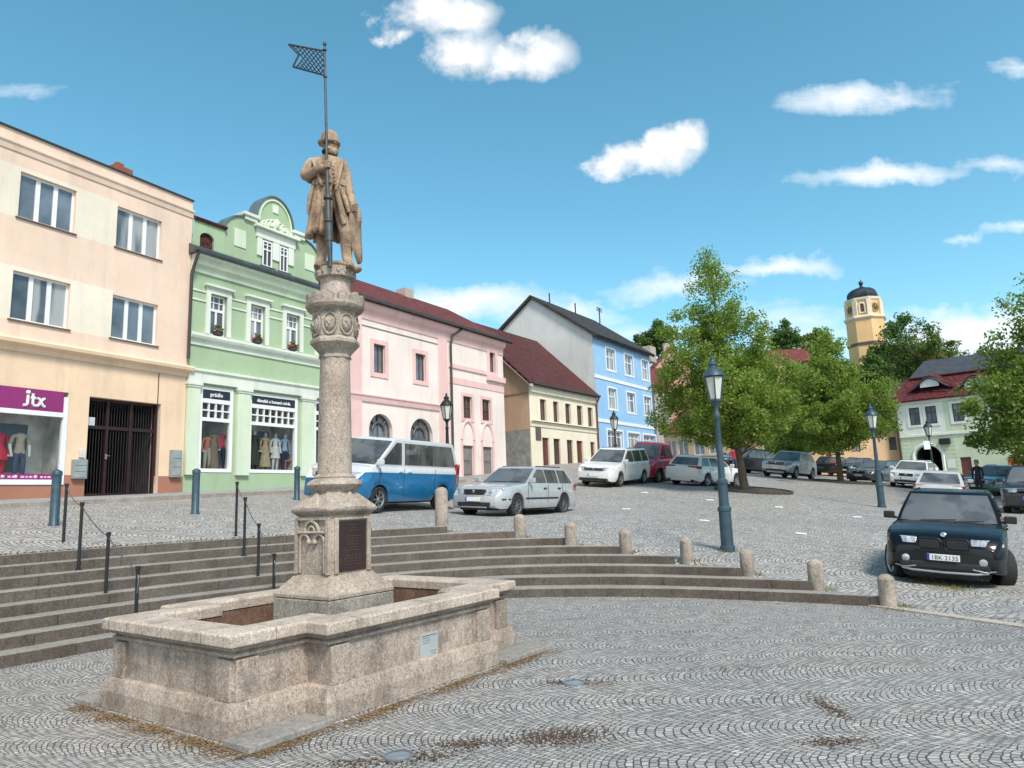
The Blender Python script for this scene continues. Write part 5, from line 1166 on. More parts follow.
# ================================================================== right : white-green house, tower, peach row, hill houses
dF=-dirx(-200); P0=aty(904.5,hor(904.5),62.); fF=Fac((P0.x,P0.y),dF,(-1,-1)); sF=11.5
F_r=root('mansard_house',fF.W(4,0,2.2),'pale green house with red mansard roof, eyebrow dormer and arched gateway','building')
M_PG=plaster('plaster_pale_green',(.76,.79,.70)); M_PG2=plaster('plaster_sage',(.58,.66,.48))
pf=fF.px; zfe=(pf(896.5,402.5)[1]+pf(985,392.5)[1])/2; zfb=(pf(902,437.3)[1]+pf(960,432.5)[1])/2
FW_=[fF.rect(*q) for q in(((908.5,408.5),(919,407.5),(921,424.5),(910.5,426)),((924.5,406.8),(935.5,405.6),(938,423),(927,424.2)),((951,403.5),(962,402.5),(965,420.5),(954,421.8)))]
fz0,fz1=av(FW_,2),av(FW_,3)
ga=(pf(915.5,460)[0],pf(942,460)[0]); gz=pf(928,445.5)[1]
d0=(pf(961,466)[0],pf(972,466)[0]); dz=pf(966,457)[1]
ops=[(q[0],q[1],fz0,fz1) for q in FW_]+[(FW_[2][0]+3.2,FW_[2][1]+3.2,fz0,fz1)]+[(ga[0],ga[1],1.2,gz,'arch',.5,.9),(d0[0],d0[1],1.2,dz)]
wall(fF,F_r,.01,sF,0,zfe,ops,[M_PG,M_PG2],.18,cz=(zfb,),cs=(pf(944,415)[0],),mfn=lambda s,z: 1 if z<zfb or s>pf(944,415)[0] else 0)
shell(fF,F_r,.01,sF,9,0,zfe,M_PG)
for q in ops[:4]: window(fF,F_r,*q,cols=(.5,),rows=(.65,),frame=plain('frame_dark',(.06,.045,.04),.5),pane=M_GL); surround(fF,F_r,*q,.2,.05,M_PG)
mb=MB()
for z in np.arange(2.4,zfb,.33): fF.box(mb,.02,ga[0]-.3,-.01,.02,z,z+.27); 
obj('rustication',mb,M_PG2,F_r)['kind']='stuff'
mb=MB()
for z in np.arange(2.4,zfb,.33): fF.box(mb,ga[1]+.3,d0[0]-.15,-.01,.02,z,z+.27)
obj('rustication',mb,M_PG2,F_r)['kind']='stuff'
mb=MB(); cc_=(ga[0]+ga[1])/2; r_=(ga[1]-ga[0])/2+.12; mb.tube([fF.W(ga[0]-.12,0,1.2)]+[fF.W(cc_-r_*math.cos(t),0,gz-.9+1.02*math.sin(t)) for t in np.linspace(0,PI,15)]+[fF.W(ga[1]+.12,0,1.2)],.13,6); obj('gateway_surround',mb,M_PG,F_r)
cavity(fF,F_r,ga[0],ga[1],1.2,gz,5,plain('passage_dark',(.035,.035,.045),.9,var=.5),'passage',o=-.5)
mb=MB(); fF.box(mb,d0[0],d0[1],-.2,-.1,1.2,dz); obj('door',mb,plain('door_dark_red',(.13,.04,.035),.5),F_r)
mb=MB(); fF.box(mb,pf(947.5,464)[0],pf(955.5,464)[0],.02,.05,pf(950,468)[1],pf(950,459)[1]); obj('notice_board',mb,plain('notice_white',(.7,.72,.7),.6,var=.1),F_r)
band(fF,F_r,.01,sF,zfb-.08,zfb+.12,.1,M_PG,'string_course'); band(fF,F_r,.01,sF,zfe-.3,zfe,.18,M_PG,'eaves_cornice')
M_TILE_F=tiles('tiles_mansard',(.135,.024,.028),fF.ang(),.24,.22,var=.45)
M_TILE_F2=plain('slate_upper',(.05,.055,.065),.6,var=.25,vscale=2)
zfm=fF.px(930,377,-2.0)[1]; zft=fF.px(940,359,-4.5)[1]
lo=fF.px(912.5,377,-2.0)[0]
slab(F_r,[fF.W(-.35,.5,zfe),fF.W(sF+.4,.5,zfe),fF.W(sF+.4,-2.0,zfm),fF.W(lo-.2,-2.0,zfm)],.15,M_TILE_F)
slab(F_r,[fF.W(lo-.3,-1.9,zfm+.05),fF.W(sF+.4,-1.9,zfm+.05),fF.W(sF+.4,-4.5,zft),fF.W(lo+.4,-4.5,zft)],.15,M_TILE_F2)
slab(F_r,[fF.W(-.35,.5,zfe),fF.W(lo-.2,-2.0,zfm),fF.W(lo+.4,-4.5,zft),fF.W(-.35,-9.3,zfe)],.15,M_TILE_F)
slab(F_r,[fF.W(-.3,-9.4,zfe),fF.W(sF+.4,-9.4,zfe),fF.W(sF+.4,-4.5,zft),fF.W(lo+.4,-4.5,zft)],.15,M_TILE_F)
mb=MB(); fF.box(mb,lo-.3,sF+.4,-2.1,-1.75,zfm-.0,zfm+.1); obj('roof_step',mb,plain('fascia_dark_red',(.10,.02,.02),.6),F_r)
# eyebrow dormer
for xc,wd in((931,1.7),(976,1.7)):
    q=fF.px(xc,386,-.5); cc_=q[0]; zb_=fF.px(xc,388.5,-.4)[1]; mb=MB(); R=[]
    for s_ in np.linspace(-1,1,25):
        h=.95*(math.cos(s_*PI)*.5+.5); R.append([fF.W(cc_+s_*wd,-.2,zb_+h-.1-.02),fF.W(cc_+s_*wd,.12-.35*(1-h),zb_+h+.12),fF.W(cc_+s_*wd,-2.2,zb_+h+.5*h+.1)])
    mb.rings(R,closed=True); obj('dormer_roof',mb,M_TILE_F,F_r,smooth=50)
    mb=MB(); mb.tube([fF.W(cc_+s_*wd*.85,.05,zb_+.95*(math.cos(s_*PI*.85)*.5+.5)-.05) for s_ in np.linspace(-1,1,17)],.1,6); obj('dormer_edge',mb,plain('edge_dark',(.05,.035,.035),.6),F_r)
    mb=MB(); P_=[fF.W(cc_+s_*wd*.42,-.02,zb_+.95*(math.cos(s_*PI*.42)*.5+.5)-.12) for s_ in np.linspace(-1,1,13)]+[fF.W(cc_+wd*.42,-.02,zb_+.12),fF.W(cc_-wd*.42,-.02,zb_+.12)]; mb.add(P_,[tuple(range(len(P_)))]); obj('dormer_window',mb,plain('dormer_pane',(.55,.58,.56),.3,var=.15),F_r)
pipe(F_r,[fF.W(-.1,.4,zfe),fF.W(.02,.12,zfe-.5),fF.W(.05,.1,2)],.09)
mb=MB(); q=pf(945,441.5); fF.box(mb,q[0]-.35,q[0]+.45,.05,.5,q[1]-.25,q[1]+.25); obj('wall_lantern',mb,M_IRON,F_r,bevel=.05)
# peach house with grey roof, left of it
PG=fF.W(-.05,-1.0,0); dG=-Vector((.985,-.17,0)); fG=Fac((PG.x,PG.y),-dG,(0,-1)); 
def simple(fr,a0,a1,dep,z0,ze,zr,mw,mr,label,cat,wins=(),name='town_house',ridge_o=None,doors=(),fm=None):
    r=root(name,fr.W((a0+a1)/2,0,max(z0,0)),label,cat); ro=-(dep/2)
    ops=[(a,b,c,d) for a,b,c,d in wins]+[(a,b,c,d) for a,b,c,d,_ in doors]
    wall(fr,r,a0,a1,z0,ze,ops,[mw],.15)
    mb=MB(); 
    for a in(a0,a1): mb.add([fr.W(a,0,z0),fr.W(a,-dep,z0),fr.W(a,-dep,ze),fr.W(a,ro,zr-.1),fr.W(a,0,ze)],[(0,1,2,3,4)])
    mb.quad(fr.W(a0,-dep,z0),fr.W(a1,-dep,z0),fr.W(a1,-dep,ze),fr.W(a0,-dep,ze)); obj('side_wall',mb,mw,r,recalc=False)
    slab(r,[fr.W(a0-.3,.45,ze-.05),fr.W(a1+.3,.45,ze-.05),fr.W(a1+.3,ro,zr),fr.W(a0-.3,ro,zr)],.18,mr); slab(r,[fr.W(a0-.3,-dep-.45,ze-.05),fr.W(a1+.3,-dep-.45,ze-.05),fr.W(a1+.3,ro,zr),fr.W(a0-.3,ro,zr)],.18,mr)
    for q in wins: window(fr,r,*q,cols=(.5,),frame=fm or M_WHITE,pane=M_GL)
    for a,b,c,d,m in doors: mb=MB(); fr.box(mb,a,b,-.2,-.08,c,d); fr.box(mb,(a+b)/2-.03,(a+b)/2+.03,-.08,-.05,c,d); obj('door',mb,m,r)
    return r
M_PCH=plaster('plaster_peach_row',(.66,.46,.27)); M_GRR=tiles('tiles_grey',(.085,.075,.08),fG.ang())
zge=fG.px(885,427)[1]; zgr=fG.px(880,401,-5)[1]
wg=fG.rect((888.5,437.5),(896,436.5),(897,449.5),(889.5,450.5))
simple(fG,-9.5,-.1,10,0,zge,zgr,M_PCH,M_GRR,'peach house with grey tiled roof left of the mansard house','house',[(wg[0],wg[1],wg[2],wg[3]),(wg[0]-3,wg[1]-3,wg[2],wg[3]),(wg[0]-6,wg[1]-6,wg[2],wg[3])],fm=M_WBR)
# peach row behind the trees with dark red doors
PH=fG.W(-9.7,0,0); E0=fE.W(sE,0,0); hx=aty(668,hor(668),74); dh=(PH-Vector((hx.x,hx.y,0))); lenH=dh.length; fH=Fac((hx.x,hx.y),dh,(0,-1))
M_RDO=plain('door_rust',(.30,.055,.03),.55,var=.3); 
zb_=2.5
def hs(x): return fH.px(x,460)[0]
simple(fH,0,lenH-.2,10,0,fH.px(740,425)[1],fH.px(740,400,-5)[1],M_PCH,tiles('tiles_row',(.16,.045,.035),fH.ang()),'long peach row house with rust red doors, mostly hidden behind the square trees','house',
  [(hs(x)-.6,hs(x)+.6,5.3,7.0) for x in(672,684,700,715,770,812,826,848)],doors=[(hs(a),hs(b),zb_,zb_+3.4,M_RDO) for a,b in((735,752),(790,805),(826,832))]+[(hs(668),hs(673),zb_,zb_+2.6,M_RDO)])
# low orange wall behind the right tree
fJ=Fac(tuple(fF.W(sF-.2,.4,0).xy),dF,(-1,-1)); mb=MB(); 
mb2=root('garden_wall',fJ.W(3,0,1.5),'orange painted low building front seen under the right tree','wall'); 
for k in range(6): fJ.box(mb,-3.5,12,.25,.33,1.0+.42*k,1.0+.42*k+.38)
fJ.box(mb,-3.5,12,.0,.27,.6,3.5); obj('wall',mb,plaster('orange_wall',(.48,.13,.045)),mb2)
# ------------------------------------------------------------------ cars
M_TYRE=plain('tyre_rubber',(.022,.022,.023),.85,bmp=.2); M_RIM=plain('rim_alloy',(.42,.43,.44),.35,.85); M_RIMD=plain('rim_dark',(.05,.05,.052),.5,.5)
M_BLK=plain('black_trim',(.018,.018,.019),.5); M_CGL=glass_dark('car_glass',(.07,.072,.075),.02,blotch=.3,ccol=(.22,.22,.22)); M_UNDER=plain('underside',(.012,.012,.012),.9)  # car glass colour lightened and blotched to suggest reflected clouds and an interior
M_LAMP=plain('headlamp',(.40,.42,.45),.08,.35,var=.6,vscale=9,coat=1.); M_TAIL=plain('tail_lamp',(.32,.012,.015),.15,coat=1.); M_PLT=plain('number_plate',(.75,.75,.73),.45,var=.04); M_EU=plain('plate_blue',(.02,.07,.35),.4); M_CHR=plain('chrome',(.6,.6,.6),.15,1.,var=.05); M_INK=plain('plate_black',(.01,.01,.01),.6)
def wheel_mesh(R,w,spk=5,dark=False):
    t=MB(); pr=[(R*.62,-w/2+.01),(R*.66,-w/2),(R*.93,-w/2),(R*.985,-w/2+.02),(R,-w/2+.05),(R,w/2-.05),(R*.985,w/2-.02),(R*.93,w/2),(R*.66,w/2),(R*.62,w/2-.01)]
    t.lathe(pr,(0,0,0),28,cap=False); t.lathe([(R*.63,-w/2+.02),(.01,-w/2+.02)],(0,0,0),28); 
    r=MB(); r.lathe([(R*.64,w/2-.012),(R*.655,w/2-.0),(R*.60,w/2-.012),(R*.57,w/2-.05),(R*.57,-.02)],(0,0,0),28,cap=False)
    for k in range(spk):
        a=2*PI*k/spk
        for da in((-.14,.14) if spk<7 else(0,)):
            c,s=math.cos(a+da),math.sin(a+da); c2,s2=math.cos(a+da*.4),math.sin(a+da*.4); px,py=-math.sin(a),math.cos(a); q=.022 if spk<7 else .018
            P=[]
            for z in(w/2-.05,w/2-.022):
                for (rx,ry,ss) in((.08*R*c2,.08*R*s2,1),(.60*R*c,.60*R*s,1),(.60*R*c,.60*R*s,-1),(.08*R*c2,.08*R*s2,-1)): P.append(Vector((rx+px*q*ss,ry+py*q*ss,z)))
            r.hexa(P)
    r.lathe([(R*.17,w/2-.06),(R*.17,w/2-.02),(R*.12,w/2-.008),(.0,w/2-.006)],(0,0,0),16)
    d=MB(); d.lathe([(R*.6,-.0),(.01,.0)],(0,0,0),24)
    return t,r,d
TO_SIDE=Matrix.Rotation(-PI/2,4,'X')  # local z -> +y
def lerp1(P,x):
    for (a,b),(c,d) in zip(P,P[1:]):
        if x<=c: return b+(d-b)*max(0,(x-a))/(c-a) if c>a else d
    return P[-1][1]
def sm(P,x): return (lerp1(P,x-.05)+lerp1(P,x)*2+lerp1(P,x+.05))/4
def car(sp,loc,hd,label,group='cars parked in the square',name='parked_car',cat='car',paintm=None,lower=None,steer=0.,tilt=True,text=None):
    L,W,H=sp['L'],sp['W'],sp['H']; R=sp.get('R',.315); hl=L/2; hw=W/2
    n=nt_(loc.x,loc.y) if tilt else Vector((0,0,1)); h=Vector((math.cos(hd),math.sin(hd),0)); h=(h-n*h.dot(n)).normalized(); y=n.cross(h)
    rot=Matrix((h,y,n)).transposed()
    r=root(name,Vector((loc.x,loc.y,zt(loc.x,loc.y)+.005)),label,cat,group,rot)
    xf,xr=hl-sp.get('fo',.88),-hl+sp.get('ro',.92); Ra=R+.055; sill=sp.get('sill',.24); hood=sp['hood']; x1,x3,x4,x2=sp['gh']; belt=sp['belt']
    deck=sp.get('deck') or [(-hl,belt*.92),(-hl+.06,belt*.98),(x2,belt),(x1,belt-.0),(hl-.75,hood),(hl-.3,hood-.07),(hl-.1,hood-.17),(hl,hood-.32)]
    xs=set([-hl,-hl+.03,-hl+.1,-hl+.25,hl-.25,hl-.1,hl-.03,hl,0])
    for c in(xf,xr):
        for k in range(-8,9): xs.add(round(c+Ra*math.sin(k/8*PI/2),3))
    for k in np.linspace(-hl,hl,26): xs.add(round(float(k),3))
    xs=sorted(q for q in xs if -hl<=q<=hl); xs=[q for i,q in enumerate(xs) if i==0 or q-xs[i-1]>.012]
    nr=sp.get('nose',.17); tr=sp.get('tailr',.08)
    def half(x): 
        e=.55
        if x>hl-e: return hw*(1-nr*((x-(hl-e))/e)**2.2)
        if x<-hl+e: return hw*(1-tr*((-hl+e-x)/e)**2.2)
        return hw
    R_=[];mi_row=[]
    spl=sp.get('split',.60)
    for x in xs:
        w=half(x); zd=sm(deck,x); zl=sill
        for c in(xf,xr):
            if abs(x-c)<Ra: zl=max(zl,R+math.sqrt(Ra*Ra-(x-c)**2))
        fr=max(0,(x-(hl-.25))/.25); rr_=max(0,(-hl+.2-x)/.2); zl=max(zl,sill-.02+sp.get('chin',.06)*fr**2+.08*rr_**2)
        zs=min(zd-.03,max(sp.get('crease',.62),zl+.05)); zb=max(zs+.02,zd-sp.get('sh',.07)); zl2=min(zl,zs-.02)
        zc=zl2+(zs-zl2)*.5
        hs_=[(0,.2),(w-.26,.2),(w-.26,zl2),(w-.015,zl2),(w-.003,zl2+.02),(w,zc),(w*1.0,zs),(w*.985,zb),(w*.93,zd-.012),(w*.6,zd+.012),(0,zd+.022)]
        ring=[Vector((x,a,b)) for a,b in hs_]+[Vector((x,-a,b)) for a,b in hs_[1:-1][::-1]]
        R_.append(ring)
    def shrink(rg,dx,ky,kz):
        zc=.62; return [Vector((p.x+dx,p.y*ky,zc+(p.z-zc)*kz)) for p in rg]
    R_=[shrink(R_[0],-.035,.94,.88)]+[shrink(R_[0],-.02,.98,.96)]+R_+[shrink(R_[-1],.02,.975,.95),shrink(R_[-1],.038,.92,.84)]; xs=[xs[0]]*2+xs+[xs[-1]]*2
    mb=MB(); mb.rings(R_); nrg=len(R_[0])
    mats=[paintm,M_UNDER]+([lower] if lower else [])
    for k in range((len(xs)-1)*nrg):
        j=k%nrg
        if j in(0,1) or j in(nrg-1,nrg-2): mb.m[k]=1
        elif lower and (j in(2,3,4,5) or j in(nrg-3,nrg-4,nrg-5,nrg-6)): mb.m[k]=2
    if lower: mb.m[-1]=2; mb.m[-2]=2
    body=obj('body',mb,mats,r,smooth=38,local=True)
    # greenhouse
    wb=hw*.93; wr=hw*sp.get('tumble',.74); zb0=belt-.03; zr=H-.05
    fv=lambda v:(x1+(x3-x1)*v, x2+(x4-x2)*v, wb-(wb-wr)*v**1.25, zb0+(zr-zb0)*v)
    bf,bb=sp.get('bulge',.13),.07
    def ringv(v,shr=0,dz=0):
        a,b,w,z=fv(v); a-=shr; b+=shr; w-=shr*.6; P=[]
        for t in np.linspace(-1,1,11): P.append(Vector((a-bf*(t*t)*(1-.3*v),w*t,z+dz)))
        for t in np.linspace(0,1,8)[1:-1]: P.append(Vector((a-bf*(1-.3*v)+(b+bb-(a-bf*(1-.3*v)))*t,w*(1+.0*math.sin(t*PI)),z+dz)))
        for t in np.linspace(1,-1,11): P.append(Vector((b+bb*t*t,w*t,z+dz)))
        for t in np.linspace(1,0,8)[1:-1]: P.append(Vector((a-bf*(1-.3*v)+(b+bb-(a-bf*(1-.3*v)))*t,-w,z+dz)))
        return P
    mb=MB(); mb.rings([ringv(v) for v in np.linspace(0,1,7)]+[ringv(1,.04,.022),ringv(1,.12,.038),ringv(1,.3,.048),ringv(1,.5,.05)]); obj('roof',mb,paintm if not sp.get('dark_roof') else M_BLK,r,smooth=32,local=True)
    e=.008
    def wpanel(nm,side,u0,u1,v0,v1,m=M_CGL,nu=6,nv=5):
        mb=MB(); G_=[]
        for v in np.linspace(v0,v1,nv):
            a,b,w,z=fv(v); row=[]
            for t in np.linspace(0,1,nu):
                if side=='f': q=u0+(u1-u0)*t; row.append(Vector((a-bf*q*q*(1-.3*v)+e,w*q,z+e*.6)))
                elif side=='back': q=u0+(u1-u0)*t; row.append(Vector((b+bb*q*q-e,w*q,z+e*.4)))
                else:
                    sg=1 if side=='l' else -1; xa,xb=u0(v),u1(v); row.append(Vector((xa+(xb-xa)*t,sg*(w+e),z+e*.3)))
            G_.append(row)
        vs=[p for rw in G_ for p in rw]; fs=[(i*nu+j,i*nu+j+1,(i+1)*nu+j+1,(i+1)*nu+j) for i in range(nv-1) for j in range(nu-1)]
        mb.add(vs,fs); return obj(nm,mb,m,r,smooth=80,local=True)
    wpanel('windscreen','f',-.93,.93,.06,.95)
    if sp.get('rearwin',True): wpanel('rear_window','back',-.86,.86,sp.get('rw0',.12),.9)
    fx=lambda v:fv(v)[0]-bf-.03; rx=lambda v:fv(v)[1]+bb
    for sd in('l','r'):
        P_=sp['pillars']
        for i,(pa,pb_) in enumerate(P_):
            u0=(lambda v,pa=pa:(pa if not callable(pa) else pa(v))); 
            A_=(lambda v,q=pa: min(q,fx(v)-.04)); B_=(lambda v,q=pb_: max(q,rx(v)+sp.get('dpil',.12)))
            wpanel('side_window',sd,A_,B_,.09,.90)
    # seams and handles
    ds=sp.get('doors',[]); mb=MB()
    for sg in(-1,1):
        for x in ds: mb.box((x,sg*(hw+.0005),(sill+belt)/2+.05),(.012,.006,belt-sill-.2))
    if ds: obj('door_seam',mb,M_INK,body,local=True)['kind']='stuff'
    for sg in(-1,1):
        for x in sp.get('handles',[]): mb=MB(); mb.box((x,sg*(hw+.012),belt-.14),(.17,.035,.035)); obj('door_handle',mb,M_BLK if sp.get('hblk') else paintm,r,local=True,bevel=.01)
        if sp.get('mould'): mb=MB(); mb.box(((xf+xr)/2,sg*(hw+.004),sp['mould']),(xf-xr-2*Ra-.1,.02,.05)); obj('side_moulding',mb,M_BLK,r,local=True,bevel=.008)
        mb=MB(); mx=x1-.22; mb.box((mx,sg*(hw+.07),belt+.09),(.10,.20,.14)); mb.box((mx,sg*(hw-.03),belt+.04),(.05,.10,.05)); obj('wing_mirror',mb,sp.get('mirm',paintm),r,local=True,bevel=.035,bseg=3)
        if sp.get('rails'):
            mb=MB(); mb.tube([Vector((x3-.15,sg*wr*.9,zr+.0)),Vector((x3-.25,sg*wr*.9,zr+.05)),Vector((x4+.3,sg*wr*.9,zr+.05)),Vector((x4+.1,sg*wr*.9,zr))],.015,6); obj('roof_rail',mb,M_BLK,r,local=True,smooth=60)
    # arches, wheels
    t,rm,dk_=sp['wm']
    for xw,st in((xf,steer),(xr,0)):
        for sg in(-1,1):
            Mw=Matrix.Translation((xw,sg*(hw-.12),R))@Matrix.Rotation(st,4,'Z')@(TO_SIDE if sg>0 else Matrix.Rotation(PI/2,4,'X'))
            q=MB(); q.v=list(t.v); q.f=list(t.f); q.m=list(t.m); q.xf(Mw); wo=obj('wheel',q,M_TYRE,r,local=True,smooth=40)
            q=MB(); q.v=list(rm.v); q.f=list(rm.f); q.m=list(rm.m); q.xf(Mw); obj('rim',q,sp.get('rimm',M_RIM),wo,local=True,smooth=40)
            if sp.get('arch'):
                q=MB(); q.tube([Vector((xw+(Ra+.02)*math.cos(a),sg*(hw+.004),R+(Ra+.02)*math.sin(a))) for a in np.linspace(-.2,PI+.2,19)],.035,6); obj('wheel_arch',q,M_BLK,r,local=True,smooth=60)
    # front
    zn=hood-.22
    lw,lh=sp.get('lamp',(.42,.15)); lz=sp.get('lampz',zn); ly=sp.get('lampy',hw-.30)
    xn=hl-.06
    for sg in(-1,1):
        mb=MB(); yo=hw*(1-nr*.62)-.0
        P=[]
        for zz,ins in((lz-lh/2,.0),(lz+lh/2,.07)):
            for (xx,yy) in((hl-.50,hw*.985),(hl-.16,hw*(1-nr*.45)),(hl+.012,hw*.60),(hl+.012,hw*.60-lw*.32),(hl-.2,hw*.5),(hl-.5,hw*.7)): P.append(Vector((xx-ins-.0,sg*(yy+.006-ins*.1),zz)))
        if sg<0: P=P[:6][::-1]+P[6:][::-1]
        mb.add(P,[(5,4,3,2,1,0),(6,7,8,9,10,11)]+[(i,(i+1)%6,6+(i+1)%6,6+i) for i in range(6)]); obj('headlight',mb,M_LAMP,r,local=True,bevel=.012,bseg=3)
        if sp.get('fog'): mb=MB(); mb.lathe([(.075,-.03),(.075,.01),(.06,.02),(.01,.025)],(0,0,0),16); mb.xf(Matrix.Translation((hl+.02,sg*(hw-.36),.52))@Matrix.Rotation(PI/2,4,'Y')); obj('fog_light',mb,M_LAMP,r,local=True,smooth=50)
    gx=hl+.03
    gw,gh,gz=sp.get('grille',(.70,.13,zn))
    mb=MB(); mb.box((gx-.05,0,gz),(.16,gw,gh)); 
    if not sp.get('kidney'): 
        gr=obj('grille',mb,M_BLK,r,local=True,bevel=.02)
        mb=MB(); mb.box((gx+.035,0,gz+gh/2),(.02,gw+.04,.022)); 
        if sp.get('wgrille'): 
            mb.box((gx+.035,0,gz-.0),(.02,gw+.02,.014))
        obj('grille_trim',mb,M_CHR,gr,local=True,bevel=.005)
    else:
        for sg in(-1,1):
            mb=MB(); mb.box((gx-.03,sg*.215,gz),(.14,.37,gh)); gr=obj('grille',mb,M_BLK,r,local=True,bevel=.05,bseg=4)
            mb=MB(); Q=[(sg*.215+.19*cx,gz+gh/2*cz) for cx,cz in((-1,-.5),(-.75,-1),(.75,-1),(1,-.5),(1,.5),(.75,1),(-.75,1),(-1,.5))]
            mb.tube([Vector((gx+.035,a,b)) for a,b in Q+Q[:1]],.011,6); 
            for k in range(-4,5): mb.box((gx+.038,sg*.215+k*.038,gz),(.01,.008,gh*.85))
            obj('grille_frame',mb,plain('dark_chrome',(.06,.065,.07),.25,.9),gr,local=True)
    if sp.get('badge',True):
        mb=MB(); mb.lathe([(.045,-.02),(.045,.006),(.03,.012),(.005,.012)],(0,0,0),18); mb.xf(Matrix.Translation((hl-.09 if sp.get('kidney') else gx+.03,0,gz+gh/2+.06 if sp.get('kidney') else gz+.01))@Matrix.Rotation(PI/2-.5 if sp.get('kidney') else PI/2,4,'Y')); obj('badge',mb,M_CHR,r,local=True,smooth=50)
    iz=sp.get('intake',.33); mb=MB(); mb.box((gx-.05,0,iz),(.15,W*sp.get('intw',.62),.12)); obj('air_intake',mb,M_BLK,r,local=True,bevel=.02)
    if sp.get('bumpstrip'): mb=MB(); mb.rings([[Vector((x_,y_*1.0,sp['bumpstrip']+dz)) for x_,y_ in [(hl-.5,-hw-.008),(hl-.16,-hw*(1-nr*.42)-.01),(hl+.014,-hw*.55),(hl+.02,0),(hl+.014,hw*.55),(hl-.16,hw*(1-nr*.42)+.01),(hl-.5,hw+.008)]+[(hl-.5,hw-.05),(hl-.2,hw*.8),(hl-.06,0),(hl-.2,-hw*.8),(hl-.5,-hw+.05)]] for dz in(-.022,.022)]); obj('bumper_strip',mb,M_BLK,r,local=True)
    if sp.get('skid'):
        mb=MB(); mb.tube([Vector((hl+.0,-.66,.34)),Vector((hl+.045,-.5,.315)),Vector((hl+.06,0,.305)),Vector((hl+.045,.5,.315)),Vector((hl+.0,.66,.34))],.022,8); obj('skid_bar',mb,M_RIM,r,local=True,smooth=60)
        for sg in(-1,1):
            mb=MB(); mb.tube([Vector((hl+.05,sg*(hw-.52),.39)),Vector((hl+.04,sg*(hw-.34),.355)),Vector((hl-.08,sg*(hw-.16),.38))],.014,6); obj('bumper_trim',mb,M_RIM,r,local=True,smooth=60)
            mb=MB(); mb.box((hl-.03,sg*(hw-.42),.43),(.15,.34,.15)); obj('bumper_intake',mb,M_BLK,r,local=True,bevel=.05)
    # plates
    pz=sp.get('platez',.48); tx_=text
    mb=MB(); mb.box((gx+.05,0,pz),(.012,.50,.11)); pl_=obj('number_plate',mb,M_PLT,r,local=True,bevel=.003); mb=MB(); mb.box((gx+.0575,-.23,pz),(.003,.04,.108)); obj('plate_band',mb,M_EU,pl_,local=True)
    if tx_: mb=text_mb(tx_,.105,lambda a,b,c:Vector((gx+.057+c,a+.02,pz-.038+b)),.002); obj('lettering',mb,M_INK,pl_,local=True)
    tz=sp.get('tailz',belt-.12); tw,thh=sp.get('tail',(.34,.16))
    for sg in(-1,1):
        mb=MB(); P=[]
        for zz in(tz-thh/2,tz+thh/2):
            for xx,yy in((-hl+.30,hw*1.002),(-hl+.02,hw*(1-tr)),(-hl-.012,hw*.9-tw*.4),(-hl-.012,hw*.9-tw),(-hl+.15,hw*.9-tw),(-hl+.3,hw*.8)): P.append(Vector((xx,sg*(yy+.004),zz)))
        if sg<0: P=P[:6][::-1]+P[6:][::-1]
        mb.add(P,[(5,4,3,2,1,0),(6,7,8,9,10,11)]+[(i,(i+1)%6,6+(i+1)%6,6+i) for i in range(6)]); obj('tail_light',mb,M_TAIL,r,local=True,bevel=.01)
    mb=MB(); mb.box((-hl-.01,0,sp.get('rplate',belt-.2)),(.03,.50,.11)); obj('rear_plate',mb,M_PLT,r,local=True,bevel=.003)
    mb=MB(); mb.box((-hl+.05,0,.36),(.16,W*.78,.16)); obj('rear_bumper_insert',mb,M_BLK,r,local=True,bevel=.03)
    # wipers
    mb=MB(); 
    for y0,y1 in((.1,.6),(-.45,.15)):
        a,b,w,z=fv(.06); mb.tube([Vector((a-bf*(y0/w)**2+.03,y0,z+.02)),Vector((fv(.13)[0]-bf*(y1/w)**2+.028,y1,fv(.13)[3]+.015))],.009,5)
    obj('wiper',mb,M_BLK,r,local=True)
    return r
WM=wheel_mesh(.315,.21,7); WM5=wheel_mesh(.36,.24,5); WMV=wheel_mesh(.335,.22,7); WMS=wheel_mesh(.315,.2,9)
ESTATE=dict(L=4.57,W=1.77,H=1.46,hood=.90,belt=.95,gh=(.98,.18,-1.80,-2.17),pillars=[(.62,-.28),(-.34,-1.05),(-1.14,-3)],doors=[.86,-.31,-1.22],handles=[-.12,-1.0],wm=WMS,crease=.60,mould=.52,hblk=1,bumpstrip=.50,grille=(.66,.13,.70),lampz=.70,lamp=(.46,.17),platez=.50,intake=.36,rails=1,rimm=plain('rim_steel',(.20,.20,.205),.4,.7))
MPV=dict(L=4.53,W=1.83,H=1.66,hood=.99,belt=1.04,gh=(1.25,.35,-1.95,-2.18),pillars=[(.95,-.15),(-.22,-1.1),(-1.2,-3)],doors=[.98,-.18,-1.2],handles=[0.05,-.95],wm=WM,crease=.72,grille=(.9,.09,.78),wgrille=1,lampz=.79,lamp=(.5,.14),rails=1,intw=.75,platez=.52)
VAN=dict(L=4.9,W=1.90,H=1.97,hood=1.12,belt=1.22,gh=(1.95,1.05,-2.12,-2.38),pillars=[(1.55,.62),(.48,-.95),(-.96,-3)],doors=[1.62,.55,-.98],handles=[.72,.3],wm=WMV,R=.335,crease=1.04,sh=.1,fo=.90,ro=1.0,tumble=.84,bulge=.22,nose=.13,grille=(.9,.10,.90),wgrille=1,lampz=.92,lamp=(.44,.2),platez=.55,sill=.27,tail=(.16,.6),tailz=1.05,dpil=.14,deck=[(-2.45,1.15),(-2.4,1.2),(-2.3,1.22),(1.95,1.2),(2.15,1.1),(2.35,.95),(2.45,.78)])
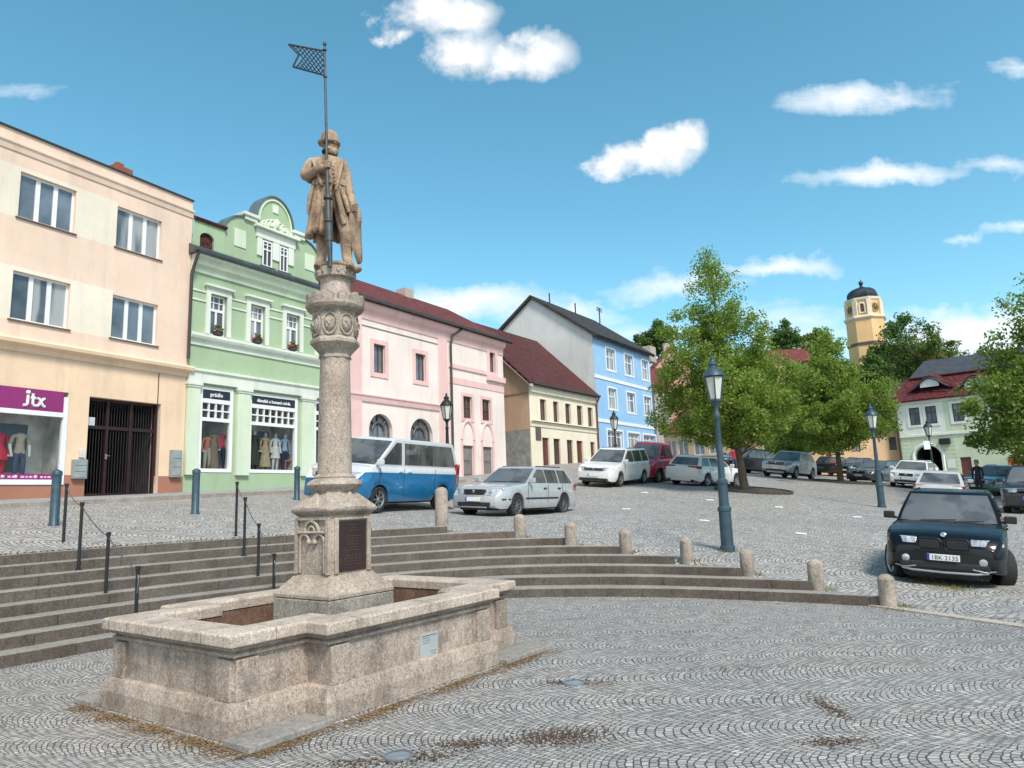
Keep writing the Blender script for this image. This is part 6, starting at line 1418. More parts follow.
SUV=dict(L=4.65,W=1.90,H=1.66,hood=1.03,belt=1.08,gh=(.95,.12,-1.75,-2.2),pillars=[(.6,-.28),(-.34,-1.1),(-1.2,-3)],doors=[.8,-.32,-1.25],handles=[-.12,-1.0],wm=WM5,R=.36,crease=.78,kidney=1,deck=[(-2.325,.98),(-2.26,1.05),(-2.2,1.08),(.95,1.08),(1.5,1.055),(1.95,.985),(2.15,.93),(2.26,.86),(2.325,.74)],grille=(.8,.21,.79),lampz=.84,lamp=(.52,.13),fog=1,skid=1,arch=0,platez=.565,intake=.42,intw=.55,rails=1,nose=.15,sill=.31,chin=.14,mirm=M_BLK,dark_roof=0)
SUVF=dict(SUV,kidney=0,skid=0,fog=1,L=4.75,W=1.94,H=1.71,grille=(.95,.16,.86),wgrille=1,mirm=None); SUVF.pop('mirm')
SEDAN=dict(L=4.55,W=1.76,H=1.43,hood=.90,belt=.94,gh=(.95,.1,-1.05,-1.72),pillars=[(.58,-.3),(-.36,-1.12)],doors=[.82,-.33,-1.2],handles=[-.15,-1.05],wm=WMS,mould=.5,grille=(.6,.12,.7),bumpstrip=.48,dpil=.2)
PICK=dict(L=4.85,W=1.86,H=1.94,hood=1.10,belt=1.16,gh=(1.7,.95,-.15,-.3),pillars=[(1.35,.55),(.46,-3)],doors=[1.5,.5],handles=[.65],wm=WMV,R=.335,crease=.8,nose=.13,grille=(.9,.12,.86),lampz=.86,fo=.9,ro=1.15,sill=.30,dpil=.08,tail=(.14,.3),tailz=.85,rw0=.2,deck=[(-2.42,1.12),(-.3,1.13),(1.7,1.15),(2.05,1.05),(2.3,.9),(2.42,.74)],arch=1)
HATCH=dict(ESTATE,L=4.2,mould=None,bumpstrip=None,gh=(.95,.15,-1.35,-1.95),pillars=[(.58,-.3),(-.36,-1.15),(-1.2,-3)]); 
P_SIL=paint('paint_silver',(.50,.51,.52),.3); P_WHT=paint('paint_white',(.76,.76,.75)); P_WSL=paint('paint_pale_silver',(.60,.61,.61),.3); P_BLU=paint('paint_van_blue',(.008,.16,.36),.2); P_VWH=paint('paint_van_silver',(.68,.68,.69),.2)
P_DRK=paint('paint_dark_blue',(.005,.007,.010),.0,.1,.3); P_GRY=paint('paint_grey',(.10,.115,.13),.5); P_DG=paint('paint_anthracite',(.03,.034,.04),.4); P_RED=paint('paint_red',(.46,.012,.045)); P_TEAL=paint('paint_teal',(.09,.16,.19),.5); P_BEI=paint('paint_pale_beige',(.58,.57,.53),.3)
def P3(x,y): return Vector((x,y,0))
D=math.radians
car(VAN,P3(-3.75,20.6),D(-117),'two tone blue and silver passenger van behind the stone column','parked vehicles',paintm=P_VWH,lower=P_BLU,name='passenger_van',cat='van')
car(ESTATE,P3(.03,21.9),D(-122),'silver estate car in front of the pink house, nearest the steps',paintm=P_SIL)
car(MPV,P3(4.6,33.2),D(-122),'white people carrier parked in front of the red pickup',paintm=P_WHT,name='people_carrier')
rp=car(PICK,P3(7.15,36.9),D(-125),'bright red pickup truck parked behind the white people carrier',paintm=P_RED,name='pickup_truck',cat='pickup')
mb=MB(); mb.quad((-2.3,-.75,1.165),(-.42,-.75,1.165),(-.42,.75,1.165),(-2.3,.75,1.165)); obj('cargo_bed',mb,M_BLK,rp,local=True)
for sg in(-1,1):
    mb=MB(); mb.box((-1.37,sg*.86,1.19),(1.95,.07,.10)); obj('bed_side',mb,P_RED,rp,local=True,bevel=.02)
mb=MB(); mb.box((-2.36,0,1.19),(.06,1.7,.10)); obj('tailgate',mb,P_RED,rp,local=True,bevel=.02)
BT=dict(ESTATE,L=4.63,W=1.81,H=1.44,bumpstrip=None,mould=None,tail=(.46,.13),tailz=.90,rplate=.80,rimm=M_RIM,wm=WM,rw0=.14)
car(BT,P3(9.3,35.2),D(46),'white estate car seen from behind, left of the big tree trunk',paintm=P_WHT)
car(SUVF,P3(17.4,45.6),D(-131),'silver off-road car right of the big tree trunk, facing left',paintm=P_SIL,name='parked_suv')
car(dict(SUVF,H=1.7),P3(15.6,49.2),D(-150),'dark car half hidden behind the big tree trunk',paintm=P_DG)
car(BT,P3(25.0,56.),D(48),'dark grey estate car seen from behind, left of the second tree trunk',paintm=P_DG)
car(HATCH,P3(26.4,55.6),D(-140),'black hatchback behind the second tree trunk',paintm=P_DG)
car(dict(ESTATE),P3(22.2,44.2),D(-142),'dark grey estate car just behind the second lamp post',paintm=P_GRY)
car(ESTATE,P3(22.2,40.2),D(-128),'white estate car with black grille, right of the second lamp post',paintm=P_WHT)
car(HATCH,P3(27.2,49.),D(-140),'white hatchback parked behind the white estate near the gateway',paintm=P_WHT)
car(SEDAN,P3(17.5,29.7),D(56),'pale beige saloon just behind the roof of the dark SUV',paintm=P_BEI)
car(HATCH,P3(24.3,36.3),D(-150),'teal grey hatchback beside the man in the dark jacket',paintm=P_TEAL)
car(dict(MPV,grille=(.7,.12,.8)),P3(18.75,26.0),D(-130),'dark grey car at the right edge behind the dark SUV',paintm=P_DG)
bx=car(dict(SUV,crease=.58,lamp=(.50,.11)),P3(8.12,13.75),D(-124),'glossy dark blue SUV with double grille, parked facing the lower square',paintm=P_DRK,lower=plain('satin_black',(.008,.009,.010),.32),name='parked_suv',steer=.42,text='1BK·2135')
bx.scale=(.92,.92,.92)
# ------------------------------------------------------------------ street lamps
M_LBL=plain('lamp_blue_grey',(.045,.085,.11),.45,.3,var=.25,vscale=6,bmp=.1); M_LGLS=plain('lamp_glass',(.62,.63,.56),.15,var=.08)
def lamp(p,h,label,m=M_LBL,arms=False,sc=1.):
    r=root('street_lamp',p,label,'street lamp','historic street lamps')
    hl_=.92*sc; hp=h-hl_
    mb=MB(); mb.lathe([(.15,-.1),(.15,.08),(.125,.10),(.12,.75),(.135,.77),(.135,.83),(.10,.86),(.095,1.28),(.11,1.30),(.11,1.36),(.07,1.40),(.062,2.0),(.05,hp-.35),(.065,hp-.32),(.065,hp-.26),(.045,hp-.22),(.05,hp-.1),(.09,hp-.02),(.09,hp)],p,12); obj('post',mb,m,r,smooth=35)
    zc=p.z+hp; a,b=.115*sc,.205*sc; z0,z1=zc+.02,zc+.50*sc
    mb=MB(); mb.lathe([(a*.96,z0),(b*.96,z1)],(p.x,p.y,0),6,.3); obj('lantern_glass',mb,M_LGLS,r)
    mb=MB()
    for k in range(6):
        an=.3+2*PI*k/6; mb.tube([Vector((p.x+a*math.cos(an),p.y+a*math.sin(an),z0)),Vector((p.x+b*math.cos(an),p.y+b*math.sin(an),z1))],.014*sc,6)
    mb.lathe([(a*1.05,-.025),(a*1.1,0),(a*1.05,.025)],(p.x,p.y,z0),6,.3); mb.lathe([(b*1.02,-.02),(b*1.12,0),(b*1.05,.03)],(p.x,p.y,z1),6,.3); obj('lantern_frame',mb,m,r)
    mb=MB(); mb.lathe([(b*1.12,z1+.01),(b*1.0,z1+.06*sc),(b*.72,z1+.14*sc),(b*.42,z1+.19*sc),(b*.40,z1+.24*sc),(b*.5,z1+.25*sc),(b*.48,z1+.28*sc),(b*.2,z1+.33*sc),(b*.16,z1+.37*sc),(b*.2,z1+.39*sc),(.01,z1+.44*sc)],(p.x,p.y,0),12,.3); obj('lantern_cap',mb,m,r,smooth=40)
    if arms:
        mb=MB(); mb.tube([p+Vector((-.35,0,hp-.55)),p+Vector((.35,0,hp-.55))],.03,6); obj('ladder_bar',mb,m,r)
    return r
def hgt(p,px,py):
    d=ray(px,py); f=(p.x*d.x+p.y*d.y)/(d.x**2+d.y**2); return CH+d.z*f-p.z
p=ongr(727.8,550.5); lamp(p,hgt(p,709.5,357),'blue grey lamp post in front of the big tree, nearest to the viewer')
p=ongr(882,507.5); lamp(p,hgt(p,871,404),'blue grey lamp post between the second tree and the pale green house')
p=aty(934,476,47.); p.z=zt(p.x,p.y); lamp(p,hgt(p,930.5,419),'dark lamp post with a small white sign in front of the arched gateway',plain('lamp_dark',(.03,.04,.045),.5,.3),True,1.2)
sg_=root('lamp_sign',p+Vector((-.2,-.15,2.0)),'small white sign hanging on the lamp post before the gateway','sign'); mb=MB(); mb.box(p+Vector((-.3,-.16,2.5)),(.42,.03,.55)); obj('board',mb,plain('notice_white',(.7,.72,.7),.6),sg_); mb=MB(); mb.tube([p+Vector((-.3,-.16,2.77)),p+Vector((-.3,-.05,2.95))],.015,5); obj('bracket',mb,M_IRON,sg_)
p=aty(448.5,497,26.5); p.z=zt(p.x,p.y); lamp(p,hgt(p,444.5,393.5),'dark lamp with amber glass on a slim post in front of the pink house',plain('lamp_black',(.02,.022,.025),.5,.3),False,1.1)
p=aty(617,470,44.); p.z=zt(p.x,p.y); lamp(p,hgt(p,614.5,410.5),'dark lamp post standing in front of the blue house',plain('lamp_dark',(.03,.04,.045),.5,.3),False,1.3)
# ------------------------------------------------------------------ blue street bollards
for (x0,y0,x1,y1,lb) in((53.75,526,56.5,469.5,'at far left before the magenta shop window'),(195,514,196.8,468.5,'before the first dress shop window'),(296.8,500,298.5,466,'just left of the blue and silver van')):
    p=ongr(x0,y0); h=hgt(p,x1,y1); mb=MB(); mb.lathe([(.10,-.1),(.10,.02),(.085,.04),(.082,h-.12),(.092,h-.11),(.092,h-.05),(.08,h-.03),(.02,h)],p,16); o=obj('street_bollard',mb,M_LBL,smooth=40); tag(o,'blue grey cast metal bollard '+lb,'bollard','blue grey street bollards')
# ------------------------------------------------------------------ in-ground lights, parking marks, tree pits
M_LENS=plain('ground_lens',(.22,.28,.33),.15,.2,var=.2,coat=.5)
for x,y,l in((398.5,757,'near the front corner of the fountain'),(574,683.5,'out on the paving right of the fountain')):
    p=onz(x,y,0); r=root('ground_light',p,'round glass ground light '+l,'ground light','ground lights by the fountain'); mb=MB(); mb.lathe([(.105,.0),(.105,.012),(.095,.016),(.085,.012)],p,28,cap=False); obj('rim',mb,M_RIM,r,smooth=40); mb=MB(); mb.lathe([(.088,.002),(.088,.010),(.04,.013),(.004,.014)],p,28); obj('lens',mb,M_LENS,r,smooth=50)
mb=MB(); mm=plain('white_marking_stone',(.72,.71,.69),.7,var=.15,vscale=20)
for x,y in((704.6,520.5),(801,533.5),(779,507),(710,500),(857.5,517),(783.7,491),(645,492.5),(626.5,509)):
    p=ongr(x,y); w=nt_(p.x,p.y); t=Vector((.95,-.3,0)); t=(t-w*t.dot(w)).normalized(); b=w.cross(t); P=[p+t*a*.13+b*c*.11 for a,c in((-1,-1),(1,-1),(1,1),(-1,1))]; mb.hexa([q-w*.05 for q in P]+[q+w*.012 for q in P])
obj('parking_marking',mb,mm,kind='structure',bevel=.004)
# ------------------------------------------------------------------ people and mannequins
def figure(name,loc,hd,h,label,cat,cols,group=None,arms=((.20,.02),(.20,.02)),stance=.09,skirt=None,headless=False,lean=0):
    """standing figure: one continuous skinned body, clothing by material zones"""
    k=h/1.75; V=[];E_=[];R=[]
    def P(x,y,z,r): V.append((x*k,y*k,z*k)); R.append(r*k if not isinstance(r,tuple) else (r[0]*k,r[1]*k)); return len(V)-1
    pe_=P(0,0,.95,(.155,.115)); wa=P(0,.0,1.12,(.14,.105)); ch_=P(0,0,1.30,(.17,.115)); sh_=P(0,-.01,1.42,(.13,.085)); ne=P(0,.0,1.50,.055); 
    L=[(pe_,wa),(wa,ch_),(ch_,sh_),(sh_,ne)]
    if not headless: h0=P(0,.02,1.56,(.07,.08)); h1=P(0,.02,1.68,(.075,.09)); L+=[(ne,h0),(h0,h1)]
    for sg,(ax,ay) in zip((-1,1),arms):
        s_=P(sg*.19,0,1.40,.062); e_=P(sg*(ax+.05),ay*.3-.02,1.14,.047); w_=P(sg*(ax+.03),ay+.03,.92,.033); hn=P(sg*(ax+.02),ay+.05,.83,(.03,.045)); L+=[(sh_,s_),(s_,e_),(e_,w_),(w_,hn)]
        hp=P(sg*stance,0,.86,.095); kn=P(sg*(stance+.01),.02,.50,.065); an=P(sg*(stance+.01),-.02,.10,.045); ft=P(sg*(stance+.02),.12,.035,.038); L+=[(pe_,hp),(hp,kn),(kn,an),(an,ft)]
    me=skin(V,L,R,2,0); M=Matrix.Translation(loc)@Matrix.Rotation(hd-PI/2,4,'Z')
    r=root(name,loc,label,cat,group,M.to_3x3())
    b=meshobj('body',me,cols['m'],r)
    for p_ in me.polygons:
        z=p_.center.z/k; x=abs(p_.center.x)/k
        if x>.185 and z<.90: i=0
        elif z>1.49: i=0
        elif x>.175 and z<1.18 and cols.get('short'): i=0
        elif z>cols.get('hem',.93): i=1
        elif z>.09: i=2
        else: i=3
        p_.material_index=i
    if not headless and cols.get('hair'):
        mb=MB(); mb.ellipsoid((0,-.012*k,1.70*k),(.092*k,.105*k,.085*k),14,8); mb.ellipsoid((0,-.05*k,1.63*k),(.082*k,.06*k,.09*k),12,8); obj('hair',mb,cols['hair'],r,local=True,smooth=80)
    if not headless:
        mb=MB(); mb.tube([Vector((0,.10*k,1.655*k)),Vector((0,.125*k,1.61*k))],[.012*k,.018*k],6); obj('nose',mb,cols['m'][0],r,local=True,smooth=80)
    if skirt:
        mb=MB(); z0,z1,w0,w1=skirt; RR=[]
        for f in np.linspace(0,1,6):
            RR.append([Vector(((w0+(w1-w0)*f)*k*math.cos(a)*(1+.07*f*math.cos(8*a)),(w0*.8+(w1-w0)*.8*f)*k*math.sin(a)*(1+.07*f*math.cos(8*a)),(z0+(z1-z0)*f)*k)) for a in np.linspace(0,2*PI,32,endpoint=False)])
        mb.rings(RR); obj('skirt',mb,cols['m'][1] if not cols.get('skirtm') else cols['skirtm'],r,local=True,smooth=60)
    return r
def cl(n,c,**k): return plain('cloth_'+n,c,.85,var=.2,vscale=6,bmp=.2,bscale=40,**k)
SKIN_=plain('skin',(.45,.27,.2),.55,var=.08); MANW=plain('mannequin_white',(.62,.60,.56),.4,var=.05); HAIRG=plain('hair_grey',(.2,.18,.17),.8); SHOE=plain('shoe_dark',(.03,.028,.027),.5)
p=aty(979.5,487,32.5); p.z=zt(p.x,p.y); h=1.78
figure('person',p,D(200),h,'person in a dark jacket walking between the cars near the right edge','person',dict(m=[SKIN_,cl('navy',(.02,.02,.03)),cl('black',(.025,.025,.03)),SHOE],hair=HAIRG))
p=aty(735.5,474,47.); p.z=zt(p.x,p.y); figure('person',p,D(-90),1.75,'person in a red top and blue jeans beside the big tree trunk','person',dict(m=[SKIN_,cl('red',(.40,.03,.05)),cl('jeans',(.05,.08,.15)),SHOE],hair=plain('hair_brown',(.07,.04,.025),.8)))
p=aty(757,470,60.); p.z=zt(p.x,p.y); figure('person',p,D(-80),1.65,'light haired person in pale trousers far behind the silver off-road car','person',dict(m=[SKIN_,cl('dark',(.05,.03,.03)),cl('pale',(.4,.36,.3)),SHOE],hair=plain('hair_light',(.5,.45,.38),.8)))
FD=math.atan2(fB.n.y,fB.n.x)
def mann(fr,px,zf,o,h,label,top,bot,skirt=None,head=False,hem=.93,short=False,hd=0):
    s_=fr.px(px,450,o)[0]; q=fr.W(s_,o,zf); FDx=math.atan2(fr.n.y,fr.n.x)
    return figure('mannequin',q,FDx+hd,h,label,'mannequin',dict(m=[MANW,top,bot,MANW],hem=hem,short=short),'shop window mannequins',skirt=skirt,headless=not head)
zsf=shb+.15
mann(fA,19.5,zsf-.22,-.35,1.72,'headless mannequin in a beige shirt and blue jeans in the magenta shop window',cl('beige',(.36,.30,.23)),cl('jeans',(.06,.10,.17)),short=True)
mann(fA,-1.5,zsf-.22,-.45,1.72,'mannequin in a red dress at the left end of the magenta shop window',cl('scarlet',(.55,.015,.05)),cl('scarlet',(.55,.015,.05)),skirt=(1.1,.75,.15,.24))
zsg=sz0+.02
for px,h,lb,t,b_,sk,hd_ in((207,1.4,'mannequin in an orange and white blouse in the first dress shop window',cl('orange_print',(.45,.16,.09)),cl('pale',(.4,.36,.3)),None,0),(213.5,1.55,'mannequin in a long taupe dress in the first dress shop window',cl('taupe',(.20,.16,.115)),cl('taupe',(.20,.16,.115)),(1.1,.05,.15,.24),0),(221.5,1.55,'mannequin in a raspberry jacket and navy trousers in the first dress shop window',cl('raspberry',(.45,.02,.09)),cl('navy2',(.02,.04,.09)),None,0),
   (254,1.6,'mannequin in a dark patterned dress at the left of the wide dress shop window',cl('black_print',(.05,.05,.04)),cl('black_print',(.05,.05,.04)),(1.1,.3,.15,.24),1),(265,1.55,'mannequin in a sand coloured dress in the wide dress shop window',cl('sand',(.45,.36,.22)),cl('sand',(.45,.36,.22)),(1.1,.25,.15,.25),1),(275,1.55,'mannequin in a short white dress in the wide dress shop window',cl('white',(.68,.67,.64)),cl('white',(.68,.67,.64)),(1.1,.62,.15,.22),1),(284.5,1.55,'mannequin in a pale blue blouse and dark shorts in the wide dress shop window',cl('pale_blue',(.32,.42,.55)),cl('navy2',(.02,.04,.09)),None,1)):
    mann(fB,px,zsg,-.36,h,lb,t,b_,sk,bool(hd_))
for px,c,lb in((287,(.5,.14,.14),'small pink chair in the wide dress shop window'),):
    s_=fB.px(px,465,-.45)[0]; r=root('display_chair',fB.W(s_,-.45,zsg+.1),lb,'chair'); mb=MB(); fB.box(mb,s_-.22,s_+.22,-.62,-.28,zsg+.45,zsg+.5); obj('seat',mb,cl('pink',(.55,.2,.2)),r); mb=MB(); fB.box(mb,s_-.22,s_+.22,-.65,-.6,zsg+.5,zsg+.9); obj('backrest',mb,cl('pink',(.55,.2,.2)),r)
    for a in(-.2,.2):
        for o in(-.6,-.3): mb=MB(); mb.tube([fB.W(s_+a,o,zsg+.1),fB.W(s_+a,o,zsg+.46)],.02,6); obj('leg',mb,cl('pink',(.55,.2,.2)),r)
# ------------------------------------------------------------------ hill behind the square
M_HILL=plain('hill_grass',(.05,.085,.025),.95,var=.5,vscale=.4,bmp=.5,bscale=3)
mb=MB(); nx,ny=60,34; vs=[]
for j in range(ny):
    for i in range(nx):
        x=-60+230*i/(nx-1); y=66+ 220*(j/(ny-1))**1.4
        f=min(1,max(0,(y-84-.0*x)/26)); f=f*f*(3-2*f); z=1.0+13*f*(.75+.25*math.sin(x*.05))-max(0,(y-170))*.05
        if x<10: z*=max(0,1-(10-x)/70)
        vs.append((x,y,z+.5*math.sin(x*.3)*f))
mb.add(vs,[(j*nx+i,j*nx+i+1,(j+1)*nx+i+1,(j+1)*nx+i) for j in range(ny-1) for i in range(nx-1)]); obj('hill',mb,M_HILL,kind='structure',smooth=60)
def hz(x,y):
    f=min(1,max(0,(y-84)/26)); f=f*f*(3-2*f); z=1.0+13*f*(.75+.25*math.sin(x*.05)); return z+.5*math.sin(x*.3)*f
# ------------------------------------------------------------------ trees
LEAF_A=leafmat('leaf_fresh',[(.13,.21,.04),(.20,.30,.055),(.29,.39,.08),(.38,.45,.12),(.16,.25,.05)],.5)
LEAF_B=leafmat('leaf_mid',[(.11,.18,.04),(.17,.26,.055),(.25,.34,.075),(.33,.41,.11)],.48)
LEAF_D=leafmat('leaf_dark',[(.06,.12,.035),(.09,.17,.045),(.13,.22,.055),(.18,.27,.075)],.42)
LEAF_Y=leafmat('leaf_yellow',[(.08,.12,.02),(.13,.19,.035),(.19,.25,.05)],.35)
M_BARK=stone('bark',(.10,.075,.05),(.15,.115,.08),(.2,.16,.12),speck=.5,bmp=.9,streak=.5,scale=2)
def tree(base,th,prof,nl,ls,label,leaf,name='tree',r0=.22,seed=1,nclump=160,cl_r=.55,group=None,shell_bias=.55,droop=0.,lean=(0,0),flat=1.0):
    """prof: [(height above base, radius)...]; leaves gathered in clumps at branch ends"""
    rd=np.random.RandomState(seed); base=Vector(base); r=root(name,base,label,'tree',group)
    z0,z1=prof[0][0],prof[-1][0]
    rad=lambda z: np.interp(z,[a for a,b in prof],[b for a,b in prof])
    ax=lambda z: Vector((lean[0]*z/z1,lean[1]*z/z1,0))
    cl=[]; zs=np.linspace(z0,z1,400); wgt=np.array([max(.05,rad(z))**1.5 for z in zs]); wgt/=wgt.sum()
    for _ in range(nclump):
        z=rd.choice(zs,p=wgt); a=rd.uniform(0,2*PI); u=rd.uniform()**shell_bias; 
        lump=1+.16*math.sin(3*a+z*1.1+seed)+.12*math.sin(5*a-z*1.9)+rd.uniform(-.12,.1)
        q=rad(z)*u*lump; cl.append(Vector((q*math.cos(a),q*math.sin(a)*flat,z+rd.uniform(-.2,.2)-droop*u))+ax(z))
    for z in np.linspace(z1-.9,z1,5): cl.append(Vector((rd.uniform(-.1,.1),rd.uniform(-.1,.1),z))+ax(z))
    tb=MB(); n=9; pts=[]; rr=[]
    for i in range(n):
        f=i/(n-1); z=f*z1*.93; pts.append(base+ax(z)+Vector((rd.uniform(-.06,.06)*(i>1),rd.uniform(-.06,.06)*(i>1),z-.15*(i==0)))); rr.append(r0*(1.25 if i==0 else 1)*(1-.93*f**.9)+.012)
    tb.tube(pts,rr,10)
    for k,c in enumerate(cl):
        if rd.uniform()<min(1,70/len(cl)) or k%3==0:
            hz_=max(th*.95,min(c.z-.25*math.hypot(c.x,c.y)-.3,z1*.88)); s=base+ax(hz_)+Vector((0,0,hz_)); e=base+c; m=s.lerp(e,.55)+Vector((rd.uniform(-.15,.15),rd.uniform(-.15,.15),rd.uniform(-.05,.25)))
            b=max(.012,r0*.34*(1-hz_/z1)); tb.tube([s,m,e],[b,b*.6,.006],5)
    obj('trunk',tb,M_BARK,r,smooth=60,recalc=False)
    per=nl/len(cl); cnt=np.array([max(8,int(per*(1.15-.75*(max(0,c.z-z0)/(z1-z0))**1.3)*rd.uniform(.6,1.4))) for c in cl]); C_=np.repeat(np.array([tuple(c) for c in cl]),cnt,axis=0); N=len(C_)
    cr=np.repeat(rd.uniform(.6,1.3,len(cl))*cl_r,cnt)[:,None]
    d=rd.normal(size=(N,3)); d/=np.linalg.norm(d,axis=1)[:,None]; d*=rd.uniform(0,1,(N,1))**.5*cr; d[:,2]*=.75
    P=C_+d+np.array(tuple(base))
    nrm=rd.normal(size=(N,3))*.8+np.array([0,0,.7]); nrm/=np.linalg.norm(nrm,axis=1)[:,None]
    t=np.cross(nrm,rd.normal(size=(N,3))); t/=np.linalg.norm(t,axis=1)[:,None]; b=np.cross(nrm,t)
    s=(ls*rd.uniform(.6,1.25,(N,1)))
    V=np.stack([P-t*s,P-b*s*.55+nrm*s*.12,P+t*s,P+b*s*.55+nrm*s*.12],axis=1).reshape(-1,3)
    me=bpy.data.meshes.new('crown'); me.vertices.add(4*N); me.vertices.foreach_set('co',(V-np.array(tuple(base))).astype(np.float32).ravel()); me.loops.add(4*N); me.loops.foreach_set('vertex_index',np.arange(4*N,dtype=np.int32)); me.polygons.add(N); me.polygons.foreach_set('loop_start',np.arange(0,4*N,4,dtype=np.int32)); me.update(calc_edges=True)
    meshobj('crown',me,leaf,r); return r
pt_=ongr(745,490); k_=pt_.y/710
tree(pt_,1.5,[(2.0,1.2),(2.3,2.3),(2.8,2.95),(3.6,3.12),(5.0,2.85),(6.3,2.15),(7.6,1.6),(9.0,.9),(10.0,.35),(10.4,.05)],80000,.066,'tall pointed lime tree in the middle of the square behind the first lamp',LEAF_A,lean=(-.8,0),r0=.15,seed=3,nclump=330,cl_r=.55,group='trees planted in the square')
pt2=ongr(840.8,481.8)
tree(pt2,1.5,[(2.2,1.4),(2.6,2.7),(3.3,3.3),(4.4,3.2),(5.6,2.5),(6.8,1.7),(8.0,.8),(8.9,.15)],56000,.085,'rounded tree right of the tall one, behind the second lamp',LEAF_A,r0=.15,seed=5,nclump=230,cl_r=.65,group='trees planted in the square')
p=aty(806,478,52.); p.z=zt(p.x,p.y)
tree(p,1.6,[(1.8,1.6),(2.6,3.2),(4,3.6),(5.4,3.0),(6.6,1.8),(7.6,.3)],22000,.12,'tree between the tall lime and the rounded tree, farther back',LEAF_B,r0=.24,seed=8,nclump=130,cl_r=.75,group='trees planted in the square')
p=aty(1084,478,31.); p.z=zt(p.x,p.y)
tree(p,1.6,[(1.3,1.5),(1.9,3.2),(3,4.1),(4.3,4.0),(5.5,3.3),(7,2.6),(8.4,2.2),(9.6,1.4),(10.4,.2)],46000,.10,'leafy tree at the right edge in front of the mansard house',LEAF_B,r0=.28,seed=12,nclump=240,cl_r=.7,group='trees planted in the square',shell_bias=.5)
# hillside trees beyond the roofs
def far_tree(px,ybase,ytop,Y,wpx,label,leaf,seed,nl=9000,sp=.75):
    b=aty(px,ybase,Y); t=aty(px,ytop,Y); zb=hz(b.x,b.y)-.3; H_=t.z-zb; rw=wpx*Y/710/2; b.z=zb
    c0=max(.12,1-1.9*rw/H_)
    tree(b,H_*c0,[(H_*c0,rw*.55),(H_*(c0+.12),rw*.95),(H_*(.55+c0*.45),rw),(H_*.84,rw*.8),(H_*.95,rw*.42),(H_,rw*.08)],nl,.21,label,leaf,name='hillside_tree',r0=.3,seed=seed,nclump=90,cl_r=rw*.26,group='trees on the hill')
far_tree(660,378,321,105,36,'dark tree on the hill above the pink hillside house',LEAF_D,21)
far_tree(640,385,335,112,26,'small tree on the hill close behind the blue house roof',LEAF_D,22,5000)
far_tree(791,385,321,112,40,'broad green tree on the hill left of the church tower',LEAF_D,23)
far_tree(822,390,329,108,34,'slender tree on the hill just left of the church tower',LEAF_B,24,6000)
far_tree(912,392,316,104,66,'large dark tree just right of the church tower',LEAF_D,25,15000)
far_tree(944,395,336,112,46,'yellow green tree above the mansard roof',LEAF_Y,26)
far_tree(985,392,352,112,40,'small green tree above the right end of the mansard roof',LEAF_B,27,7000)
far_tree(876,400,352,96,36,'green tree at the foot of the church tower',LEAF_D,28,8000)
far_tree(690,420,352,98,60,'green tree between hillside house and tall lime',LEAF_B,29,9000)
far_tree(760,415,352,100,60,'green tree on the slope behind the tall lime',LEAF_D,30,9000)
far_tree(838,420,366,98,44,'low green tree on the slope below the church tower',LEAF_B,31,8000)
# hillside houses
def hh_house(px0,px1,Y,yb,ye,yr,mw,mr,label,wins,dirn=(1,.0)):
    a=aty(px0,yb,Y); b=aty(px1,yb,Y); f=Fac((a.x,a.y),(b-a).xy,(0,-1)); Lh=(b-a).length; ze=aty((px0+px1)/2,ye,Y).z; zr=aty((px0+px1)/2,yr,Y+4).z
    W_=[]
    for x0,x1,y0,y1 in wins:
        s0,z1_=f.px(x0,y0); s1,z0_=f.px(x1,y1); W_.append((s0,s1,z0_,z1_))
    return simple(f,0,Lh,8,min(a.z,hz(a.x,a.y))-2,ze,zr,mw,mr,label,'house',W_,name='hillside_house',fm=M_WBR)
M_HT=tiles('tiles_hill',(.20,.045,.035),0)
# pink house: gable towards the viewer
a=aty(655,375,92); b=aty(690,372,92); f=Fac((a.x,a.y),(b-a).xy,(0,-1)); Lp=(b-a).length; ze=aty(660,366,92).z; zr=aty(672,346,92).z
r=root('hillside_house',f.W(Lp/2,0,a.z),'salmon pink gabled house on the hill right of the blue house','house')
M_SAL=plaster('plaster_salmon',(.62,.33,.27))
mb=MB(); mb.add([f.W(0,0,6),f.W(Lp,0,6),f.W(Lp,0,ze),f.W(Lp/2,0,zr),f.W(0,0,ze)],[(0,1,2,3,4)]); mb.quad(f.W(0,0,6),f.W(0,-9,6),f.W(0,-9,ze),f.W(0,0,ze)); mb.quad(f.W(Lp,0,6),f.W(Lp,-9,6),f.W(Lp,-9,ze),f.W(Lp,0,ze)); obj('wall',mb,M_SAL,r,recalc=False)
slab(r,[f.W(-.3,.3,ze-.15),f.W(Lp/2,.3,zr+.1),f.W(Lp/2,-9.3,zr+.1),f.W(-.3,-9.3,ze-.15)],.2,M_HT); slab(r,[f.W(Lp+.3,.3,ze-.15),f.W(Lp/2,.3,zr+.1),f.W(Lp/2,-9.3,zr+.1),f.W(Lp+.3,-9.3,ze-.15)],.2,M_HT)
for x0,x1,y0,y1 in((666,670.5,358.5,364.5),(676,680,358,364)):
    s0,z1_=f.px(x0,y0); s1,z0_=f.px(x1,y1); fo=Fac(f.W(0,.18,0),f.d,(0,-1)); window(fo,r,s0,s1,z0_,z1_,cols=(.5,),fw=.1,pane=M_GL)
mb=MB(); q=f.px(670.5,347); f.box(mb,q[0]-.4,q[0]+.4,-3,-2.2,zr-.5,zr+.9); obj('chimney',mb,plaster('chimney_pale',(.45,.38,.33)),r)
hh_house(654,668,86,392,386,368,plaster('plaster_grey',(.4,.38,.35)),M_HT,'low house with dark red roof tucked behind the blue house',[])
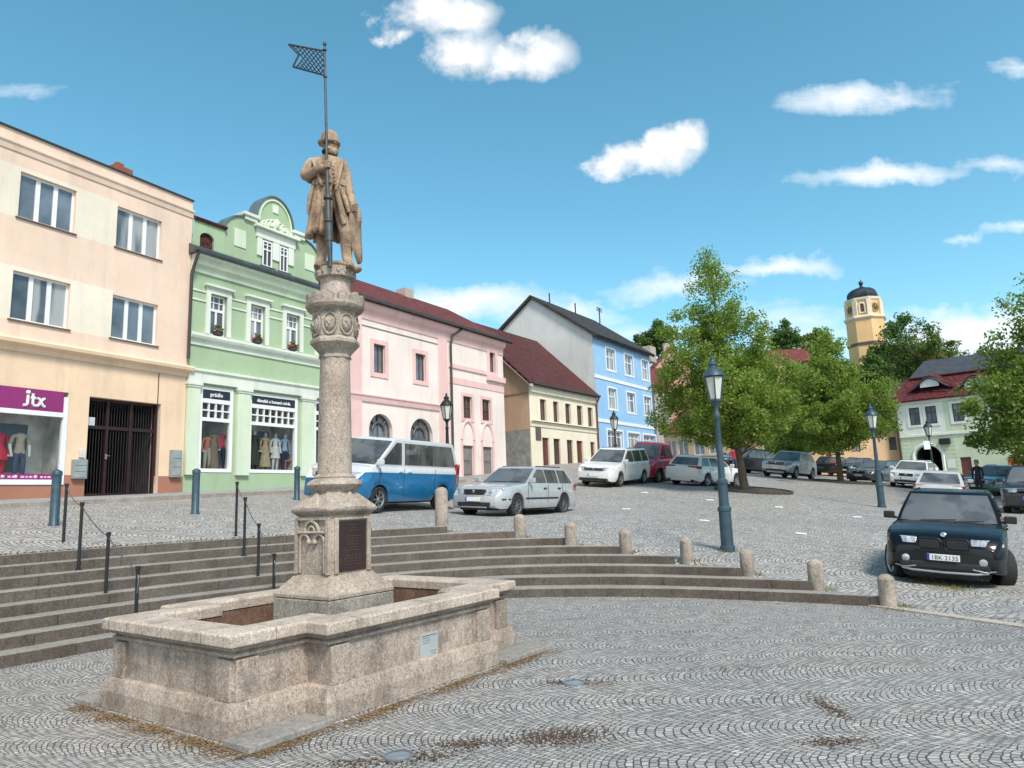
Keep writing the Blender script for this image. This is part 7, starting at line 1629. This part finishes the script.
hh_house(776,818,96,385,361,349,plaster('plaster_yellow',(.62,.48,.24)),M_HT,'yellow house with red tiled roof on the hill left of the tower',[(800,804.5,362,369),(786,790,362,369)])
hh_house(908,950,104,380,362,344,M_SAL,M_HT,'pink house glimpsed behind the dark tree right of the tower',[(932,937,364,372)])
# ------------------------------------------------------------------ church tower
TY=118.; tc=aty(868,345,TY); 
T_=root('church_tower',(tc.x,tc.y,hz(tc.x,tc.y)-1),'octagonal ochre church tower with dark bell shaped roof and clock faces','tower')
kx=TY/710/.88; 
def tz(y): return aty(864,y,TY).z
R_t=40.5/2*kx*.84; M_OCH=plaster('plaster_ochre',(.80,.52,.26),amt=.2); M_OCL=plaster('plaster_ochre_pale',(.76,.66,.50),amt=.2); M_COP=plain('roof_dark_metal',(.035,.045,.055),.45,.5,var=.3,vscale=1)
ct=Vector((tc.x,tc.y,0)); r8=PI/8+.22
zt0=hz(tc.x,tc.y)-2; zA=tz(345.5); zB=tz(321.); zC=tz(302.5); zD=tz(291.5)
mb=MB(); mb.lathe([(R_t*1.0,zt0),(R_t*.985,zA)],ct,8,r8); obj('lower_shaft',mb,M_OCH,T_)
mb=MB(); mb.lathe([(R_t*1.03,zA-.3),(R_t*1.05,zA+.1),(R_t*.99,zA+.2)],ct,8,r8); obj('string_course',mb,plain('string_dark',(.12,.10,.09),.7),T_)
mb=MB(); mb.lathe([(R_t*.975,zA+.1),(R_t*.965,zB)],ct,8,r8); obj('upper_shaft',mb,M_OCH,T_)
mb=MB(); mb.lathe([(R_t*.97,zB-.3),(R_t*1.06,zB+.05),(R_t*1.06,zB+.3),(R_t*.93,zB+.5)],ct,8,r8); obj('cornice',mb,M_OCL,T_)
mb=MB(); mb.lathe([(R_t*.875,zB+.3),(R_t*.865,zC+.1)],ct,8,r8); obj('belfry',mb,M_OCH,T_)
mb=MB(); mb.lathe([(R_t*.86,zC-.4),(R_t*.94,zC),(R_t*.95,zC+.35),(R_t*.86,zC+.4)],ct,8,r8); obj('cornice',mb,M_OCL,T_)
for k in range(8):
    a=r8+2*PI*k/8; mb=MB(); c=ct+Vector((math.cos(a),math.sin(a),0))*R_t*.865; mb.box((c.x,c.y,(zB+zC)/2+.1),(.45,.75,zC-zB-.4),a); obj('corner_pilaster',mb,M_OCL,T_)
hb=(zC-zB); Rin=R_t*.87*math.cos(PI/8)
for k in range(8):
    a=r8+2*PI*(k+.5)/8; nrm=Vector((math.cos(a),math.sin(a),0)); t=Vector((-nrm.y,nrm.x,0)); c=ct+nrm*(Rin+.02)+Vector((0,0,(zB+zC)/2+.15))
    ft=lambda x,z,o=0: c+t*x+nrm*o+Vector((0,0,z))
    if k%2==1: # clock
        mb=MB(); mb.rings([[ft(R_t*.22*math.cos(q),R_t*.22*math.sin(q),o) for q in np.linspace(0,2*PI,28,endpoint=False)] for o in(-.05,.10)]); ck=obj('clock_face',mb,plain('clock_dark',(.10,.075,.045),.5),T_)
        mb=MB()
        for q in range(12): an=q*PI/6; mb.tube([ft(R_t*.16*math.cos(an),R_t*.16*math.sin(an),.11),ft(R_t*.2*math.cos(an),R_t*.2*math.sin(an),.11)],.07,5)
        mb.tube([ft(R_t*.22*math.cos(q),R_t*.22*math.sin(q),.1) for q in np.linspace(0,2*PI,25)],.09,5); obj('clock_dial',mb,plain('clock_gold',(.55,.36,.09),.4,.6),ck)
        mb=MB(); mb.tube([ft(0,0,.14),ft(.1,R_t*.15,.14)],.06,5); mb.tube([ft(0,0,.14),ft(R_t*.10,-R_t*.05,.14)],.07,5); obj('clock_hand',mb,plain('clock_gold',(.55,.36,.09),.4,.6),ck)
    else:
        mb=MB(); w=R_t*.13; pts=[ft(-w,-hb*.26,.0),ft(w,-hb*.26,.0)]+[ft(w*math.cos(q),hb*.12+w*math.sin(q),.0) for q in np.linspace(0,PI,11)]; N=len(pts); mb.add(pts+[p+nrm*.06 for p in pts],[tuple(range(N,2*N))]+[(i,(i+1)%N,N+(i+1)%N,N+i) for i in range(N)]); wn=obj('belfry_window',mb,plain('louvre_dark',(.09,.05,.035),.7),T_)
        mb=MB(); mb.tube([p+nrm*.05 for p in pts+pts[:1]],.16,5); obj('surround',mb,M_OCL,wn)
hr=zD-zC
mb=MB(); mb.lathe([(R_t*.93,zC+.38),(R_t*.88,zC+.45),(R_t*.77,zC+.6),(R_t*.79,zC+hr*.45),(R_t*.76,zC+hr*.72),(R_t*.65,zC+hr*.98),(R_t*.48,zC+hr*1.18),(R_t*.24,zC+hr*1.28),(R_t*.10,zC+hr*1.4),(R_t*.05,zC+hr*1.6)],ct,8,r8); obj('bell_roof',mb,M_COP,T_,smooth=28)
mb=MB(); zf=zC+hr*1.55; ztip=tz(279.5); mb.tube([ct+Vector((0,0,zf-.3)),ct+Vector((0,0,ztip))],[.16,.05],6); mb.ellipsoid(ct+Vector((0,0,zf+(ztip-zf)*.35)),(.36,.36,.42)); mb.tube([ct+Vector((-.45,0,ztip-.5)),ct+Vector((.45,0,ztip-.5))],.06,5); obj('finial',mb,M_COP,T_,smooth=50)
# ------------------------------------------------------------------ ground litter, weeds, tree pits
def litter(name,pts,size,m,seed,up=.012,zf=lambda x,y:0.):
    rd=np.random.RandomState(seed); mb=MB()
    for x,y in pts:
        s=size*rd.uniform(.5,1.4); a=rd.uniform(0,2*PI); z=zf(x,y)+rd.uniform(.003,up); c,sn=math.cos(a)*s,math.sin(a)*s; t=rd.uniform(-.5,.5)*s; u=rd.uniform(-.5,.5)*s
        mb.quad((x-c,y-sn,z),(x+sn*.6,y-c*.6,z+abs(t)),(x+c,y+sn,z+abs(u)*.6),(x-sn*.6,y+c*.6,z+.001))
    return obj(name,mb,m,kind='stuff',recalc=False)
M_LIT=leafmat('blossom_litter',[(.24,.14,.07),(.34,.21,.11),(.15,.085,.05),(.42,.29,.17)],.1); M_LIT2=leafmat('brown_litter',[(.10,.05,.03),(.16,.085,.045),(.07,.04,.025),(.2,.11,.06)],.1)
rd=np.random.RandomState(4); pts=[]
def edge(u0,v0,u1,v1,n,w,off):
    for _ in range(n):
        f=rd.uniform(); d=off+abs(rd.normal())*w; du,dv=u1-u0,v1-v0; L=math.hypot(du,dv); nu,nv=dv/L,-du/L; p=uv(u0+du*f+nu*d,v0+dv*f+nv*d); 
        if (math.sin(f*23+d*9)+rd.uniform(-1,1.4))>-.2: pts.append((p.x,p.y))
edge(-2.2,-.02,.05,-.02,5200,.09,.01); edge(.33,-.05,.33,3.7,7800,.09,.0); edge(-.05,-.06,.36,-.06,700,.08,.0); edge(.33,2.6,.36,3.9,500,.08,.02)
litter('fallen_blossom',pts,.009,M_LIT,1)
pts=[]
for cx,cy,n,sx_,sy_ in((562,737,900,.18,.11),(500,742,200,.2,.07),(830,708,320,.04,.18),(838,742,300,.13,.06),(590,683,160,.12,.06),(556,683,120,.08,.05),(425,757,260,.15,.06),(370,763,300,.2,.05),(740,668,160,.35,.06),(460,745,260,.12,.05)):
    c=onz(cx,cy,0)
    for _ in range(n): pts.append((c.x+rd.normal()*sx_,c.y+rd.normal()*sy_))
litter('moss_patch',pts,.010,M_LIT2,2,.007)
# weeds at the bollards and lamp foot
M_WEED=leafmat('weed_leaf',[(.10,.13,.03),(.16,.17,.05),(.25,.2,.08),(.07,.10,.02)],.2)
mb=MB(); rd=random.Random(2)
WP=[(b.x+.14,b.y-.05,b.z+.01,40,.09) for b in BOLL]+[(*ongr(727.8,551),70,.16),(*ongr(900,609),60,.18)]
q=ongr(945,588); WP.append((q.x,q.y,q.z,260,.3)); q=ongr(925,583); WP.append((q.x,q.y,q.z,120,.25))
for x,y,z,n,w in WP:
    for _ in range(n):
        a=rd.uniform(0,6.3); d=w*rd.random()**.7*1.4; bx_,by_=x+d*math.cos(a),y+d*math.sin(a); h=rd.uniform(.015,.07); la=rd.uniform(0,6.3); t=.006
        bz=max(zt(bx_,by_),.0) if z>.05 else z
        mb.add([(bx_-t,by_,bz),(bx_+t,by_,bz),(bx_+.5*h*math.cos(la),by_+.5*h*math.sin(la),bz+h)],[(0,1,2)])
obj('weeds',mb,M_WEED,kind='stuff',recalc=False)
M_PIT=plain('tree_pit_earth',(.06,.05,.04),.95,var=.4,vscale=6,bmp=.6,bscale=30); 
for p,w in((pt_,1.5),(pt2,1.8)):
    mb=MB(); n=nt_(p.x,p.y); P=[]
    for a in np.linspace(0,2*PI,28,endpoint=False):
        x,y=p.x+.35+w*math.cos(a),p.y+w*.9*math.sin(a); P.append((x,y))
    mb.rings([[Vector((p.x+.35+(x-p.x-.35)*k,p.y+(y-p.y)*k,zt(p.x+.35+(x-p.x-.35)*k,p.y+(y-p.y)*k)+h)) for x,y in P] for k,h in((1.06,-.1),(1.06,.09),(1.0,.09),(.98,.03),(.5,.05),(.1,.06))]); obj('tree_pit',mb,M_PIT,kind='structure',smooth=40)
# ------------------------------------------------------------------ world, sun, view
W=bpy.data.worlds.new('World'); S.world=W; W.use_nodes=True; nt=W.node_tree
bg=nt.nodes['Background']
SUN_EL=math.radians(50); SUN_AZ=math.radians(155)   # azimuth clockwise from +Y
sky=nn(nt,'ShaderNodeTexSky',sky_type='NISHITA'); sky.sun_disc=False; sky.sun_elevation=SUN_EL; sky.sun_rotation=SUN_AZ; sky.altitude=400; sky.air_density=1.0; sky.dust_density=.6; sky.ozone_density=1.6
d=coords(nt,'Generated'); sx=nn(nt,'ShaderNodeSeparateXYZ'); lk(nt,d,sx.inputs[0])
yy=mth(nt,'MAXIMUM',mth(nt,'ABSOLUTE',sx.outputs[1]),.05)
gx=mth(nt,'DIVIDE',sx.outputs[0],yy); gz=mth(nt,'DIVIDE',sx.outputs[2],yy)
cb=nn(nt,'ShaderNodeCombineXYZ'); lk(nt,gx,cb.inputs[0]); lk(nt,gz,cb.inputs[1]); G=cb.outputs[0]
n1=nn(nt,'ShaderNodeTexNoise'); n1.inputs['Scale'].default_value=9; n1.inputs['Detail'].default_value=9; n1.inputs['Roughness'].default_value=.62; lk(nt,G,n1.inputs['Vector'])
n2=nn(nt,'ShaderNodeTexNoise'); n2.inputs['Scale'].default_value=5.5; n2.inputs['Detail'].default_value=6; n2.inputs['Roughness'].default_value=.6; lk(nt,mapv(nt,G,(1,4.5,1)),n2.inputs['Vector'])
dist=vth(nt,'MULTIPLY',vth(nt,'SUBTRACT',n1.outputs['Color'],(.5,.5,.5)),(.13,.10,0))
GD=vth(nt,'ADD',G,dist)
def blob(px,py,rx,ry,wt=1.):
    r=ray(px,py); c=(r.x/r.y,r.z/r.y,0); e=vth(nt,'DIVIDE',vth(nt,'SUBTRACT',GD,c),(rx/710,ry/710,1))
    return mth(nt,'MULTIPLY',mth(nt,'SUBTRACT',1.,vth(nt,'LENGTH',e)),wt)
def mx_(L):
    o=L[0]
    for q in L[1:]: o=mth(nt,'SMOOTH_MAX',o,q,.25)
    return o
cum=mx_([blob(425,12,52,34),blob(465,52,50,36),blob(470,15,40,28),blob(545,58,42,34),blob(505,66,46,26),blob(395,38,22,14,.8),
     blob(672,143,34,28),blob(645,156,44,22),blob(612,163,30,15),blob(692,136,24,22),blob(655,140,24,20)])
vein=mth(nt,'ADD',cum,mth(nt,'MULTIPLY',mth(nt,'SUBTRACT',n1.outputs['Fac'],.5),1.6))
cm=ramp(nt,vein,[(.02,0.),(.3,.45),(.75,1.)])
cir=mx_([blob(855,100,80,24,1.2),blob(905,95,60,18,.9),blob(880,176,95,16,1.2),blob(1000,170,80,14,.75),blob(680,285,90,18,.9),blob(775,266,85,14,1.0),blob(470,303,105,26,1.25),blob(560,314,85,20,1.0),blob(955,332,115,34,1.6),blob(1030,337,110,48,1.5),blob(800,342,60,22,.8),blob(1015,72,40,10,.5),blob(965,240,26,8,.6),blob(1015,232,40,9,.6),blob(800,322,110,20,.5),blob(30,90,60,14,.35),blob(640,332,110,16,.4)])
cv=mth(nt,'ADD',cir,mth(nt,'MULTIPLY',mth(nt,'SUBTRACT',n2.outputs['Fac'],.5),1.3))
ci=ramp(nt,cv,[(.0,0.),(.5,.5),(1.0,.9)])
# unseen noise clouds added behind the viewer, brightened to give neutral fill light
n3=nn(nt,'ShaderNodeTexNoise'); n3.inputs['Scale'].default_value=2.6; n3.inputs['Detail'].default_value=8; lk(nt,mapv(nt,d,(1,1,2.2)),n3.inputs['Vector'])
back=mth(nt,'MULTIPLY',ramp(nt,n3.outputs['Fac'],[(.42,0.),(.6,.9)]),ramp(nt,mth(nt,'MULTIPLY',sx.outputs[1],-1.),[(.0,0.),(.2,1.)]))
front=ramp(nt,sx.outputs[1],[(.0,0.),(.1,1.)])
al=mth(nt,'MULTIPLY',mth(nt,'MAXIMUM',cm,ci),front); al=mth(nt,'MAXIMUM',al,back)
hs=nn(nt,'ShaderNodeHueSaturation'); hs.inputs['Hue'].default_value=.468; hs.inputs['Saturation'].default_value=1.18; lk(nt,sky.outputs[0],hs.inputs['Color'])
shade=ramp(nt,mth(nt,'ADD',n1.outputs['Fac'],mth(nt,'MULTIPLY',cum,.25)),[(.3,(3.3,3.5,3.7)),(.7,(5.6,5.6,5.6))])
sh2=mixc(nt,back,shade,vth(nt,'MULTIPLY',shade,(1.7,1.7,1.7)))
sh2=mixc(nt,mth(nt,'MULTIPLY',front,mth(nt,'GREATER_THAN',ci,cm)),sh2,(5.1,5.35,5.6))
fin=mixc(nt,al,hs.outputs[0],sh2)
lk(nt,fin,bg.inputs[0]); bg.inputs[1].default_value=.115
sl_=bpy.data.lights.new('sun','SUN'); sl_.energy=2.3; sl_.angle=math.radians(14); sl_.color=(1,.93,.83)
so=link(bpy.data.objects.new('sun',sl_)); dv=Vector((math.sin(SUN_AZ)*math.cos(SUN_EL),math.cos(SUN_AZ)*math.cos(SUN_EL),math.sin(SUN_EL))); so.rotation_euler=dv.to_track_quat('Z','Y').to_euler(); so.location=dv*50
vs=S.view_settings; vs.view_transform='Standard'; vs.look='None'; vs.gamma=1; vs.use_curve_mapping=False; vs.exposure=.9
S.render.film_transparent=False
S.cycles.max_bounces=6; S.cycles.transparent_max_bounces=12; S.cycles.use_denoising=True
